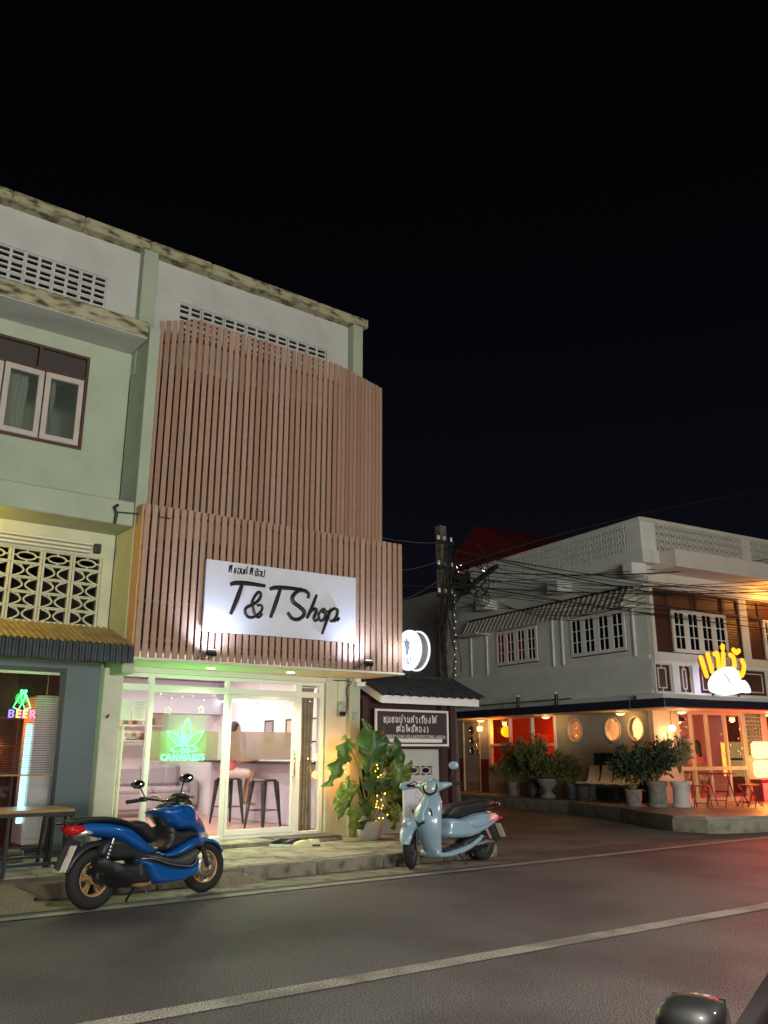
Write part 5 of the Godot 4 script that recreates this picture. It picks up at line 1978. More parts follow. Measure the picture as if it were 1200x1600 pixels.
func corner_building() -> void:
	# raised platform round the building
	var V := func(x: float, z: float) -> Vector2: return Vector2(x, z)
	var pf := structure(Node3D.new())
	pf.name = "platform"
	add_child(pf)
	flat("platform_top", [V.call(17.4, -24), V.call(16.75, -18.4), V.call(16.13, -14.1), V.call(15.33, -12.0), V.call(14.5, -10.55), V.call(14.22, -9.95), V.call(14.35, -9.35), V.call(15.5, -8.9), V.call(30, -7.9), V.call(30, -14), V.call(20, -24)], 0.272, M.platform, pf, 0.05)
	flat("platform_edge", [V.call(17.36, -24), V.call(16.71, -18.4), V.call(16.09, -14.1), V.call(15.29, -11.98), V.call(14.46, -10.53), V.call(14.18, -9.95), V.call(14.32, -9.32), V.call(15.49, -8.86), V.call(30, -7.86), V.call(30, -14), V.call(20, -24)], 0.2215, M.platform_edge, pf, 0.25)

	cb = thing("corner_building", "two-storey sage and cream corner building with pierced parapet and dark canopy", "building", CORNER, deg_to_rad(-7.0))
	var t := cb
	var st := ST()
	# upper walls
	holed(st, Rect2(-8.6, 2.5, 8.6, 3.3), [Rect2(-2.68, 3.74, 1.99, 1.07), Rect2(-5.86, 3.78, 1.88, 1.04)], 0.14)
	part("side_wall", st, M.sage, t, Vector3.ZERO, F2)
	st = ST()
	holed(st, Rect2(0.003, 3.48, 9.0, 2.32), [Rect2(0.25, 3.68, 3.13, 1.54), Rect2(3.67, 3.68, 2.6, 1.54)], 0.14)
	part("front_wall", st, M.cream_trim, t)
	st = ST()
	holed(st, Rect2(0.003, 2.5, 9.0, 0.978), [Rect2(0.10, 2.74, 0.6, 0.68), Rect2(0.93, 2.74, 0.46, 0.68), Rect2(1.62, 2.74, 2.6, 0.68)], 0.14)
	part("balcony_wall", st, M.sage_trim, t)
	# grilles in the balcony wall
	for g in [[0.10, 0.6], [0.93, 0.46], [1.62, 2.6]]:
		st = ST()
		var x0: float = g[0]
		var w: float = g[1]
		holed(st, Rect2(x0, 2.74, w, 0.68), [Rect2(x0 + 0.03, 2.77, w - 0.06, 0.62)], 0.03, Transform3D(Basis.IDENTITY, Vector3(0, 0, -0.05)))
		holed(st, Rect2(x0 + 0.16, 2.84, w - 0.32, 0.48), [Rect2(x0 + 0.185, 2.865, w - 0.37, 0.43)], 0.02, Transform3D(Basis.IDENTITY, Vector3(0, 0, -0.055)))
		bar(st, Vector3(x0 + w * 0.5, 3.32, -0.065), Vector3(x0 + w * 0.5, 3.40, -0.065), 0.025, 0.02, Vector3(0, 0, 1))
		bar(st, Vector3(x0 + w * 0.5, 2.76, -0.065), Vector3(x0 + w * 0.5, 2.84, -0.065), 0.025, 0.02, Vector3(0, 0, 1))
		part("grille", st, M.cream_trim, t)
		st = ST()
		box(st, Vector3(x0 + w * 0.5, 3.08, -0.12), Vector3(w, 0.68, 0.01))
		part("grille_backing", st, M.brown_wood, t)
	# trims on the side face
	for y in [[3.55, 0.09, 0.05], [2.75, 0.08, 0.04], [5.25, 0.07, 0.04]]:
		st = ST()
		box(st, Vector3(-4.3, y[0], y[2] * 0.5), Vector3(8.6, y[1], y[2]))
		part("string_course", st, M.sage_trim if y[0] < 5 else M.sage, t, Vector3.ZERO, F2)
	for x in [-0.45, -2.98, -3.36, -6.3, -7.1]:
		st = ST()
		box(st, Vector3(x, 4.40, 0.02), Vector3(0.05, 1.6, 0.04))
		part("batten", st, M.sage_trim, t, Vector3.ZERO, F2)
	# parapet of pierced blocks
	st = ST()
	box(st, Vector3(-3.6, 5.9, 0.15), Vector3(7.8, 0.31, 0.3))
	part("parapet_beam", st, M.sage, t, Vector3.ZERO, F2)
	st = ST()
	box(st, Vector3(4.65, 5.9, 0.15), Vector3(9.28, 0.31, 0.3))
	part("parapet_beam", st, M.cream_trim, t)
	st = ST()
	box(st, Vector3(-3.45, 6.81, 0.21), Vector3(7.46, 0.085, 0.2), 0.01)
	part("parapet_cap", st, M.sage, t, Vector3.ZERO, F2)
	st = ST()
	box(st, Vector3(4.53, 6.812, 0.21), Vector3(9.6, 0.088, 0.2), 0.01)
	part("parapet_cap", st, M.cream_trim, t)
	st = ST()
	box(st, Vector3(0.0, 6.41, 0.0), Vector3(0.5, 0.71, 0.5), 0.01)
	part("parapet_pier", st, M.sage_trim, t, Vector3(-0.02, 0, 0.02))
	st = ST()
	box(st, Vector3(3.56, 6.41, 0.22), Vector3(0.34, 0.708, 0.14))
	part("parapet_pier", st, M.cream_trim, t)
	var xb := cross_block()
	for r in 4:
		for c in 16:
			put("parapet_block", xb, M.sage, t, F2 * Vector3(-0.26 - (c + 1) * 0.40, 6.058 + r * 0.178, 0.28), F2)
		for c in 8:
			put("parapet_block", xb, M.cream_trim, t, Vector3(0.235 + c * 0.394, 6.058 + r * 0.178, 0.28))
		for c in 6:
			put("parapet_block", xb, M.cream_trim, t, Vector3(3.74 + c * 0.40, 6.058 + r * 0.178, 0.28))
	st = ST()
	box(st, Vector3(4.0, 5.78, -4.2), Vector3(7.9, 0.06, 8.2))
	part("roof", st, M.roof_grey, t)
	# projecting beam ends and the front sunshade
	for x in [-2.72, -5.94, -0.03]:
		st = ST()
		box(st, Vector3(x, 5.6, 0.25), Vector3(0.42 if x < -1 else 0.3, 0.29, 0.5), 0.008)
		part("beam_end", st, M.sage_trim, t, Vector3.ZERO, F2)
	st = ST()
	box(st, Vector3(4.6, 5.815, 0.4), Vector3(8.7, 0.43, 0.8), 0.01)
	part("sunshade", st, M.cream_trim, t)
	# windows, side face
	for w in [[-2.68, 3.74, 1.99, 1.07, false], [-5.86, 3.78, 1.88, 1.04, true]]:
		st = ST()
		holed(st, Rect2(w[0], w[1], w[2], w[3]), [Rect2(w[0] + 0.025, w[1] + 0.03, w[2] * 0.5 - 0.04, w[3] - 0.06), Rect2(w[0] + w[2] * 0.5 + 0.015, w[1] + 0.03, w[2] * 0.5 - 0.04, w[3] - 0.06)], 0.08, Transform3D(Basis.IDENTITY, Vector3(0, 0, -0.01)))
		var win := part("window", st, M.brown_frame, t, Vector3.ZERO, F2)
		var sw: float = (w[2] * 0.5 - 0.04) * 0.5
		for k in 4:
			var xx: float = w[0] + 0.025 + (k % 2) * sw + (0.0 if k < 2 else w[2] * 0.5 - 0.01)
			sash(win, Basis.IDENTITY, xx, w[1] + 0.03, sw, w[3] - 0.06, 2, 3, 0.03, M.sage_trim, M.glass_dark, 0.085)
	# windows, front face
	for w in [[0.25, 3.13], [3.67, 2.6]]:
		var x0: float = w[0]
		var ww: float = w[1]
		var a := x0 + 0.56
		var b := x0 + ww - 0.60
		st = ST()
		var hl := [Rect2(a, 3.70, b - a, 1.05), Rect2(x0 + 0.03, 3.70, 0.48, 1.02), Rect2(b + 0.05, 3.70, 0.49, 1.02)]
		var n := 4
		for k in n:
			var px := [x0 + 0.03, x0 + 0.56, (a + b) * 0.5 + 0.05, b + 0.05]
			var pe := [x0 + 0.46, (a + b) * 0.5 - 0.05, b - 0.05, x0 + ww - 0.06]
			hl.append(Rect2(px[k], 4.80, pe[k] - px[k], 0.36))
		holed(st, Rect2(x0, 3.68, ww, 1.54), hl, 0.1, Transform3D(Basis.IDENTITY, Vector3(0, 0, -0.012)))
		var win := part("window", st, M.brown_frame, t)
		for k in hl.size():
			if k == 0:
				continue
			var q: Rect2 = hl[k]
			if k < 3:
				var lv := 16
				for j in lv:
					st = ST()
					box(st, Vector3(q.get_center().x, q.position.y + (j + 0.5) * q.size.y / lv, -0.05), Vector3(q.size.x, q.size.y / lv * 1.05, 0.008), 0.0, Basis.from_euler(Vector3(-0.4, 0, 0)))
					part("louvre", st, M.brown_wood, win)
			else:
				st = ST()
				box(st, Vector3(q.get_center().x, q.get_center().y, -0.06), Vector3(q.size.x, q.size.y, 0.01))
				part("transom_panel", st, M.brown_wood, win)
		var sw := (b - a) * 0.25
		for k in 4:
			sash(win, Basis.IDENTITY, a + k * sw + 0.003, 3.705, sw - 0.006, 1.04, 2, 3, 0.03, M.cream_trim, M.glass_dark, 0.085)
	# dark rooms behind the upper windows, one of them lit dim red
	st = ST()
	box(st, Vector3(4.2, 4.0, -4.3), Vector3(7.6, 2.8, 0.1))
	part("inner_wall", st, M.maroon_paint, t)
	st = ST()
	box(st, Vector3(1.6, 4.0, -4.2), Vector3(0.1, 2.8, 8.0))
	part("inner_wall", st, M.maroon_paint, t)
	st = ST()
	box(st, Vector3(4.2, 2.6, -4.3), Vector3(8.0, 0.16, 8.3))
	part("upper_floor", st, M.brown_wood, t)
	var ul := thing("room_lamp", "small shaded lamp glowing red inside the upper side window", "lamp", t.transform * Vector3(0.85, 3.7, -4.5))
	st = ST()
	lathe(st, [Vector2(0.06, 0.0), Vector2(0.05, 0.02), Vector2(0.015, 0.03), Vector2(0.012, 0.2)], 12)
	part("base", st, M.steel, ul)
	st = ST()
	lathe(st, [Vector2(0.12, 0.18), Vector2(0.07, 0.34)], 16, Vector3.ZERO, Basis.IDENTITY, false)
	part("shade", st, M.red_glow, ul)
	omni("lamp_light", ul, Vector3(0, 0.45, 0), Color(1.0, 0.25, 0.1), 0.7, 0.08)
	# striped tin sunshades over the side windows
	var aw := thing("side_awning", "ribbed tin awning running above the side-street windows", "awning", CORNER, deg_to_rad(-7.0) - PI / 2)
	for k in 7:
		part("awning_sheet", corrugated(-7.0 + k * 0.95, -7.0 + k * 0.95 + 0.945, Vector2(5.22, 0.16), Vector2(4.76, 0.44), 0.19, 0.012, 0.008), M.awning_stripe, aw)
	for k in 34:
		st = ST()
		bar(st, Vector3(-6.95 + k * 0.195, 5.215, 0.178), Vector3(-6.95 + k * 0.195, 4.758, 0.456), 0.05, 0.02, Vector3(1, 0, 0))
		part("awning_rib", st, M.awning_pale, aw)
	st = ST()
	box(st, Vector3(-3.66, 5.25, 0.10), Vector3(6.7, 0.06, 0.1))
	part("top_rail", st, M.steel_dark, aw)
	st = ST()
	extrude(st, PackedVector2Array([Vector2(0, 4.74), Vector2(0.50, 4.74), Vector2(0.5, 4.80), Vector2(0.18, 5.26), Vector2(0, 5.26)]), 0.03, Transform3D(Basis(Vector3(0, 0, 1), Vector3(0, 1, 0), Vector3(1, 0, 0)), Vector3(-0.355, 0, 0)))
	part("end_board", st, M.awning_pale, aw)
	st = ST()
	extrude(st, PackedVector2Array([Vector2(0, 4.75), Vector2(0.56, 4.75), Vector2(0.56, 4.81), Vector2(0, 4.81)]), 0.9, Transform3D(Basis(Vector3(0, 0, 1), Vector3(0, 1, 0), Vector3(1, 0, 0)), Vector3(-7.0, 0, 0)))
	part("box_end", st, M.awning_pale, aw)

	# dark canopy round both faces
	var cn := thing("corner_canopy", "dark flat canopy wrapping the corner building above the ground floor", "canopy", CORNER, deg_to_rad(-7.0))
	st = ST()
	box(st, Vector3(-0.5, 2.42, -4.15), Vector3(1.0, 0.19, 8.7), 0.01)
	part("side_slab", st, M.navy_canopy, cn)
	st = ST()
	box(st, Vector3(4.005, 2.42, 0.7), Vector3(10.01, 0.19, 1.0), 0.01)
	part("front_slab", st, M.navy_canopy, cn)
	st = ST()
	box(st, Vector3(-0.48, 2.319, -4.15), Vector3(0.94, 0.01, 8.6))
	part("side_soffit", st, M.cream_wall, cn)
	st = ST()
	box(st, Vector3(4.0, 2.319, 0.68), Vector3(9.9, 0.01, 0.9))
	part("front_soffit", st, M.cream_wall, cn)
	st = ST()
	box(st, Vector3(4.0, 2.58, 0.42), Vector3(9.2, 0.12, 0.8), 0.01)
	part("upstand", st, M.sage_trim, cn)
	st = ST()
	box(st, Vector3(-0.2, 2.58, -4.3), Vector3(0.4, 0.12, 8.2), 0.01)
	part("upstand", st, M.sage, cn)

	# spotlight rail standing on the side canopy
	var sr := thing("spotlight_rail", "thin pipe rail with stubby spotlights standing on the side canopy", "rail", CORNER, deg_to_rad(-7.0) - PI / 2)
	st = ST()
	tube(st, [Vector3(-7.4, 2.66, 0.8), Vector3(-1.9, 2.66, 0.8)], 0.02, 6)
	part("pipe", st, M.steel, sr)
	for x in [-3.9, -2.4]:
		st = ST()
		tube(st, [Vector3(x, 2.51, 0.85), Vector3(x, 2.80, 0.85)], 0.045, 8)
		part("spotlight_body", st, M.black, sr)
		st = ST()
		tube(st, [Vector3(x, 2.80, 0.85), Vector3(x, 2.84, 0.85)], 0.04, 8)
		part("spotlight_cap", st, M.white_plastic, sr)
	for x in [-7.2, -5.4, -4.6]:
		st = ST()
		bar(st, Vector3(x, 2.51, 0.8), Vector3(x, 2.66, 0.8), 0.03, 0.03)
		part("rail_post", st, M.steel, sr)

	# ---- ground floor, side face
	var oval_x := [-2.72, -1.39, -0.63]
	var holes := [Rect2(-6.33, 1.0, 2.88, 1.36), Rect2(-7.64, 0.29, 0.86, 2.02)]
	for x in oval_x:
		holes.append(Rect2(x - 0.33, 1.58, 0.66, 0.68))
	st = ST()
	holed(st, Rect2(-8.6, 0.25, 8.55, 2.25), holes, 0.14)
	part("side_wall_low", st, M.taupe, t, Vector3.ZERO, F2)
	for x in oval_x:
		st = ST()
		ellipse_plate(st, Rect2(x - 0.33, 1.58, 0.66, 0.68), 0.245, 0.275, 0.14)
		var pl := part("oval_surround", st, M.taupe, t, Vector3.ZERO, F2)
		st = ST()
		var pts := []
		for k in 41:
			var a := TAU * k / 40.0
			pts.append(Vector3(x + cos(a) * 0.25, 1.92 + sin(a) * 0.28, 0.005))
		tube(st, pts, 0.03, 8, 0.8, Vector3(0, 0, 1), false)
		part("oval_rim", st, M.cream_wall, pl)
		st = ST()
		lathe(st, [Vector2(0.001, 0), Vector2(0.25, 0), Vector2(0.25, 0.006), Vector2(0.001, 0.006)], 28, Vector3(x, 1.92, -0.06), Basis(Vector3(1, 0, 0), Vector3(0, 0, 1), Vector3(0, 1.12, 0)), false)
		part("oval_pane", st, M.glass, pl)
	# red-lit window of three lights
	st = ST()
	var wl := [[-6.27, -5.42], [-5.36, -4.45], [-4.39, -3.51]]
	var wh := []
	for w in wl:
		wh.append(Rect2(w[0], 1.06, w[1] - w[0], 0.50))
		wh.append(Rect2(w[0], 1.62, w[1] - w[0], 0.68))
	holed(st, Rect2(-6.36, 0.97, 2.94, 1.42), wh, 0.10, Transform3D(Basis.IDENTITY, Vector3(0, 0, 0.02)))
	var rw := part("red_window", st, M.cream_trim, t, Vector3.ZERO, F2)
	for q in wh:
		st = ST()
		box(st, Vector3(q.get_center().x, q.get_center().y, -0.03), Vector3(q.size.x, q.size.y, 0.006))
		part("pane", st, M.glass, rw)
	# dado and doors
	for d in [[-6.77, -6.42], [-8.6, -7.66]]:
		st = ST()
		box(st, Vector3((d[0] + d[1]) * 0.5, 0.73, 0.012), Vector3(d[1] - d[0], 0.92, 0.02))
		part("dado", st, M.maroon_paint, t, Vector3.ZERO, F2)
	st = ST()
	holed(st, Rect2(-7.64, 0.29, 0.86, 2.02), [Rect2(-7.60, 0.285, 0.78, 1.985)], 0.08, Transform3D(Basis.IDENTITY, Vector3(0, 0, 0.03)))
	part("door_frame", st, M.cream_wall, t, Vector3.ZERO, F2)
	st = ST()
	box(st, Vector3(-7.21, 1.275, -0.03), Vector3(0.775, 1.975, 0.04))
	var dr := part("door", st, M.taupe, t, Vector3.ZERO, F2)
	for k in 3:
		st = ST()
		var pts := []
		for j in 25:
			var a := TAU * j / 24.0
			pts.append(Vector3(-7.21 + cos(a) * 0.105, 2.02 - k * 0.295 + sin(a) * 0.105, -0.005))
		tube(st, pts, 0.018, 6, 1.0, Vector3(0, 0, 1), false)
		part("porthole_rim", st, M.chrome, dr)
		st = ST()
		lathe(st, [Vector2(0.001, 0), Vector2(0.1, 0), Vector2(0.1, 0.004), Vector2(0.001, 0.004)], 20, Vector3(-7.21, 2.02 - k * 0.295, -0.012), Basis(Vector3(1, 0, 0), Vector3(0, 0, 1), Vector3(0, 1, 0)), false)
		part("porthole_pane", st, M.brown_wood, dr)
	st = ST()
	var hp := []
	for j in 13:
		var a := -PI * 0.5 + PI * j / 12.0
		hp.append(Vector3(-6.87 - cos(a) * 0.05, 1.56 + sin(a) * 0.19, 0.0 + cos(a) * 0.04))
	tube(st, hp, 0.014, 6)
	part("handle", st, M.chrome, dr)
	st = ST()
	box(st, Vector3(-7.21, 0.42, -0.007), Vector3(0.74, 0.24, 0.006))
	part("kick_plate", st, M.gold_rim, dr)
	# dark green tiled panel behind the bench
	st = ST()
	box(st, Vector3(-1.22, 0.82, 0.006), Vector3(1.72, 1.12, 0.012))
	var gp := part("tile_panel", st, M.grout, t, Vector3.ZERO, F2)
	for r in 8:
		for c in 9:
			st = ST()
			box(st, Vector3(-1.985 + c * 0.19, 0.335 + r * 0.138, 0.016), Vector3(0.182, 0.13, 0.012), 0.003)
			part("tile", st, M.green_tile, gp)
	# ---- ground floor, front face
	st = ST()
	holed(st, Rect2(-0.10, 0.25, 3.86, 2.25), [Rect2(0.70, 0.28, 2.36, 2.04)], 0.14, Transform3D(Basis.IDENTITY, Vector3(0, 0, 0.003)))
	part("front_wall_low", st, M.cream_wall, t)
	st = ST()
	holed(st, Rect2(3.762, 0.25, 5.2, 2.25), [Rect2(3.95, 0.28, 2.3, 2.04)], 0.14)
	part("front_wall_low", st, M.cream_wall, t)
	st = ST()
	var gh := []
	var gx := [0.74, 1.20, 1.74, 2.40, 3.02]
	for k in 4:
		gh.append(Rect2(gx[k] + 0.03, 0.36, gx[k + 1] - gx[k] - 0.06, 0.62))
		gh.append(Rect2(gx[k] + 0.03, 1.06, gx[k + 1] - gx[k] - 0.06, 1.20))
	holed(st, Rect2(0.70, 0.28, 2.36, 2.04), gh, 0.08, Transform3D(Basis.IDENTITY, Vector3(0, 0, -0.01)))
	var gf := part("glazed_front", st, M.cream_wall, t)
	for q in gh:
		st = ST()
		box(st, Vector3(q.get_center().x, q.get_center().y, -0.05), Vector3(q.size.x, q.size.y, 0.006))
		part("pane", st, M.glass, gf)
	# round white stickers on the glass
	for k in 26:
		st = ST()
		var r := rng.randf_range(0.012, 0.032)
		lathe(st, [Vector2(0.001, 0), Vector2(r, 0.0), Vector2(r, 0.002), Vector2(0.001, 0.002)], 10, Vector3(rng.randf_range(0.8, 2.95), rng.randf_range(1.25, 2.2), -0.04), Basis(Vector3(1, 0, 0), Vector3(0, 0, 1), Vector3(0, 1, 0)), false)
		part("round_sticker", st, M.sticker, gf)
	# glazed tile pier
	for r in 11:
		for c in 5:
			st = ST()
			box(st, Vector3(3.17 + c * 0.115, 1.35 + r * 0.092, 0.016), Vector3(0.1, 0.078, 0.022), 0.006)
			part("wall_tile", st, M.glazed_tile, t)
	# rooms behind the ground floor
	var rm := structure(Node3D.new())
	rm.name = "restaurant_room"
	add_child(rm)
	rm.transform = cb.transform
	for w in [[Vector3(3.5, 0.26, -4.2), Vector3(6.9, 0.05, 8.2), M.red_floor, "floor"], [Vector3(3.5, 2.46, -4.2), Vector3(6.9, 0.04, 8.2), M.cream_wall, "ceiling"], [Vector3(1.6, 1.4, -5.9), Vector3(0.06, 2.2, 4.9), M.red_cloth, "wall_red"], [Vector3(3.4, 1.4, -3.4), Vector3(6.6, 2.2, 0.06), M.beige_panel, "wall_back"], [Vector3(6.6, 1.4, -1.7), Vector3(0.06, 2.2, 3.4), M.brown_wood, "wall_right"], [Vector3(0.85, 1.4, -8.4), Vector3(1.5, 2.2, 0.06), M.red_cloth, "wall_end"], [Vector3(1.0, 1.4, -2.0), Vector3(0.05, 2.2, 2.7), M.pink_wall, "partition"], [Vector3(0.8, 1.4, -3.42), Vector3(1.4, 2.2, 0.05), M.pink_wall, "partition_end"]]:
		st = ST()
		box(st, w[0], w[1])
		part(w[3], st, w[2], rm)
	# slatted red panel and the round yellow lamp seen in the red window
	var yl := thing("round_paper_lamp", "round yellow globe lamp glowing in the red-lit window", "lamp", cb.transform * Vector3(0.45, 1.97, -6.1), deg_to_rad(-97))
	st = ST()
	ellipsoid(st, Vector3.ZERO, Vector3(0.165, 0.165, 0.165), Basis.IDENTITY, 24, 14)
	part("globe", st, M.sun_disc, yl)
	st = ST()
	tube(st, [Vector3(0, 0.17, 0), Vector3(0, 0.46, 0)], 0.005, 5)
	part("flex", st, M.cable, yl)
	omni("disc_light", yl, Vector3(0, 0, 0.25), Color(1.0, 0.45, 0.08), 1.1, 0.15)
	area("red_room_light", rm, Vector3(0.9, 2.4, -5.0), Vector3(0, -1, 0), Vector2(0.3, 2.0), Color(1.0, 0.22, 0.12), 1.6)
	st = ST()
	box(st, Vector3(0.9, 2.425, -5.0), Vector3(0.3, 0.02, 2.0))
	part("ceiling_light", st, M.red_glow, rm)
	var rl := thing("red_slat_panel", "red horizontal slat panel inside the red-lit side window", "panel", cb.transform * Vector3(1.1, 0.3, -4.75), deg_to_rad(-97))
	for k in 14:
		st = ST()
		box(st, Vector3(0, 0.35 + k * 0.09, 0), Vector3(1.5, 0.075, 0.02), 0.004)
		part("slat", st, M.red_cloth, rl)
	for x in [-0.7, 0.7]:
		st = ST()
		box(st, Vector3(x, 0.8, -0.02), Vector3(0.04, 1.6, 0.02))
		part("upright", st, M.maroon_paint, rl)
	# warm lamps over the restaurant tables
	var i := 0
	for p in [Vector3(1.3, 2.15, -1.3), Vector3(2.6, 2.15, -1.6), Vector3(0.5, 2.1, -1.6)]:
		var lp := thing("pendant_lamp", "warm pendant lamp over the tables " + ["behind the first glass panels", "behind the last glass panels", "behind the oval windows"][i], "lamp", cb.transform * p, 0.0, "restaurant pendant lamps")
		st = ST()
		lathe(st, [Vector2(0.16, 0.0), Vector2(0.13, 0.08), Vector2(0.04, 0.14)], 18, Vector3.ZERO, Basis.IDENTITY, false)
		part("shade", st, M.black_pot, lp)
		st = ST()
		ellipsoid(st, Vector3(0, 0.02, 0), Vector3(0.05, 0.06, 0.05), Basis.IDENTITY, 12, 8)
		part("bulb", st, M.warm_bulb, lp)
		st = ST()
		tube(st, [Vector3(0, 0.14, 0), Vector3(0, 0.29, 0)], 0.006, 5)
		part("flex", st, M.cable, lp)
		omni("pendant_light", lp, Vector3(0, -0.06, 0), Color(1.0, 0.66, 0.38), 1.9, 0.05)
		i += 1
	i = 0
	for p in [[Vector3(1.5, 0.285, -1.2), 0.2], [Vector3(2.7, 0.285, -1.5), -0.3]]:
		var tb := thing("dining_table", "wooden dining table indoors behind the " + ["first", "last"][i] + " glass panels", "table", cb.transform * p[0], deg_to_rad(-7), "restaurant tables")
		st = ST()
		box(st, Vector3(0, 0.73, 0), Vector3(0.7, 0.04, 0.7), 0.008)
		part("table_top", st, M.table_wood, tb)
		for q in [[-1, -1], [1, -1], [1, 1], [-1, 1]]:
			st = ST()
			bar(st, Vector3(q[0] * 0.3, 0, q[1] * 0.3), Vector3(q[0] * 0.3, 0.71, q[1] * 0.3), 0.05, 0.05)
			part("leg", st, M.table_wood, tb)
		i += 1
	person("dark-haired person in a beige top seated behind the restaurant glass", cb.transform * Vector3(1.35, 0.74, -0.62), 1.4, M.cloth_beige, M.cloth_pale)
	dining_chair(cb.transform * Vector3(1.35, 0.285, -0.62), 1.4, "wooden dining chair under the person in the beige top")
	person("person in red seated at the table behind the last glass panels", cb.transform * Vector3(2.45, 0.74, -0.95), 1.2, M.red_top, M.cloth_pale)
	dining_chair(cb.transform * Vector3(2.45, 0.285, -0.95), 1.2, "wooden dining chair under the restaurant guest in red")

func dining_chair(at: Vector3, turn: float, label: String) -> void:
	var t := thing("dining_chair", label, "chair", at, turn, "restaurant chairs")
	var st := ST()
	box(st, Vector3(0.05, 0.43, 0), Vector3(0.42, 0.03, 0.42), 0.008)
	part("seat", st, M.table_wood, t)
	for q in [[-0.13, -1], [0.23, -1], [0.23, 1], [-0.13, 1]]:
		st = ST()
		var h := 0.41 if q[0] > 0 else 0.85
		bar(st, Vector3(q[0], 0, q[1] * 0.19), Vector3(q[0] - (0.05 if q[0] < 0 else 0.0), h, q[1] * 0.19), 0.035, 0.035)
		part("leg", st, M.table_wood, t)
	st = ST()
	box(st, Vector3(-0.18, 0.74, 0), Vector3(0.025, 0.2, 0.4), 0.006)
	part("backrest", st, M.table_wood, t)

func far_buildings() -> void:
	# dark red roofed block and low grey sheds behind the corner building
	var t := thing("red_roofed_block", "dim block with a dark red roof rising behind the corner building", "building", Vector3(34.0, 0, -27), deg_to_rad(-7))
	var st := ST()
	box(st, Vector3(0, 4.8, 0), Vector3(14, 9.6, 6))
	part("wall", st, M.brown_frame, t)
	st = ST()
	var prof := PackedVector2Array([Vector2(-3.6, 0), Vector2(3.6, 0), Vector2(0, 2.0)])
	extrude(st, prof, 15.0, Transform3D(Basis(Vector3(0, 0, 1), Vector3(0, 1, 0), Vector3(1, 0, 0)), Vector3(-7.5, 9.6, 0)))
	part("roof", st, M.roof_red, t)
	for k in 4:
		st = ST()
		box(st, Vector3(-5.5 + k * 2.2, 8.4, 3.02), Vector3(1.3, 0.9, 0.04), 0.01)
		part("window", st, M.brown_wood, t)
	var s := thing("grey_shed", "grey wall with stepped tin roofs behind the utility pole", "building", Vector3(23.6, 0, -24), deg_to_rad(-7))
	st = ST()
	box(st, Vector3(-1.3, 3.6, 0), Vector3(3.4, 7.2, 4))
	part("wall", st, M.sage, s)
	st = ST()
	box(st, Vector3(2.6, 3.0, 0.5), Vector3(4.4, 6.0, 4))
	part("wall", st, M.roof_grey, s)
	for r in [[Vector3(-1.3, 7.35, 0.4), Vector3(3.8, 0.08, 5.0), 0.2], [Vector3(1.2, 7.0, 0.8), Vector3(2.2, 0.5, 3.0), 0.0], [Vector3(3.2, 6.4, 0.6), Vector3(4.8, 0.08, 4.6), 0.16], [Vector3(-0.2, 7.9, 0.0), Vector3(1.6, 0.7, 2.0), 0.0]]:
		st = ST()
		box(st, r[0], r[1], 0.0, Basis.from_euler(Vector3(r[2], 0, 0)))
		part("roof_sheet", st, M.roof_grey, s)
	# dark trees and wall closing the side street
	var w := thing("end_wall", "dark blue-grey wall closing the far end of the side street", "wall", Vector3(14.5, 0, -26.5))
	st = ST()
	box(st, Vector3(0, 1.4, 0), Vector3(7, 2.8, 0.2))
	part("wall_panel", st, M.bluegrey, w)
	st = ST()
	box(st, Vector3(0, 2.85, 0), Vector3(7.1, 0.1, 0.3))
	part("coping", st, M.roof_grey, w)

# ------------------------------------------------------------------ utility pole and cables
func cable_line(a: Vector3, b: Vector3, sag: float, r: float, n := 14) -> SurfaceTool:
	var st := ST()
	var pts := []
	for i in n + 1:
		var u := float(i) / n
		pts.append(a.lerp(b, u) - Vector3(0, sag * 4.0 * u * (1.0 - u), 0))
	tube(st, pts, r, 5)
	return st

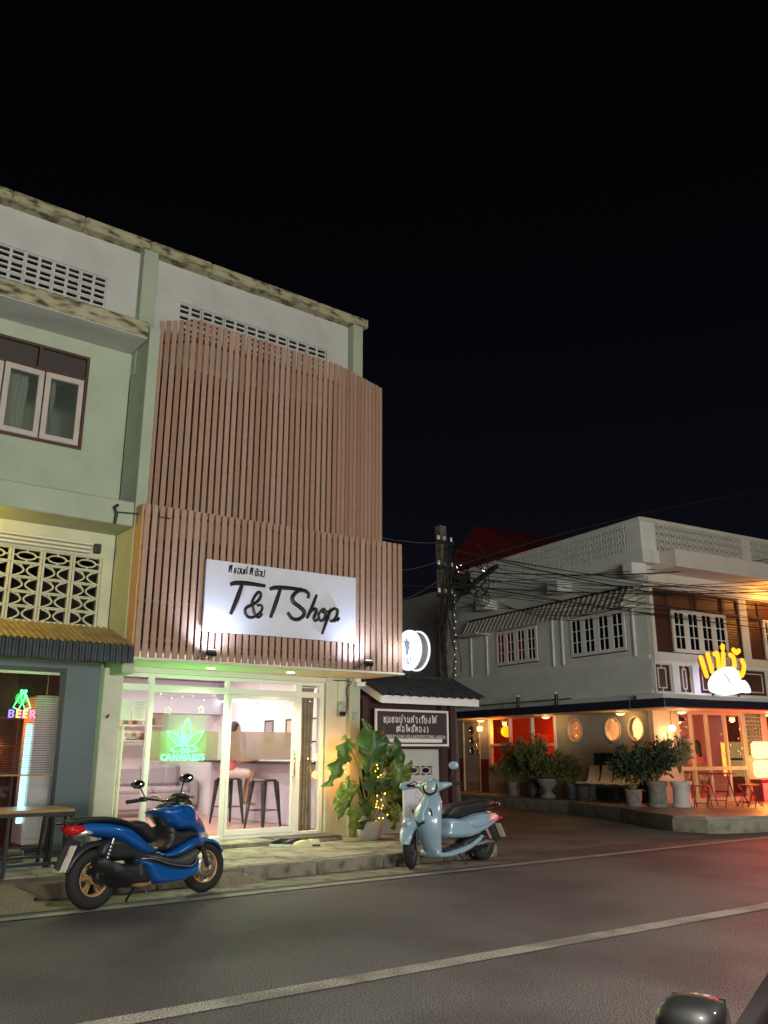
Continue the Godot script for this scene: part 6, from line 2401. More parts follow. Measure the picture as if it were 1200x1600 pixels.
func pole_and_cables() -> void:
	var p := thing("utility_pole", "square concrete utility pole tangled with cables beside notice shelter", "utility pole", Vector3(11.98, 0, -13.5))
	var st := ST()
	var rings := []
	for e in [[0.0, 0.0, 0.125], [3.0, -0.09, 0.105], [6.13, -0.20, 0.085]]:
		var c := Vector3(e[1], e[0], 0)
		var w: float = e[2]
		rings.append([c + Vector3(-w, 0, -w), c + Vector3(w, 0, -w), c + Vector3(w, 0, w), c + Vector3(-w, 0, w)])
	skin(st, rings, true, true, -1)
	part("shaft", st, M.concrete_pole, p)
	for y in [5.75, 5.2, 4.6]:
		st = ST()
		box(st, Vector3(-0.19 + (5.75 - y) * 0.03, y, 0.12), Vector3(0.5, 0.07, 0.06), 0.006)
		part("bracket", st, M.steel_dark, p)
		for k in 3:
			st = ST()
			lathe(st, [Vector2(0.02, 0), Vector2(0.035, 0.02), Vector2(0.025, 0.05), Vector2(0.035, 0.07), Vector2(0.015, 0.1)], 10, Vector3(-0.37 + k * 0.18, y + 0.035, 0.12))
			part("insulator", st, M.white_plastic, p)
	for k in 16:  # cables running down and round the shaft
		st = ST()
		var pts := []
		var y0 := rng.randf_range(4.2, 5.9)
		var y1 := rng.randf_range(2.6, 4.2)
		var dx := rng.randf_range(-0.35, 0.25)
		for i in 9:
			var u := i / 8.0
			pts.append(Vector3(-0.14 + dx * u + 0.07 * sin(u * 6.0 + k), lerpf(y0, y1, u), 0.16 + 0.04 * sin(k * 2.0 + u * 3.0)))
		tube(st, pts, rng.randf_range(0.007, 0.014), 5)
		part("drop_cable", st, M.cable, p)
	for k in 3:  # coils of spare cable hung off the pole
		st = ST()
		var pts := []
		var c := Vector3(0.55 + k * 0.14, 5.35 - k * 0.35, 0.15)
		var r := 0.5 - k * 0.16
		for i in 57:
			var a := TAU * i / 28.0
			pts.append(c + Vector3(cos(a) * r * (1.0 + 0.04 * sin(a * 0.5)), sin(a) * r * 1.05, 0.05 * sin(a * 0.5 + k)))
		tube(st, pts, 0.011, 5)
		part("cable_coil", st, M.cable, p)
	# lamp arm with its dark unlit lantern
	var la := thing("pole_lantern", "dark unlit street lantern on a slanting arm from the utility pole", "street lamp", Vector3(11.92, 4.3, -13.4))
	st = ST()
	tube(st, [Vector3(0, 0.0, 0), Vector3(0.35, 0.38, 0.02), Vector3(0.8, 0.72, 0.03)], 0.025, 8)
	part("arm", st, M.steel_dark, la)
	st = ST()
	box(st, Vector3(1.0, 0.86, 0.03), Vector3(0.95, 0.09, 0.2), 0.03, Basis.from_euler(Vector3(0, 0, 0.59)))
	part("lantern_body", st, M.steel_dark, la)
	st = ST()
	box(st, Vector3(1.03, 0.815, 0.03), Vector3(0.6, 0.02, 0.14), 0.006, Basis.from_euler(Vector3(0, 0, 0.59)))
	part("lens", st, M.grey_plastic, la)
	# string of small lamps down the pole and across to the sheds
	var sl := thing("string_lights", "string of tiny white lamps hanging down the utility pole", "string lights", Vector3(11.98, 0, -13.34))
	st = ST()
	var wire := []
	for i in 29:
		var u := i / 28.0
		wire.append(Vector3(-0.01 - 0.03 * u + 0.02 * sin(i * 1.7), lerpf(4.6, 2.65, u), 0.02))
	tube(st, wire, 0.004, 4)
	part("wire", st, M.cable, sl)
	for i in range(0, 29, 2):
		st = ST()
		ellipsoid(st, wire[i] + Vector3(0.01, 0, 0.012), Vector3.ONE * 0.006, Basis.IDENTITY, 6, 4)
		part("lamp", st, M.led_dot, sl)
	var s2 := thing("lamp_cluster", "cluster of tiny warm lamps strung beyond the utility pole", "string lights", Vector3(12.1, 5.2, -13.6))
	for k in 22:
		st = ST()
		var x := rng.randf_range(0.0, 0.4) if k < 11 else rng.randf_range(0.95, 1.5)
		ellipsoid(st, Vector3(x, 0.05 + x * 0.13 + rng.randf_range(-0.08, 0.1), rng.randf_range(-0.1, 0.1)), Vector3.ONE * 0.008, Basis.IDENTITY, 6, 4)
		part("lamp", st, M.led_dot, s2)
	st = ST()
	tube(st, [Vector3(0, 0.05, 0), Vector3(0.5, 0.02, 0), Vector3(1.0, 0.2, 0), Vector3(1.55, 0.26, 0)], 0.004, 4)
	part("wire", st, M.cable, s2)
	# overhead cables towards the next pole beyond the corner building
	var ends := [6.95, 6.7, 6.45, 6.2, 6.0, 5.85, 5.6, 5.45, 5.3, 5.1, 4.95, 4.8, 4.6, 6.3, 5.7, 5.0]
	for k in ends.size():
		var a := Vector3(11.85 + rng.randf_range(-0.1, 0.2), rng.randf_range(4.7, 5.75), -13.38 + rng.randf_range(-0.05, 0.08))
		var e: float = ends[k]
		var b := Vector3(27.0 + rng.randf_range(-1, 1), e + (e - 5.4) * 0.35, -9.5 + rng.randf_range(-0.4, 0.4))
		var c := part("overhead_cable", cable_line(a, b, rng.randf_range(0.0, 0.55), 0.008 if k % 4 else 0.014), M.cable, self)
		tag(c, "black overhead cable running from utility pole past the corner building", "cable", "overhead cables past the corner building")
	var c1 := part("overhead_cable", cable_line(Vector3(11.9, 5.2, -13.4), Vector3(24, 8.6, -9.9), -0.35, 0.02), M.cable, self)
	tag(c1, "thick black overhead cable crossing the parapet of the corner building", "cable", "overhead cables past the corner building")
	for k in 4:  # service drops to the building corner
		var b: Vector3 = cb.transform * Vector3(-0.05, 5.2 - k * 0.12, 0.05)
		var c := part("service_cable", cable_line(Vector3(11.95, 4.5 + k * 0.2, -13.4), b, 0.35 + 0.12 * k, 0.008), M.cable, self)
		tag(c, "thin slack service cable from utility pole to the building corner", "cable", "service cables to the building corner")
	for k in 3:  # cables back to the shophouse
		var c := part("shophouse_cable", cable_line(Vector3(11.8, 5.75 - k * 0.35, -13.4), Vector3(8.1, 5.1 - k * 0.6, -11.7), 0.08 + 0.1 * k, 0.006), M.cable_grey, self)
		tag(c, "thin grey cable from utility pole to the shophouse side wall", "cable", "cables to the shophouse")

# ------------------------------------------------------------------ scooters
func wheel(parent: Node3D, c: Vector3, b: Basis, R: float, w: float, rim: Material, spokes: int, disc := false) -> void:
	var st := ST()
	torus(st, Vector3.ZERO, Basis.IDENTITY, R - w * 0.5, w * 0.5, w * 0.52, 44, 12)
	var ty := part("wheel", st, M.rubber, parent, c, b)
	st = ST()
	var rr := R - w * 0.92
	torus(st, Vector3.ZERO, Basis.IDENTITY, rr, 0.016, w * 0.36, 40, 8)
	part("rim", st, rim, ty)
	for k in spokes:
		var a := TAU * k / spokes + 0.3
		st = ST()
		for q in [-0.16, 0.16]:
			bar(st, Vector3(cos(a) * 0.03, sin(a) * 0.03, 0.0), Vector3(cos(a + q) * rr, sin(a + q) * rr, 0.0), 0.022, 0.02, Vector3(0, 0, 1))
		part("spoke", st, rim, ty)
	st = ST()
	lathe(st, [Vector2(0.05, -0.05), Vector2(0.05, 0.05)], 16, Vector3.ZERO, Basis.from_euler(Vector3(PI / 2, 0, 0)))
	part("hub", st, rim, ty)
	if disc:
		st = ST()
		lathe(st, [Vector2(0.065, 0.0), Vector2(0.108, 0.0), Vector2(0.108, 0.004), Vector2(0.065, 0.004)], 28, Vector3(0, 0, 0.06), Basis.from_euler(Vector3(PI / 2, 0, 0)), false)
		part("brake_disc", st, M.steel, ty)

func P2(a: Array) -> Array:
	var o := []
	for i in range(0, a.size(), 2):
		o.append(Vector2(a[i], a[i + 1]))
	return o

func shell(parent: Node3D, called: String, m: Material, outline: Array, w: Callable, round := 0.05, edge := 0.35) -> MeshInstance3D:
	var st := ST()
	pillow(st, P2(outline), w, round, 4, edge)
	return part(called, st, m, parent)

func fender(c: Vector3, R: float, a0: float, a1: float, w: float, thick := 0.006) -> SurfaceTool:
	# shell wrapped round a wheel about the z axis
	var st := ST()
	var rings := []
	var n := 16
	for i in n + 1:
		var a := lerpf(a0, a1, float(i) / n)
		var e := 1.0 - pow(absf(2.0 * i / n - 1.0), 4.0) * 0.45
		var ring := []
		var m := 12
		for k in m + 1:
			var t := -PI * 0.5 + PI * k / m
			var r := R - 0.045 + 0.045 * cos(t)
			ring.append(c + Vector3(cos(a) * r, sin(a) * r, sin(t) * w * e))
		for k in m + 1:
			var t := PI * 0.5 - PI * k / m
			var r := R - 0.045 + 0.045 * cos(t) - thick
			ring.append(c + Vector3(cos(a) * r, sin(a) * r, sin(t) * (w * e - thick)))
		rings.append(ring)
	skin(st, rings, true, true)
	return st

func mirror_arm(parent: Node3D, a: Vector3, b: Vector3, face_dir: Vector3, rx: float, ry: float, shellm: Material) -> void:
	var st := ST()
	tube(st, smooth([a, a.lerp(b, 0.5) + Vector3(0, 0.02, 0), b], 4), 0.007, 6)
	var arm := part("mirror", st, M.black, parent)
	var bz := face_dir.normalized()
	var bx := Vector3.UP.cross(bz).normalized()
	var bs := Basis(bx, bz.cross(bx), bz)
	st = ST()
	ellipsoid(st, b + bz * -0.012, Vector3(rx, ry, 0.028), bs, 20, 10)
	part("mirror_shell", st, shellm, arm)
	st = ST()
	lathe(st, [Vector2(0.001, 0), Vector2(1, 0), Vector2(1, 0.05), Vector2(0.001, 0.05)], 24, b + bz * 0.012, Basis(bs.x * rx * 0.86, bs.z * 0.05, bs.y * ry * 0.86), false)
	part("mirror_glass", st, M.mirror, arm)

func blue_scooter() -> void:
	var t := thing("blue_scooter", "glossy blue maxi scooter with bronze rims parked by the kerb", "scooter", Vector3(2.98, 0.0, -8.39), deg_to_rad(14.4))
	t.rotation.x = 0.0
	t.transform.basis = Basis.from_euler(Vector3(0, deg_to_rad(14.4), 0)) * Basis.from_euler(Vector3(deg_to_rad(-5.0), 0, 0))
	var W := func(a: float) -> Callable: return func(_x: float, _y: float) -> float: return a
	var taper := func(x: float, y: float) -> float: return lerpf(0.06, 0.175, smoothstep(-0.32, 0.25, x)) * lerpf(1.0, 0.9, smoothstep(0.5, 0.66, x))
	wheel(t, Vector3(0, 0.265, 0), Basis.IDENTITY, 0.265, 0.125, M.gold_rim, 5)
	var steer := Basis.from_euler(Vector3(0, deg_to_rad(-6.0), 0))
	wheel(t, Vector3(1.315, 0.25, 0), steer, 0.25, 0.105, M.gold_rim, 6, true)
	# core
	shell(t, "inner_body", M.body_black, [0.0, 0.46, 0.10, 0.60, 0.45, 0.58, 0.62, 0.46, 0.95, 0.46, 1.12, 0.56, 1.16, 0.42, 1.05, 0.22, 0.62, 0.17, 0.45, 0.20, 0.40, 0.38, 0.2, 0.40], W.call(0.125), 0.05)
	shell(t, "engine", M.body_black, [-0.02, 0.36, 0.1, 0.40, 0.35, 0.36, 0.52, 0.32, 0.55, 0.18, 0.35, 0.15, 0.1, 0.20, -0.03, 0.24], W.call(0.11), 0.04)
	# painted panels
	shell(t, "tail_panel", M.blue_paint, [-0.28, 0.715, -0.10, 0.765, 0.12, 0.745, 0.30, 0.70, 0.42, 0.63, 0.54, 0.535, 0.66, 0.465, 0.60, 0.425, 0.47, 0.435, 0.33, 0.50, 0.18, 0.585, 0.0, 0.63, -0.16, 0.655, -0.25, 0.675], taper, 0.06)
	shell(t, "front_cowl", M.blue_paint, [0.66, 0.825, 0.74, 0.855, 0.86, 0.885, 0.98, 0.89, 1.08, 0.855, 1.18, 0.785, 1.27, 0.69, 1.315, 0.60, 1.30, 0.53, 1.20, 0.555, 1.10, 0.60, 1.0, 0.625, 0.90, 0.625, 0.81, 0.67, 0.74, 0.745], func(x: float, y: float) -> float: return lerpf(0.205, 0.085, smoothstep(0.98, 1.34, x)), 0.075)
	shell(t, "lower_band", M.blue_paint, [0.62, 0.465, 0.74, 0.425, 0.86, 0.465, 1.0, 0.525, 1.14, 0.565, 1.26, 0.56, 1.30, 0.51, 1.22, 0.44, 1.12, 0.45, 0.98, 0.405, 0.84, 0.375, 0.70, 0.395], func(x: float, y: float) -> float: return lerpf(0.2, 0.12, smoothstep(1.0, 1.32, x)), 0.04)
	shell(t, "belly_panel", M.blue_paint, [0.40, 0.395, 0.55, 0.375, 0.70, 0.325, 0.86, 0.285, 1.02, 0.275, 1.13, 0.34, 1.16, 0.40, 1.13, 0.24, 1.05, 0.165, 0.86, 0.140, 0.64, 0.145, 0.56, 0.20, 0.50, 0.30], W.call(0.19), 0.04)
	shell(t, "side_cover", M.body_grey, [0.46, 0.43, 0.60, 0.425, 0.72, 0.40, 0.86, 0.375, 1.0, 0.41, 1.12, 0.45, 1.14, 0.38, 1.02, 0.28, 0.86, 0.29, 0.70, 0.33, 0.56, 0.38], W.call(0.182), 0.03)
	shell(t, "leg_shield", M.body_black, [0.70, 0.79, 0.80, 0.68, 0.90, 0.62, 1.05, 0.62, 1.2, 0.56, 1.1, 0.545, 0.95, 0.50, 0.84, 0.46, 0.74, 0.44, 0.69, 0.47, 0.76, 0.56, 0.76, 0.68], W.call(0.175), 0.03)
	shell(t, "floor_mat", M.cloth_pale, [0.60, 0.50, 0.70, 0.485, 0.80, 0.50, 0.79, 0.475, 0.70, 0.46, 0.61, 0.475], W.call(0.12), 0.01)
	# seat
	shell(t, "seat", M.seat_black, [-0.31, 0.795, -0.18, 0.812, 0.05, 0.808, 0.20, 0.79, 0.31, 0.755, 0.36, 0.735, 0.42, 0.752, 0.50, 0.735, 0.58, 0.67, 0.635, 0.57, 0.62, 0.525, 0.52, 0.56, 0.40, 0.645, 0.28, 0.705, 0.10, 0.748, -0.12, 0.765, -0.28, 0.765], func(x: float, y: float) -> float: return lerpf(0.07, 0.16, smoothstep(-0.32, 0.1, x)), 0.035)
	shell(t, "grab_rail", M.body_black, [-0.34, 0.775, -0.2, 0.785, -0.05, 0.778, -0.06, 0.76, -0.2, 0.76, -0.33, 0.755], W.call(0.115), 0.012, 0.7)
	# lamps
	shell(t, "tail_light", M.red_lens, [-0.315, 0.74, -0.22, 0.748, -0.145, 0.725, -0.165, 0.68, -0.255, 0.655, -0.30, 0.69], func(x: float, y: float) -> float: return lerpf(0.075, 0.135, smoothstep(-0.32, -0.1, x)), 0.02, 0.6)
	shell(t, "turn_lens", M.lens, [-0.19, 0.69, -0.12, 0.70, -0.06, 0.665, -0.13, 0.648, -0.2, 0.652], func(x: float, y: float) -> float: return lerpf(0.10, 0.145, smoothstep(-0.2, -0.05, x)), 0.012, 0.6)
	shell(t, "headlight", M.lens, [1.17, 0.57, 1.25, 0.60, 1.32, 0.575, 1.325, 0.52, 1.26, 0.50, 1.19, 0.525], func(x: float, y: float) -> float: return lerpf(0.158, 0.095, smoothstep(1.15, 1.33, x)), 0.02, 0.5)
	# windscreen, dash, bars
	shell(t, "windscreen", M.screen_dark, [0.90, 0.895, 0.955, 0.985, 1.02, 0.985, 1.10, 0.93, 1.15, 0.845, 1.05, 0.885], func(x: float, y: float) -> float: return lerpf(0.13, 0.06, smoothstep(0.95, 1.15, x)), 0.02)
	shell(t, "dashboard", M.body_black, [0.72, 0.845, 0.80, 0.895, 0.93, 0.905, 0.98, 0.885, 0.86, 0.87], W.call(0.12), 0.015)
	var st := ST()
	var c := Vector3(0.80, 0.90, 0)
	var hb := Basis.from_euler(Vector3(0, deg_to_rad(16.0), 0))
	tube(st, [c + hb * Vector3(-0.10, 0.035, -0.36), c + hb * Vector3(-0.02, 0.05, -0.2), c + hb * Vector3(0.02, 0.02, 0), c + hb * Vector3(-0.02, 0.05, 0.2), c + hb * Vector3(-0.10, 0.035, 0.36)], 0.013, 8)
	var bars := part("handlebar", st, M.chrome, t)
	for s in [-1.0, 1.0]:
		st = ST()
		tube(st, [c + hb * Vector3(-0.115, 0.032, s * 0.38), c + hb * Vector3(-0.06, 0.042, s * 0.26)], 0.019, 8)
		part("grip", st, M.rubber, bars)
		st = ST()
		box(st, c + hb * Vector3(-0.035, 0.05, s * 0.225), Vector3(0.06, 0.05, 0.08), 0.012, hb)
		part("switch_pod", st, M.body_black, bars)
		st = ST()
		tube(st, [c + hb * Vector3(0.0, 0.045, s * 0.22), c + hb * Vector3(0.01, 0.04, s * 0.30), c + hb * Vector3(-0.03, 0.03, s * 0.39)], 0.007, 6)
		part("brake_lever", st, M.body_black, bars)
		mirror_arm(t, c + hb * Vector3(-0.02, 0.06, s * 0.215), c + hb * Vector3(-0.04, 0.20 if s < 0 else 0.22, s * 0.30), Vector3(-1, -0.05, 0.35), 0.082, 0.046, M.black)
	for s in [-1.0, 1.0]:  # brake hoses from the bars into the cowl
		st = ST()
		tube(st, smooth([c + hb * Vector3(-0.01, 0.05, s * 0.2), c + hb * Vector3(0.07, 0.07, s * 0.16), c + hb * Vector3(0.11, 0.0, s * 0.08), c + hb * Vector3(0.08, -0.06, s * 0.04)], 4), 0.006, 5)
		part("brake_hose", st, M.rubber, t)
	# front end
	part("front_fender", fender(Vector3.ZERO, 0.285, deg_to_rad(28), deg_to_rad(150), 0.075), M.blue_paint, t, Vector3(1.315, 0.25, 0), steer)
	for s in [-1.0, 1.0]:
		st = ST()
		tube(st, [Vector3(1.315, 0.25, s * 0.085), Vector3(1.19, 0.55, s * 0.085)], [0.022, 0.026], 10)
		part("fork", st, M.body_black, t)
	# rear end
	st = ST()
	tube(st, [Vector3(0.52, 0.20, 0.14), Vector3(0.36, 0.215, 0.165), Vector3(0.22, 0.27, 0.18), Vector3(0.02, 0.37, 0.185), Vector3(-0.10, 0.42, 0.18)], [0.03, 0.045, 0.075, 0.078, 0.06], 14, 0.8)
	var ex := part("exhaust", st, M.body_black, t)
	st = ST()
	tube(st, [Vector3(0.20, 0.30, 0.235), Vector3(0.10, 0.345, 0.245), Vector3(-0.06, 0.415, 0.235)], [0.02, 0.045, 0.03], 10, 0.4, Vector3(0, 0, 1))
	part("heat_shield", st, M.body_grey, ex)
	st = ST()
	tube(st, [Vector3(0.55, 0.17, 0.12), Vector3(0.44, 0.165, 0.15), Vector3(0.34, 0.19, 0.165)], 0.028, 8)
	part("exhaust_pipe", st, M.gold_rim, ex)
	for s in [-1.0, 1.0]:
		st = ST()
		tube(st, [Vector3(0.02, 0.30, s * 0.125), Vector3(0.14, 0.60, s * 0.12)], 0.018, 8)
		part("shock_rod", st, M.steel, t)
		st = ST()
		var pts := []
		for i in 49:
			var u := i / 48.0
			var a := u * TAU * 7.0
			pts.append(Vector3(lerpf(0.045, 0.13, u), lerpf(0.36, 0.57, u), s * 0.122) + Vector3(cos(a) * 0.03, 0, sin(a) * 0.03))
		tube(st, pts, 0.006, 5)
		part("shock_spring", st, M.body_grey, t)
	part("rear_fender", fender(Vector3(0, 0.265, 0), 0.33, deg_to_rad(70), deg_to_rad(165), 0.085), M.body_black, t)
	st = ST()
	bar(st, Vector3(-0.20, 0.62, 0), Vector3(-0.33, 0.36, 0), 0.15, 0.02, Vector3(0, 0, 1))
	part("mudguard", st, M.body_black, t)
	st = ST()
	box(st, Vector3(-0.295, 0.46, 0), Vector3(0.006, 0.24, 0.21), 0.0, Basis.from_euler(Vector3(0, 0, -0.45)))
	var pl := part("number_plate", st, M.plate, t)
	thai("บยม", 0.045, 0.005, M.ink, pl, Vector3(-0.282, 0.505, -0.075), Basis.from_euler(Vector3(0, -PI / 2, -0.45)))
	st = ST()
	tube(st, [Vector3(0.55, 0.17, -0.08), Vector3(0.50, 0.0, -0.19)], 0.012, 6)
	part("side_stand", st, M.steel_dark, t)
	st = ST()
	bar(st, Vector3(0.50, 0.18, 0.1), Vector3(0.53, 0.07, 0.13), 0.02, 0.02)
	part("foot_peg", st, M.steel_dark, t)
	for s in [-1.0, 1.0]:
		st = ST()
		tube(st, smooth([Vector3(0.42, 0.40, s * 0.165), Vector3(0.56, 0.385, s * 0.185), Vector3(0.72, 0.33, s * 0.192), Vector3(0.88, 0.295, s * 0.192), Vector3(1.03, 0.285, s * 0.188), Vector3(1.12, 0.345, s * 0.165)], 5), 0.007, 6)
		part("trim_strip", st, M.steel, t)
	# winged mark on the cowl
	st = ST()
	extrude(st, PackedVector2Array([Vector2(0, 0), Vector2(0.055, 0.035), Vector2(0.06, 0.02), Vector2(0.035, 0.0), Vector2(0.06, 0.002), Vector2(0.03, -0.012)]), 0.003, Transform3D(Basis.from_euler(Vector3(0, 0.06, 0)), Vector3(0.83, 0.745, 0.1975)))
	part("emblem", st, M.chrome, t)

func pale_scooter() -> void:
	var t := thing("pale_scooter", "pale blue retro scooter with black seat parked beside the side street", "scooter", Vector3(8.46, 0.0, -8.94))
	t.transform.basis = Basis.from_euler(Vector3(0, deg_to_rad(185.5), 0)) * Basis.from_euler(Vector3(deg_to_rad(4.0), 0, 0))
	var W := func(a: float) -> Callable: return func(_x: float, _y: float) -> float: return a
	var steer := Basis.from_euler(Vector3(0, deg_to_rad(32.0), 0))
	var fw := Vector3(1.36, 0.225, 0)
	wheel(t, Vector3(0, 0.225, 0), Basis.IDENTITY, 0.225, 0.11, M.body_grey, 5)
	wheel(t, fw, steer, 0.225, 0.10, M.body_grey, 5, true)
	part("front_fender", fender(Vector3.ZERO, 0.30, deg_to_rad(15), deg_to_rad(165), 0.09), M.pale_paint, t, fw, steer)
	var st := ST()
	ellipsoid(st, Vector3(-0.01, 0.285, 0), Vector3(0.16, 0.09, 0.095), Basis.from_euler(Vector3(0, 0, 0.2)), 20, 12)
	part("fender_crown", st, M.pale_paint, t, fw, steer)
	for s in [-1.0, 1.0]:
		st = ST()
		tube(st, [Vector3(0, 0, s * 0.075), Vector3(-0.16, 0.36, s * 0.06)], 0.02, 8)
		part("fork", st, M.body_black, t, fw, steer)
	# leg shield: curved apron lofted in plan slices
	st = ST()
	var rings := []
	for q in [[0.92, 0.075, 0.985, 0.93], [0.86, 0.13, 1.045, 0.925], [0.76, 0.185, 1.12, 0.945], [0.64, 0.215, 1.18, 0.99], [0.52, 0.215, 1.195, 1.01], [0.40, 0.195, 1.165, 1.0], [0.28, 0.165, 1.12, 0.98], [0.18, 0.145, 1.07, 0.965], [0.12, 0.13, 1.03, 0.95]]:
		var ring := []
		var n := 16
		for k in n + 1:
			var u := -1.0 + 2.0 * k / n
			var e := 1.0 - pow(absf(u), 2.4)
			ring.append(Vector3(lerpf(q[3], q[2], e), q[0], u * q[1]))
		for k in n + 1:
			var u := 1.0 - 2.0 * k / n
			var e := 1.0 - pow(absf(u), 2.4)
			ring.append(Vector3(lerpf(q[3], q[2], e) - 0.035 - 0.05 * e, q[0], u * (q[1] - 0.012)))
		rings.append(ring)
	skin(st, rings, true, true)
	part("apron", st, M.pale_paint, t)
	# raised centre panel and its dark trim
	shell(t, "apron_crest", M.pale_paint, [0.99, 0.885, 1.075, 0.82, 1.195, 0.67, 1.215, 0.55, 1.17, 0.52, 1.12, 0.60, 1.06, 0.76], W.call(0.09), 0.03)
	st = ST()
	tube(st, smooth([Vector3(1.175, 0.54, -0.095), Vector3(1.225, 0.50, 0.0), Vector3(1.175, 0.54, 0.095)], 4), 0.014, 6)
	part("horn_trim", st, M.black, t)
	for s in [-1.0, 1.0]:
		st = ST()
		ellipsoid(st, Vector3(1.115, 0.655, s * 0.162), Vector3(0.012, 0.055, 0.014), Basis.from_euler(Vector3(0, 0, -0.35)), 10, 8)
		part("turn_light", st, M.black, t)
	shell(t, "inner_shield", M.body_black, [0.88, 0.86, 0.94, 0.84, 1.04, 0.6, 1.03, 0.3, 0.96, 0.2, 0.93, 0.3, 0.96, 0.6, 0.88, 0.78], W.call(0.13), 0.02)
	# floor, body, seat
	shell(t, "floor_panel", M.pale_paint, [1.04, 0.215, 0.88, 0.165, 0.62, 0.19, 0.40, 0.235, 0.20, 0.305, 0.10, 0.34, 0.12, 0.29, 0.28, 0.20, 0.50, 0.125, 0.80, 0.09, 1.04, 0.11], W.call(0.165), 0.025)
	shell(t, "floor_mat", M.body_black, [0.93, 0.235, 0.80, 0.205, 0.60, 0.225, 0.45, 0.25, 0.45, 0.22, 0.62, 0.18, 0.9, 0.16], W.call(0.13), 0.01)
	shell(t, "rear_body", M.pale_paint, [0.76, 0.565, 0.80, 0.45, 0.815, 0.335, 0.64, 0.305, 0.36, 0.305, 0.16, 0.345, -0.08, 0.41, -0.28, 0.47, -0.345, 0.525, -0.26, 0.59, -0.02, 0.615, 0.22, 0.605, 0.50, 0.555], func(x: float, y: float) -> float: return lerpf(0.085, 0.195, smoothstep(-0.36, 0.12, x)) * lerpf(1.0, 0.75, smoothstep(0.55, 0.87, x)), 0.07)
	shell(t, "hip_swell", M.pale_paint, [0.46, 0.53, 0.30, 0.575, 0.05, 0.585, -0.18, 0.555, -0.28, 0.515, -0.08, 0.455, 0.15, 0.40, 0.34, 0.385, 0.45, 0.44], func(x: float, y: float) -> float: return lerpf(0.11, 0.215, smoothstep(-0.3, 0.12, x)), 0.07)
	shell(t, "seat", M.seat_black, [0.77, 0.575, 0.745, 0.655, 0.68, 0.715, 0.53, 0.742, 0.36, 0.75, 0.15, 0.768, -0.08, 0.775, -0.24, 0.75, -0.31, 0.70, -0.22, 0.635, -0.02, 0.622, 0.22, 0.612, 0.50, 0.562], func(x: float, y: float) -> float: return lerpf(0.09, 0.165, smoothstep(-0.32, 0.05, x)) * lerpf(1.0, 0.8, smoothstep(0.55, 0.82, x)), 0.05)
	shell(t, "engine", M.body_black, [-0.04, 0.32, 0.12, 0.34, 0.36, 0.31, 0.50, 0.24, 0.46, 0.14, 0.2, 0.13, -0.02, 0.17], W.call(0.12), 0.04)
	for s in [-1.0, 1.0]:
		st = ST()
		tube(st, [Vector3(-0.02, 0.27, s * 0.13), Vector3(0.07, 0.45, s * 0.12)], 0.022, 8)
		part("shock_rod", st, M.steel, t)
	st = ST()
	tube(st, [Vector3(0.30, 0.215, -0.15), Vector3(0.12, 0.235, -0.165), Vector3(-0.03, 0.225, -0.16)], [0.03, 0.05, 0.035], 12, 0.6)
	part("drive_cover", st, M.steel, t)
	st = ST()
	tube(st, [Vector3(0.36, 0.16, 0.15), Vector3(0.1, 0.22, 0.18), Vector3(-0.16, 0.30, 0.18)], [0.03, 0.06, 0.055], 12, 0.8)
	part("exhaust", st, M.body_black, t)
	# tail
	shell(t, "tail_light", M.red_lens, [-0.30, 0.565, -0.345, 0.535, -0.35, 0.495, -0.29, 0.485, -0.255, 0.525], W.call(0.10), 0.015, 0.6)
	st = ST()
	tube(st, smooth([Vector3(-0.05, 0.66, -0.15), Vector3(-0.26, 0.70, -0.13), Vector3(-0.37, 0.715, 0), Vector3(-0.26, 0.70, 0.13), Vector3(-0.05, 0.66, 0.15)], 4), 0.014, 8)
	part("grab_rail", st, M.chrome, t)
	st = ST()
	bar(st, Vector3(-0.24, 0.47, 0), Vector3(-0.36, 0.24, 0), 0.16, 0.015, Vector3(0, 0, 1))
	part("mudguard", st, M.body_black, t)
	st = ST()
	box(st, Vector3(-0.335, 0.36, 0), Vector3(0.005, 0.2, 0.2), 0.0, Basis.from_euler(Vector3(0, 0, -0.48)))
	part("number_plate", st, M.plate, t)
	st = ST()
	tube(st, [Vector3(0.60, 0.13, -0.10), Vector3(0.57, 0.0, -0.21)], 0.011, 6)
	part("side_stand", st, M.steel_dark, t)
	# headset turns with the bars
	var hc := Vector3(0.90, 0.945, 0)
	st = ST()
	rings = []
	for q in [[-0.16, 0.02, 0.03, -0.01], [-0.11, 0.07, 0.055, 0.0], [-0.02, 0.13, 0.085, 0.02], [0.06, 0.135, 0.10, 0.02], [0.12, 0.10, 0.095, 0.01], [0.155, 0.065, 0.075, 0.0], [0.17, 0.03, 0.04, -0.005]]:
		var ring := []
		for k in 24:
			var a := TAU * k / 24
			ring.append(Vector3(q[0], q[3] + sin(a) * q[2], cos(a) * q[1]))
		rings.append(ring)
	skin(st, rings, true, true)
	var hs := part("headset", st, M.pale_paint, t, hc, steer)
	st = ST()
	ellipsoid(st, Vector3(0.125, 0.0, 0), Vector3(0.055, 0.072, 0.082), Basis.from_euler(Vector3(0, 0, 0.25)), 20, 12)
	part("headlight", st, M.lens, hs)
	st = ST()
	var pts := []
	for k in 29:
		var a := TAU * k / 28.0
		pts.append(Vector3(0.135 - 0.02 * sin(a), sin(a) * 0.078, cos(a) * 0.088))
	tube(st, pts, 0.014, 8, 1.0, Vector3.ZERO, false)
	part("headlight_ring", st, M.black, hs)
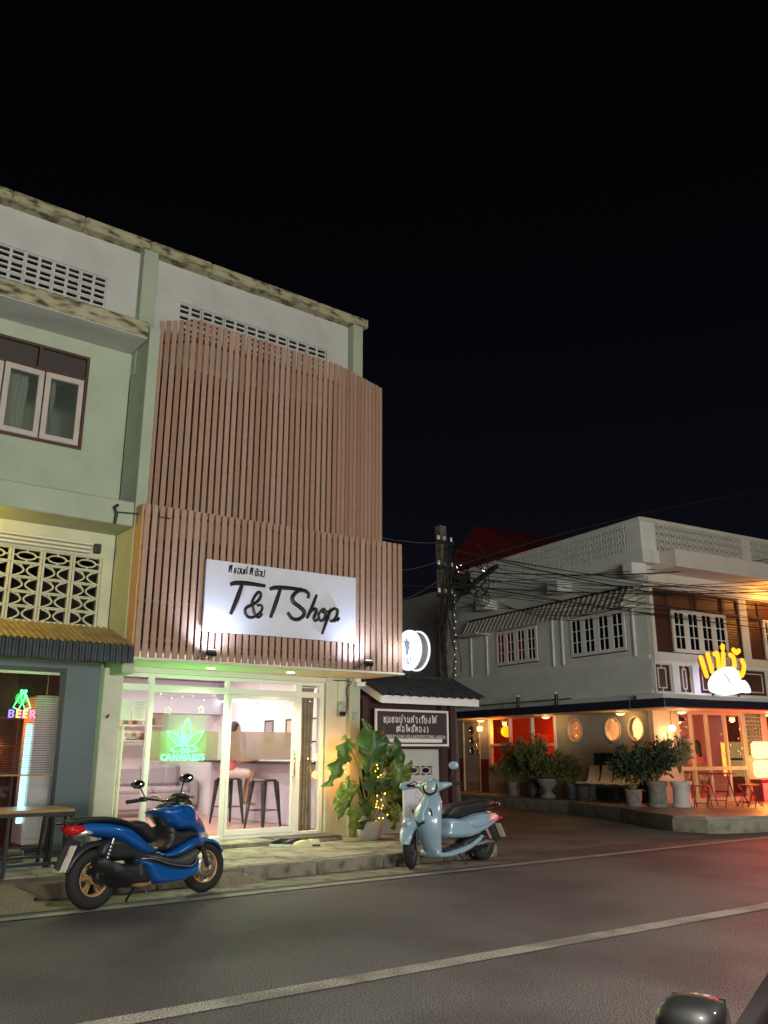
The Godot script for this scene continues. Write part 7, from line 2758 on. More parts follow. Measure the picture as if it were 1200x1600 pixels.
	for s in [-1.0, 1.0]:
		st = ST()
		tube(st, smooth([Vector3(-0.05, 0.02, s * 0.2), Vector3(-0.02, -0.05, s * 0.14), Vector3(-0.05, -0.12, s * 0.06)], 4), 0.006, 5)
		part("brake_cable", st, M.rubber, hs)
		st = ST()
		tube(st, [Vector3(-0.03, 0.02, s * 0.10), Vector3(-0.08, 0.035, s * 0.22), Vector3(-0.11, 0.04, s * 0.24)], [0.055, 0.03, 0.02], 12)
		part("bar_cover", st, M.pale_paint, hs)
		st = ST()
		tube(st, [Vector3(-0.09, 0.038, s * 0.22), Vector3(-0.14, 0.042, s * 0.36)], 0.018, 8)
		part("grip", st, M.rubber, hs)
		st = ST()
		tube(st, [Vector3(-0.03, 0.02, s * 0.20), Vector3(-0.05, 0.01, s * 0.28), Vector3(-0.10, 0.01, s * 0.37)], 0.006, 6)
		part("brake_lever", st, M.black, hs)
		st = ST()
		var e := Vector3(-0.07, 0.27, -0.29) if s < 0 else Vector3(-0.17, 0.04, 0.42)
		tube(st, smooth([Vector3(-0.07, 0.05, s * 0.2), Vector3(-0.06, 0.14 if s < 0 else 0.09, s * 0.25), e], 4), 0.007, 6)
		part("mirror_stem", st, M.black, hs)
		st = ST()
		ellipsoid(st, e, Vector3(0.022, 0.052, 0.068), Basis.IDENTITY, 18, 10)
		part("mirror_shell", st, M.pale_paint, hs)
		st = ST()
		ellipsoid(st, e + Vector3(-0.014, 0, 0), Vector3(0.012, 0.044, 0.058), Basis.IDENTITY, 18, 8)
		part("mirror_glass", st, M.mirror, hs)

# ------------------------------------------------------------------ plants and small things
func leaf_mesh(ln: float, w: float, curl: float, ruffle: float, seed: int) -> ArrayMesh:
	# arrow-shaped leaf hanging along -y from its stalk, face to +z
	var st := ST()
	var rings := []
	var n := 16
	var m := 8
	for s in [0, 1]:
		for i in n + 1:
			var u := float(i) / n
			var hw := w * 0.5 * pow(sin(PI * clampf(pow(u * 0.94 + 0.06, 0.62), 0.0, 1.0)), 0.85)
			var ring := []
			for k in m + 1:
				var v := -1.0 + 2.0 * k / m
				var lobe := 0.16 * ln * v * v * (1.0 - u) * (1.0 - u)
				var y := -u * ln + lobe * 1.4
				var z := 0.22 * w * absf(v) * -1.0 + curl * ln * (u * u) * -0.35 + ruffle * w * (0.24 * sin(u * 17.0 + seed * 1.7 + v * 1.5) + 0.12 * sin(u * 31.0 + seed)) * v * v + 0.10 * w * sin(u * 3.0 + seed) * v - (0.0016 if s == 1 else 0.0)
				ring.append(Vector3(v * hw * (1.0 + 0.05 * sin(u * 26.0 + seed * 1.3)), y, z))
			rings.append(ring)
	var top := rings.slice(0, n + 1)
	skin(st, top, false, false)
	# midrib
	var rib := []
	for i in n + 1:
		rib.append(top[i][m / 2] + Vector3(0, 0, 0.002))
	tube(st, rib, 0.0045, 5)
	return done(st)

func shop_small_things() -> void:
	# elephant-ear plant in a pale pot with warm fairy lights
	var z0 := -10.85
	var pt := thing("elephant_ear_plant", "big-leaved elephant-ear plant in a pale pot before the pier", "plant", Vector3(7.95, 0.145, z0))
	var st := ST()
	lathe(st, [Vector2(0.13, 0.0), Vector2(0.165, 0.05), Vector2(0.182, 0.16), Vector2(0.18, 0.26), Vector2(0.165, 0.262), Vector2(0.16, 0.23), Vector2(0.001, 0.225)], 28, Vector3.ZERO, Basis.IDENTITY, false)
	part("pot", st, M.pot_white, pt)
	st = ST()
	lathe(st, [Vector2(0.16, 0.232), Vector2(0.08, 0.245), Vector2(0.001, 0.25)], 16, Vector3.ZERO, Basis.IDENTITY, false)
	part("soil", st, M.soil, pt)
	var g1 := mat("leaf_dark", lin(0.05, 0.115, 0.032), 0.42, T.leaf, Vector3(2, 2, 2))
	var g2 := mat("leaf_mid", lin(0.11, 0.20, 0.04), 0.42, T.leaf, Vector3(2, 2, 2))
	var g3 := mat("leaf_pale", lin(0.28, 0.34, 0.06), 0.5, T.leaf, Vector3(2, 2, 2))
	for g in [g1, g2, g3]:
		g.backlight_enabled = true
		g.backlight = Color(0.18, 0.3, 0.08)
	var leaves := [[7.96, 1.60, 7.80, 1.86, 0.15, g2, 0.02], [7.93, 1.66, 7.86, 0.97, 0.36, g1, 0.16], [8.06, 1.62, 8.38, 1.20, 0.27, g1, 0.05], [8.40, 1.47, 8.64, 0.82, 0.30, g1, -0.05], [7.57, 1.46, 7.43, 1.64, 0.15, g3, 0.10], [7.48, 1.44, 7.17, 0.91, 0.23, g2, 0.12], [7.50, 0.96, 7.22, 0.58, 0.19, g3, 0.15], [7.62, 0.82, 7.41, 0.42, 0.14, g2, 0.05], [7.58, 0.62, 7.57, 0.20, 0.17, g3, 0.2], [7.94, 0.96, 7.82, 0.28, 0.27, g1, 0.2], [8.07, 1.06, 7.93, 0.76, 0.22, g1, 0.22], [8.45, 1.20, 8.22, 0.60, 0.30, g2, 0.18], [8.38, 0.90, 8.60, 0.50, 0.20, g1, 0.1], [8.36, 0.58, 8.37, 0.25, 0.13, g3, 0.15], [8.14, 1.55, 8.20, 1.74, 0.13, g2, 0.0], [8.12, 0.62, 8.27, 0.38, 0.12, g2, 0.2], [8.0, 1.30, 8.14, 0.86, 0.22, g1, 0.0], [8.20, 1.36, 8.34, 0.95, 0.22, g1, -0.1]]
	var k := 0
	for l in leaves:
		var a := Vector3(l[0] - 7.95, l[1] - 0.145, l[6])
		var b := Vector3(l[2] - 7.95, l[3] - 0.145, l[6] + rng.randf_range(-0.05, 0.08))
		var d := (a - b).normalized()
		var nz := Vector3(rng.randf_range(-0.75, 0.6), rng.randf_range(0.0, 0.6), 1.0)
		nz = (nz - d * nz.dot(d)).normalized()
		var bs := Basis(d.cross(nz), d, nz)
		put("leaf", leaf_mesh((a - b).length(), l[4] * 1.25, rng.randf_range(0.1, 0.6), rng.randf_range(0.8, 1.4), k), l[5], pt, a, bs)
		st = ST()
		var root := Vector3(rng.randf_range(-0.06, 0.06), 0.23, rng.randf_range(-0.05, 0.05))
		var mid := root.lerp(a, 0.6) + Vector3(0, 0.18, 0.0)
		tube(st, smooth([root, mid, a + Vector3(0, 0.03, -0.01), a], 5), [0.014, 0.013, 0.0125, 0.012, 0.0115, 0.011, 0.0105, 0.01, 0.0095, 0.009, 0.0085, 0.008, 0.0075, 0.007, 0.0065, 0.006], 6)
		part("stalk", st, M.stem, pt)
		k += 1
	var fl := thing("plant_fairy_lights", "warm fairy lights wound through the elephant-ear plant", "string lights", Vector3(0, 0, 0))
	var wire := [Vector3(7.16, 1.30, -11.35), Vector3(7.3, 1.22, -11.2), Vector3(7.5, 1.30, -11.05)]
	for c in [[7.63, 1.40, -11.02, 12], [7.62, 1.16, -11.05, 7], [8.05, 1.12, -10.68, 9], [7.98, 0.70, -10.62, 9], [8.08, 0.55, -10.68, 4]]:
		for q in c[3]:
			wire.append(Vector3(c[0] + rng.randf_range(-0.09, 0.09), c[1] + rng.randf_range(-0.11, 0.11), c[2] + rng.randf_range(-0.05, 0.05)))
	st = ST()
	tube(st, wire, 0.002, 4)
	part("wire", st, M.cable, fl)
	for q in wire:
		st = ST()
		ellipsoid(st, q, Vector3(0.007, 0.009, 0.007), Basis.IDENTITY, 6, 4)
		part("lamp", st, M.fairy, fl)
	omni("fairy_glow", fl, Vector3(7.66, 1.32, -11.12), Color(1.0, 0.56, 0.12), 0.26, 0.06)
	omni("fairy_glow", fl, Vector3(7.64, 1.05, -11.12), Color(1.0, 0.56, 0.12), 0.16, 0.06)
	omni("fairy_glow", fl, Vector3(8.05, 1.10, -10.62), Color(1.0, 0.62, 0.2), 0.02, 0.05)
	omni("fairy_glow", fl, Vector3(8.0, 0.68, -10.56), Color(1.0, 0.62, 0.2), 0.02, 0.05)
	# shoes on the pavement
	var i := 0
	for s in [[Vector3(6.40, 0.147, -10.86), 2.3, M.black, M.white_plastic, "black sneaker with a white sole left before the shop step"], [Vector3(6.55, 0.147, -10.72), 2.9, M.black, M.white_plastic, "black sneaker lying beside the cream shoes"], [Vector3(6.58, 0.147, -10.52), 2.5, M.shoe_cream, M.shoe_cream, "cream slip-on shoe on the pavement, nearer the kerb"], [Vector3(6.76, 0.147, -10.58), 2.2, M.shoe_cream, M.mat_grey, "cream slip-on shoe with a dark sole on the pavement"]]:
		var sh := thing("shoe", s[4], "shoe", s[0], s[1], "shoes left before the shop")
		st = ST()
		pillow_shoe(st, 0.0, 0.028, 1.0)
		part("sole", st, s[3], sh)
		st = ST()
		var rings := []
		for q in [[0.028, 1.0, 0.0], [0.06, 0.92, -0.004], [0.085, 0.62, -0.03], [0.095, 0.42, -0.05]]:
			var ring := []
			for j in 20:
				var a := TAU * j / 20.0
				var wx: float = 0.13 * cos(a) * q[1]
				ring.append(Vector3(wx + q[2], q[0], sin(a) * (0.045 + 0.006 * cos(a)) * lerpf(1.0, q[1], 0.6)))
			rings.append(ring)
		skin(st, rings, true, false)
		part("upper", st, s[2], sh)
		i += 1
	# electricity meter, conduit and camera on the pier
	var mt := thing("electricity_meter", "grey electricity meter with conduit on the shop pier", "meter", Vector3(7.78, 2.06, ZF + 0.09))
	st = ST()
	box(st, Vector3(0, -0.02, 0.02), Vector3(0.13, 0.22, 0.06), 0.01)
	part("backplate", st, M.grey_plastic, mt)
	st = ST()
	box(st, Vector3(0, 0.02, 0.07), Vector3(0.10, 0.12, 0.07), 0.015)
	part("meter_case", st, M.lens, mt)
	st = ST()
	box(st, Vector3(0, -0.085, 0.06), Vector3(0.11, 0.06, 0.05), 0.01)
	part("terminal_cover", st, M.black, mt)
	st = ST()
	box(st, Vector3(-0.01, 0.27, 0.03), Vector3(0.11, 0.34, 0.07), 0.006)
	part("cable_duct", st, M.pvc, mt)
	st = ST()
	tube(st, smooth([Vector3(0.06, -0.1, 0.05), Vector3(0.1, 0.1, 0.06), Vector3(0.05, 0.3, 0.08), Vector3(0.15, 0.42, 0.08), Vector3(-0.2, 0.43, 0.1)], 4), 0.008, 5)
	part("loose_cable", st, M.cable, mt)
	var jb := thing("switch_box", "small grey switch box on the shop pier near the meter", "box", Vector3(8.0, 1.94, ZF + 0.18))
	st = ST()
	box(st, Vector3.ZERO, Vector3(0.08, 0.13, 0.05), 0.008)
	part("case", st, M.grey_plastic, jb)
	st = ST()
	box(st, Vector3(0, 0.0, 0.028), Vector3(0.05, 0.08, 0.008), 0.003)
	part("cover", st, M.lens, jb)
	var cc := thing("security_camera", "white security camera under the end of the shop soffit", "camera", Vector3(8.02, 2.50, ZF + 0.28))
	st = ST()
	box(st, Vector3(-0.03, 0.0, -0.03), Vector3(0.1, 0.06, 0.1), 0.01)
	part("mount", st, M.white_plastic, cc)
	st = ST()
	lathe(st, [Vector2(0.035, -0.08), Vector2(0.036, 0.06), Vector2(0.032, 0.07)], 16, Vector3(0.03, -0.06, 0.02), Basis.from_euler(Vector3(PI / 2, 0.5, 0)))
	part("barrel", st, M.white_plastic, cc)
	st = ST()
	ellipsoid(st, Vector3(0.07, -0.06, 0.085), Vector3(0.024, 0.024, 0.015), Basis.IDENTITY, 12, 8)
	part("lens", st, M.black, cc)
	var dp := thing("drain_pipe", "pair of pale drain pipes beside the first shop pier", "pipe", Vector3(4.25, 0.2, ZF + 0.09))
	for q in 2:
		st = ST()
		tube(st, [Vector3(-0.035 + q * 0.055, 0, 0), Vector3(-0.035 + q * 0.055, 1.45 + q * 0.1, 0)], 0.022, 10)
		part("pipe", st, M.pvc, dp)
	st = ST()
	box(st, Vector3(0, 0.8, -0.01), Vector3(0.14, 0.025, 0.05))
	part("clip", st, M.steel, dp)
	# rusty spike and hook on the pier
	st = ST()
	tube(st, [Vector3(4.0, 1.84, ZF + 0.2), Vector3(3.98, 1.83, ZF + 0.30), Vector3(3.97, 1.86, ZF + 0.36)], 0.012, 6)
	tag(part("wall_spike", st, M.steel_dark, self), "short rusty spike sticking out of the first shop pier", "spike")

func pillow_shoe(st: SurfaceTool, y0: float, y1: float, s: float) -> void:
	var rings := []
	for y in [y0, y1]:
		var ring := []
		for j in 20:
			var a := TAU * j / 20.0
			ring.append(Vector3(0.135 * cos(a) * s, y, sin(a) * (0.048 + 0.006 * cos(a)) * s))
		rings.append(ring)
	skin(st, rings, true, true)

func bush(parent: Node3D, called: String, c: Vector3, r: Vector3, count: int, size: float, m: Material, seed: int, fine := 0.28) -> void:
	# crown of small folded leaves set along forked twigs, so that gaps show between the sprays
	var rg := RandomNumberGenerator.new()
	rg.seed = seed
	var st := ST()
	st.set_smooth_group(-1)
	var root := Vector3(c.x, c.y - r.y, c.z)
	var tips := []
	var nb := 15
	for k in nb:
		var az := TAU * (k + rg.randf() * 0.7) / nb * 2.4
		var el := rg.randf_range(0.05, 1.0)
		var len := rg.randf_range(0.6, 1.15)
		var e := c + Vector3(cos(az) * cos(el), sin(el) * 1.25 - 0.25, sin(az) * cos(el)) * r * len
		var mid := root.lerp(e, 0.5) + Vector3(0, 0.12 * r.y, 0) + Vector3(rg.randfn(), rg.randfn(), rg.randfn()) * 0.03
		tips.append([mid, e])
		var bt := ST()
		tube(bt, smooth([root, mid, e], 4), [0.011, 0.01, 0.009, 0.008, 0.007, 0.006, 0.005, 0.004, 0.003], 5)
		part("branch", bt, M.stem, parent)
	for k in count:
		var q: Array = tips[rg.randi() % nb]
		var u := rg.randf_range(-0.15, 1.0)
		var d := Vector3(rg.randfn(), rg.randfn(), rg.randfn()).normalized()
		var p: Vector3 = q[0].lerp(q[1], u) + d * rg.randf() * 0.32 * minf(r.x, r.y) * (1.1 - 0.5 * u)
		var a: Vector3 = ((q[1] - q[0]).normalized() * 0.6 + d + Vector3(0, -0.15, 0)).normalized()
		var s := a.cross(Vector3(rg.randfn(), rg.randfn(), rg.randfn())).normalized()
		var l := size * rg.randf_range(0.5, 1.3)
		var w := l * fine
		var nn := a.cross(s) * l * 0.12
		face(st, [p, p + a * l * 0.5 + s * w - nn, p + a * l], nn)
		face(st, [p, p + a * l, p + a * l * 0.5 - s * w - nn], nn)
	var o := part(called, st, m, parent)
	o.set_meta("kind", "stuff")

func pot_prof(kind: int) -> Array:
	if kind == 0:
		return [Vector2(0.15, 0), Vector2(0.2, 0.02), Vector2(0.19, 0.08), Vector2(0.1, 0.14), Vector2(0.1, 0.2), Vector2(0.2, 0.3), Vector2(0.27, 0.42), Vector2(0.29, 0.46), Vector2(0.27, 0.48), Vector2(0.25, 0.44), Vector2(0.001, 0.42)]
	if kind == 1:
		return [Vector2(0.15, 0), Vector2(0.19, 0.3), Vector2(0.2, 0.34), Vector2(0.18, 0.34), Vector2(0.17, 0.3), Vector2(0.001, 0.29)]
	return [Vector2(0.22, 0), Vector2(0.24, 0.04), Vector2(0.19, 0.09), Vector2(0.18, 0.38), Vector2(0.22, 0.45), Vector2(0.23, 0.52), Vector2(0.2, 0.52), Vector2(0.001, 0.48)]

func corner_small_things() -> void:
	var X := cb.transform
	var b1 := mat("bush_olive", lin(0.10, 0.12, 0.04), 0.6)
	var b2 := mat("bush_dark", lin(0.04, 0.065, 0.03), 0.6)
	var b3 := mat("bush_silver", lin(0.20, 0.20, 0.12), 0.6)
	for g in [b1, b2, b3]:
		g.backlight_enabled = true
		g.backlight = Color(0.15, 0.2, 0.06)
	var pots := [
		[Vector3(-0.35, 0.272, -4.85), 1, M.concrete_pot, [Vector3(0, 0.85, 0), Vector3(0.42, 0.6, 0.45), 1500, 0.13, b1, 0.16], "feathery olive plant in a grey pot under the red-lit window"],
		[Vector3(-0.45, 0.272, -3.95), 1, M.black_pot, [Vector3(0, 1.0, 0), Vector3(0.45, 0.75, 0.5), 1700, 0.15, b1, 0.15], "tall feathery plant in a black pot beside the stone urn"],
		[Vector3(-0.55, 0.272, -3.25), 0, M.concrete_pot, [Vector3(0, 0.85, 0), Vector3(0.4, 0.45, 0.42), 1200, 0.14, b1, 0.2], "leafy plant in a stone urn on the side platform"],
		[Vector3(-0.35, 0.272, -2.6), 1, M.black_pot, [Vector3(0, 0.75, 0), Vector3(0.3, 0.5, 0.3), 800, 0.11, b1, 0.16], "low leafy plant in a round black pot near the bench"],
		[Vector3(-1.05, 0.272, 0.15), 1, M.concrete_pot, [Vector3(0, 0.85, 0), Vector3(0.46, 0.55, 0.46), 1500, 0.11, b2, 0.25], "dark bushy plant in a grey pot at the end of the bench"],
		[Vector3(-0.85, 0.272, 0.65), 2, M.concrete_pot, [Vector3(0, 0.98, 0), Vector3(0.46, 0.5, 0.46), 1500, 0.11, b2, 0.25], "dark bushy plant in a tall pale pedestal pot at the corner"],
		[Vector3(-0.45, 0.272, 0.95), 2, M.pot_white, [Vector3(0, 1.1, 0), Vector3(0.26, 0.42, 0.26), 420, 0.15, b3, 0.13], "silvery spiky plant in a white pot by the glass front"]]
	var i := 0
	for p in pots:
		var t := thing("potted_plant", p[4], "plant", X * (p[0] as Vector3), 0.0, "potted plants on the platform")
		var st := ST()
		lathe(st, pot_prof(p[1]), 24, Vector3.ZERO, Basis.IDENTITY, false)
		part("pot", st, p[2], t)
		var q: Array = p[3]
		bush(t, "foliage", q[0], q[1], q[2], q[3], q[4], 100 + i, q[5])
		i += 1
	# bench of four moulded seats on a steel beam
	var bn := thing("seat_bench", "row of four cream moulded seats on a steel beam by the tiled panel", "bench", X * Vector3(-0.42, 0.272, -1.25), deg_to_rad(-97))
	var st := ST()
	box(st, Vector3(0, 0.36, 0), Vector3(1.75, 0.07, 0.07), 0.006)
	part("beam", st, M.steel, bn)
	for x in [-0.62, 0.62]:
		st = ST()
		bar(st, Vector3(x, 0.0, 0), Vector3(x, 0.33, 0), 0.07, 0.05)
		part("leg", st, M.steel, bn)
		st = ST()
		box(st, Vector3(x, 0.02, 0.02), Vector3(0.06, 0.035, 0.5), 0.008)
		part("foot", st, M.steel, bn)
	for k in 4:
		st = ST()
		var rings := []
		for q in [[0.25, 0.40, 0.19], [0.15, 0.415, 0.21], [0.0, 0.41, 0.21], [-0.12, 0.415, 0.20], [-0.18, 0.45, 0.195], [-0.22, 0.55, 0.19], [-0.25, 0.68, 0.18], [-0.27, 0.80, 0.15]]:
			var ring := []
			var m := 10
			for j in m + 1:
				var v := -1.0 + 2.0 * j / m
				ring.append(Vector3(v * q[2], q[1] + 0.02 * v * v, q[0] + (0.03 * v * v if q[1] > 0.44 else 0.0)))
			for j in m + 1:
				var v := 1.0 - 2.0 * j / m
				ring.append(Vector3(v * q[2], q[1] + 0.02 * v * v - (0.012 if q[1] < 0.44 else 0.0), q[0] + (0.03 * v * v if q[1] > 0.44 else 0.0) - (0.012 if q[1] > 0.44 else 0.0)))
			rings.append(ring)
		skin(st, rings, true, true)
		part("seat", st, M.seat_white, bn, Vector3(-0.66 + k * 0.44, 0, 0))
	# bistro table and stools on the front platform
	var tb := thing("bistro_table", "dark red metal bistro table before the restaurant glass", "table", X * Vector3(0.35, 0.272, 1.30), 0.2)
	st = ST()
	box(st, Vector3(0, 0.68, 0), Vector3(0.85, 0.025, 0.55), 0.008)
	part("table_top", st, M.maroon_paint, tb)
	for s in [-1.0, 1.0]:
		st = ST()
		tube(st, [Vector3(-0.34, 0, s * 0.2), Vector3(0.1, 0.67, s * 0.2)], 0.013, 6)
		tube(st, [Vector3(0.34, 0, s * 0.21), Vector3(-0.1, 0.67, s * 0.21)], 0.013, 6)
		part("leg_pair", st, M.maroon_paint, tb)
	st = ST()
	tube(st, [Vector3(-0.25, 0.14, -0.2), Vector3(-0.25, 0.14, 0.2)], 0.01, 6)
	part("stretcher", st, M.maroon_paint, tb)
	i = 0
	for q in [[-0.30, 1.35, 0.4], [0.75, 1.75, 0.1], [1.05, 1.45, -0.3]]:
		var sl := thing("bistro_stool", "dark metal folding stool " + ["beside the pale pot", "nearer the kerb beyond the bistro table", "by the glowing lanterns"][i], "stool", X * Vector3(q[0], 0.272, q[1]), q[2], "bistro stools")
		st = ST()
		box(st, Vector3(0, 0.44, 0), Vector3(0.36, 0.02, 0.32), 0.006)
		part("seat", st, M.maroon_paint, sl)
		for s in [-1.0, 1.0]:
			st = ST()
			tube(st, [Vector3(-0.18, 0, s * 0.14), Vector3(0.12, 0.43, s * 0.13)], 0.011, 6)
			part("leg", st, M.maroon_paint, sl)
			st = ST()
			tube(st, [Vector3(0.18, 0, s * 0.155), Vector3(-0.12, 0.43, s * 0.145)], 0.011, 6)
			part("leg", st, M.maroon_paint, sl)
		st = ST()
		tube(st, [Vector3(-0.12, 0.09, -0.14), Vector3(-0.12, 0.09, 0.14)], 0.009, 6)
		part("stretcher", st, M.maroon_paint, sl)
		i += 1
	# glowing square lanterns stacked two by two
	var ln := thing("lantern_stand", "stack of six glowing yellow square lanterns beside the tiled pier", "lanterns", X * Vector3(3.02, 0.272, 0.34), deg_to_rad(-7))
	for r in 2:
		for c in 3:
			st = ST()
			box(st, Vector3(c * 0.335, 0.73 + r * 0.44, 0), Vector3(0.285, 0.385, 0.24), 0.06)
			part("lantern", st, M.lantern, ln)
	st = ST()
	box(st, Vector3(0.33, 0.45, 0), Vector3(1.08, 0.09, 0.3), 0.01)
	part("shelf", st, M.maroon_paint, ln)
	for x in [-0.15, 0.82]:
		st = ST()
		box(st, Vector3(x, 0.2, 0), Vector3(0.05, 0.4, 0.25))
		part("leg", st, M.maroon_paint, ln)
	area("lantern_light", ln, Vector3(0.33, 0.95, 0.20), Vector3(-0.15, -0.1, 1), Vector2(0.95, 0.8), Color(1.0, 0.66, 0.22), 3.2)
	area("lantern_side_light", ln, Vector3(-0.22, 0.95, 0.0), Vector3(-1, 0, 0.2), Vector2(0.25, 0.8), Color(1.0, 0.72, 0.25), 0.9)
	# red light box further along the front, out of view to the right
	var rb := thing("red_light_box", "long red glowing sign box along the restaurant front past the lanterns", "sign", X * Vector3(5.1, 1.25, 0.5), deg_to_rad(-7))
	st = ST()
	box(st, Vector3.ZERO, Vector3(1.6, 0.9, 0.16), 0.02)
	part("lit_box", st, M.red_glow, rb)
	st = ST()
	box(st, Vector3(0, -0.7, -0.1), Vector3(0.1, 0.56, 0.1))
	part("post", st, M.steel_dark, rb)
	area("red_light", rb, Vector3(-0.2, 0, 0.12), Vector3(-0.75, -0.35, 1), Vector2(1.5, 0.85), Color(1.0, 0.13, 0.24), 110.0)
	# lit letters and cloud above the canopy
	var ns := thing("neon_letter_sign", "glowing yellow Thai letters over a white cloud shape above the canopy", "sign", X * Vector3(0, 0, 0.6), deg_to_rad(-7))
	for s in [[0.92, 3.51, 1.06, 3.10], [1.17, 3.60, 1.27, 3.20], [1.41, 3.62, 1.50, 3.64, 1.52, 3.48, 1.52, 3.30], [1.72, 3.66, 1.68, 3.31], [1.735, 3.83, 1.725, 3.77], [1.97, 3.63, 2.07, 3.58, 2.09, 3.44, 2.05, 3.31], [2.11, 3.76, 2.2, 3.70, 2.3, 3.75], [2.38, 3.52, 2.43, 3.39, 2.34, 3.20, 2.24, 3.15, 2.19, 3.22]]:
		var pts := []
		for j in range(0, s.size(), 2):
			pts.append(Vector3(s[j], s[j + 1], 0.07))
		var sm := smooth(pts, 5) if pts.size() > 2 else pts
		st = ST()
		tube(st, sm, 0.06, 10, 0.7, Vector3(0, 0, 1))
		for e in [sm[0], sm[sm.size() - 1]]:
			ellipsoid(st, e, Vector3(0.06, 0.06, 0.042), Basis.IDENTITY, 12, 8)
		part("letter", st, M.letter_glow, ns)
		st = ST()
		var bk := []
		for v in sm:
			bk.append(v + Vector3(0, 0, -0.05))
		tube(st, bk, 0.082, 10, 0.35, Vector3(0, 0, 1))
		part("letter_backing", st, M.red_cloth, ns)
	st = ST()
	extrude(st, PackedVector2Array(smooth(P2([1.61, 3.31, 1.92, 3.34, 2.11, 3.24, 2.18, 3.06, 2.35, 3.03, 2.47, 2.90, 2.48, 2.76, 2.23, 2.76, 1.88, 2.70, 1.61, 2.67, 1.34, 2.71, 1.15, 2.76, 1.12, 2.93, 1.24, 3.09, 1.43, 3.22]), 4, true)), 0.1, Transform3D(Basis.IDENTITY, Vector3(0, 0, 0.03)))
	part("cloud", st, M.cloud_glow, ns)
	st = ST()
	tube(st, smooth([Vector3(1.58, 3.18, 0.135), Vector3(1.68, 3.10, 0.135), Vector3(1.76, 2.98, 0.135), Vector3(1.80, 2.96, 0.135)], 4), 0.009, 6)
	part("painted_stroke", st, M.ink, ns)
	for x in [1.3, 2.2]:
		st = ST()
		box(st, Vector3(x, 2.66, 0.0), Vector3(0.04, 0.1, 0.04))
		part("bracket", st, M.steel_dark, ns)
	area("cloud_light", ns, Vector3(1.8, 3.0, 0.17), Vector3(0, 0, 1), Vector2(1.2, 0.5), Color(0.95, 0.93, 1.0), 1.0)
	omni("cloud_back_light", ns, Vector3(1.75, 2.95, -0.2), Color(0.85, 0.75, 1.0), 0.16, 0.2)
	# lamps under the canopy and on the wall
	i = 0
	for p in [[Vector3(-0.45, 2.25, -3.3), 0.5], [Vector3(-0.35, 2.25, -0.75), 0.5], [Vector3(-0.4, 2.25, -6.2), 0.35], [Vector3(0.3, 2.25, 0.5), 0.6], [Vector3(3.4, 2.25, 0.5), 0.5]]:
		var cl := thing("canopy_lamp", "round warm lamp under the dark canopy " + ["above the urn plants", "above the bench", "by the porthole door", "over the corner", "over the tiled pier"][i], "lamp", X * (p[0] as Vector3), 0.0, "lamps under the canopy")
		st = ST()
		lathe(st, [Vector2(0.12, 0.06), Vector2(0.13, 0.03), Vector2(0.11, 0.015)], 18, Vector3.ZERO, Basis.IDENTITY, false)
		part("housing", st, M.white_plastic, cl)
		st = ST()
		ellipsoid(st, Vector3(0, 0.02, 0), Vector3(0.10, 0.045, 0.10), Basis.IDENTITY, 16, 8)
		part("globe", st, M.warm_bulb, cl)
		omni("canopy_light", cl, Vector3(0, -0.06, 0), Color(1.0, 0.76, 0.44), p[1] * 0.45, 0.07)
		i += 1
	var wl := thing("wall_lamp", "small square wall lamp beside the porthole door", "lamp", X * Vector3(-0.08, 2.05, -6.69), deg_to_rad(-97))
	st = ST()
	box(st, Vector3.ZERO, Vector3(0.15, 0.13, 0.1), 0.012)
	part("lit_box", st, M.warm_bulb, wl)
	st = ST()
	box(st, Vector3(0, 0, -0.06), Vector3(0.08, 0.1, 0.03))
	part("base", st, M.black, wl)
	omni("wall_light", wl, Vector3(0, 0, 0.12), Color(1.0, 0.68, 0.36), 0.16, 0.06)
	var hl := thing("hanging_lamp", "round white lamp hanging on a dark flex by the glass front", "lamp", X * Vector3(0.28, 1.92, 0.2))
	st = ST()
	ellipsoid(st, Vector3.ZERO, Vector3(0.085, 0.07, 0.085), Basis.IDENTITY, 16, 10)
	part("globe", st, M.led_white, hl)
	st = ST()
	tube(st, smooth([Vector3(0, 0.06, 0), Vector3(-0.03, 0.2, 0), Vector3(0, 0.4, 0)], 4), 0.008, 5)
	part("flex", st, M.cable, hl)
	omni("globe_light", hl, Vector3(0, -0.12, 0.05), Color(1.0, 0.85, 0.65), 0.22, 0.06)
	var fl := thing("eave_floodlight", "amber floodlight under the front sunshade of the corner building", "floodlight", X * Vector3(4.35, 5.45, 0.55))
	st = ST()
	box(st, Vector3.ZERO, Vector3(0.2, 0.14, 0.1), 0.02)
	part("housing", st, M.black, fl)
	st = ST()
	box(st, Vector3(0, -0.078, 0.0), Vector3(0.16, 0.01, 0.08))
	part("led_panel", st, M.warm_bulb, fl)
	st = ST()
	box(st, Vector3(0, 0.11, 0), Vector3(0.03, 0.09, 0.03))
	part("bracket", st, M.steel_dark, fl)
	omni("flood_light", fl, Vector3(0, -0.16, 0.06), Color(1.0, 0.66, 0.28), 1.6, 0.08)

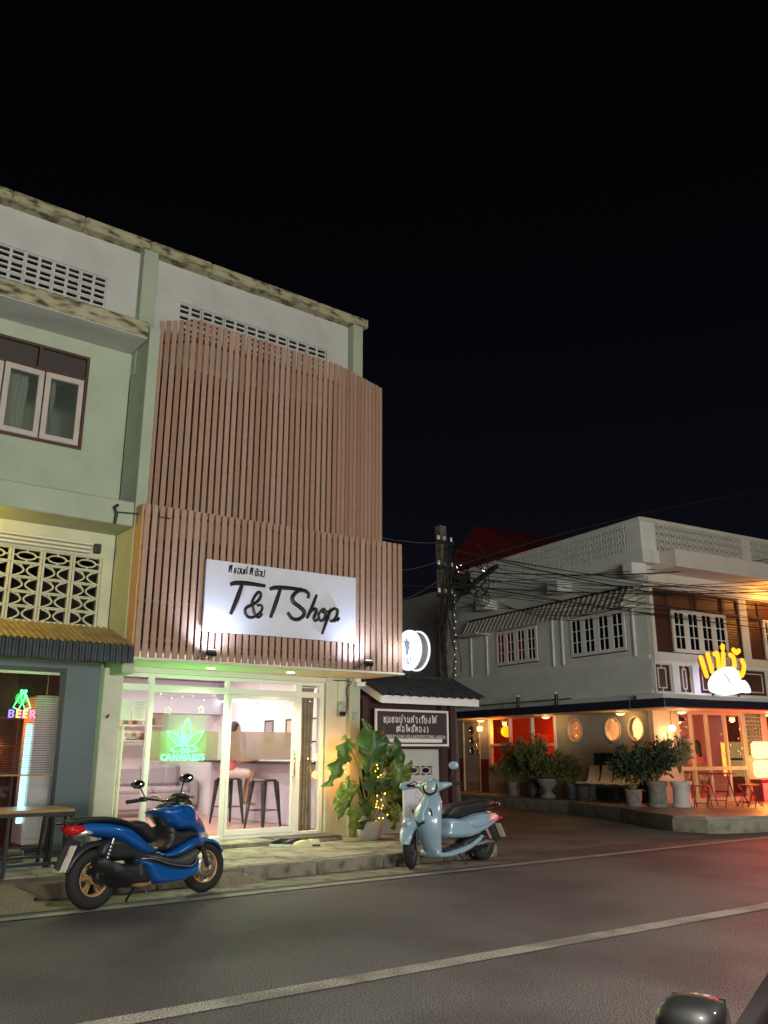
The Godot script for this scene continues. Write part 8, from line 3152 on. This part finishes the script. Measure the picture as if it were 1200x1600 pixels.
# ------------------------------------------------------------------ the parked car beside the camera
func car() -> void:
	var t := thing("parked_car", "glossy black car with its door mirror folded out beside the road", "car", Vector3(0, 0, 0))
	# nose towards -x; its street side lies at z -0.85
	var st := ST()
	var rings := []
	for q in [[0.42, 0.30, 0.62, 0.60], [0.55, 0.22, 0.72, 0.78], [0.95, 0.20, 0.80, 0.84], [1.30, 0.20, 0.90, 0.85], [2.4, 0.20, 0.94, 0.86], [4.0, 0.22, 0.95, 0.85], [4.5, 0.30, 0.90, 0.76]]:
		var ring := []
		var w: float = q[3]
		for p in [[-w, q[1] + 0.1], [-w, q[2] - 0.14], [-w + 0.05, q[2] - 0.03], [-w + 0.16, q[2]], [w - 0.16, q[2]], [w - 0.05, q[2] - 0.03], [w, q[2] - 0.14], [w, q[1] + 0.1], [w - 0.1, q[1]], [-w + 0.1, q[1]]]:
			ring.append(Vector3(q[0], p[1], p[0]))
		rings.append(ring)
	skin(st, rings, true, true)
	part("body", st, M.car_black, t)
	st = ST()
	rings = []
	for q in [[1.24, 0.93, 0.985, 0.845], [1.44, 0.93, 1.09, 0.845], [1.85, 0.93, 1.34, 0.78], [2.2, 0.93, 1.45, 0.68], [3.2, 0.93, 1.46, 0.67], [3.9, 0.93, 1.32, 0.68], [4.3, 0.93, 0.97, 0.74]]:
		var ring := []
		var w: float = q[3]
		var b := minf(w + 0.1, 0.845)
		for p in [[-b, q[1]], [-w, q[2] - 0.03], [-w + 0.1, q[2]], [w - 0.1, q[2]], [w, q[2] - 0.03], [b, q[1]]]:
			ring.append(Vector3(q[0], p[1], p[0]))
		rings.append(ring)
	skin(st, rings, true, true)
	part("cabin", st, M.car_trim, t)
	for x in [0.95, 3.7]:
		for s in [-1.0, 1.0]:
			st = ST()
			torus(st, Vector3.ZERO, Basis.IDENTITY, 0.235, 0.085, 0.1, 32, 10)
			var wl := part("wheel", st, M.rubber, t, Vector3(x, 0.32, s * 0.77))
			st = ST()
			lathe(st, [Vector2(0.001, -0.02), Vector2(0.17, -0.03), Vector2(0.175, 0.03), Vector2(0.001, 0.02)], 24, Vector3.ZERO, Basis.from_euler(Vector3(PI / 2, 0, 0)), false)
			part("rim", st, M.steel, wl)
	st = ST()
	rings = []
	for q in [[-0.062, 0.35, 0.0], [-0.055, 0.75, 0.0], [-0.03, 0.95, 0.002], [0.0, 1.0, 0.004], [0.03, 0.96, 0.004], [0.05, 0.92, 0.003]]:
		var ring := []
		for k in 24:
			var a := TAU * k / 24
			var ca := signf(cos(a)) * pow(absf(cos(a)), 0.75)
			var sa := signf(sin(a)) * pow(absf(sin(a)), 0.75)
			ring.append(Vector3(q[0], sa * 0.042 * q[1] + q[2], ca * 0.056 * q[1]))
		rings.append(ring)
	skin(st, rings, true, true)
	var mr := part("door_mirror", st, M.car_black, t, Vector3(1.36, 0.962, -0.95), Basis.from_euler(Vector3(0, 0.35, 0.0)))
	st = ST()
	box(st, Vector3(0.052, 0.003, 0), Vector3(0.004, 0.066, 0.09), 0.001)
	part("mirror_glass", st, M.mirror, mr)
	st = ST()
	box(st, Vector3(0.0, -0.04, 0.065), Vector3(0.05, 0.025, 0.08), 0.01)
	part("mirror_foot", st, M.car_trim, mr)
	st = ST()
	tube(st, smooth([Vector3(-0.05, 0.006, -0.03), Vector3(-0.036, 0.008, -0.046), Vector3(-0.008, 0.008, -0.0565)], 4), 0.004, 6)
	part("turn_signal", st, M.lens, mr)
	st = ST()
	box(st, Vector3(0.45, 0.52, -0.58), Vector3(0.12, 0.1, 0.24), 0.03)
	part("headlight", st, M.lens, t)
	st = ST()
	box(st, Vector3(0.45, 0.52, 0.58), Vector3(0.12, 0.1, 0.24), 0.03)
	part("headlight", st, M.lens, t)
	st = ST()
	box(st, Vector3(2.0, 0.72, -0.868), Vector3(0.16, 0.03, 0.02), 0.006)
	part("door_handle", st, M.car_black, t)
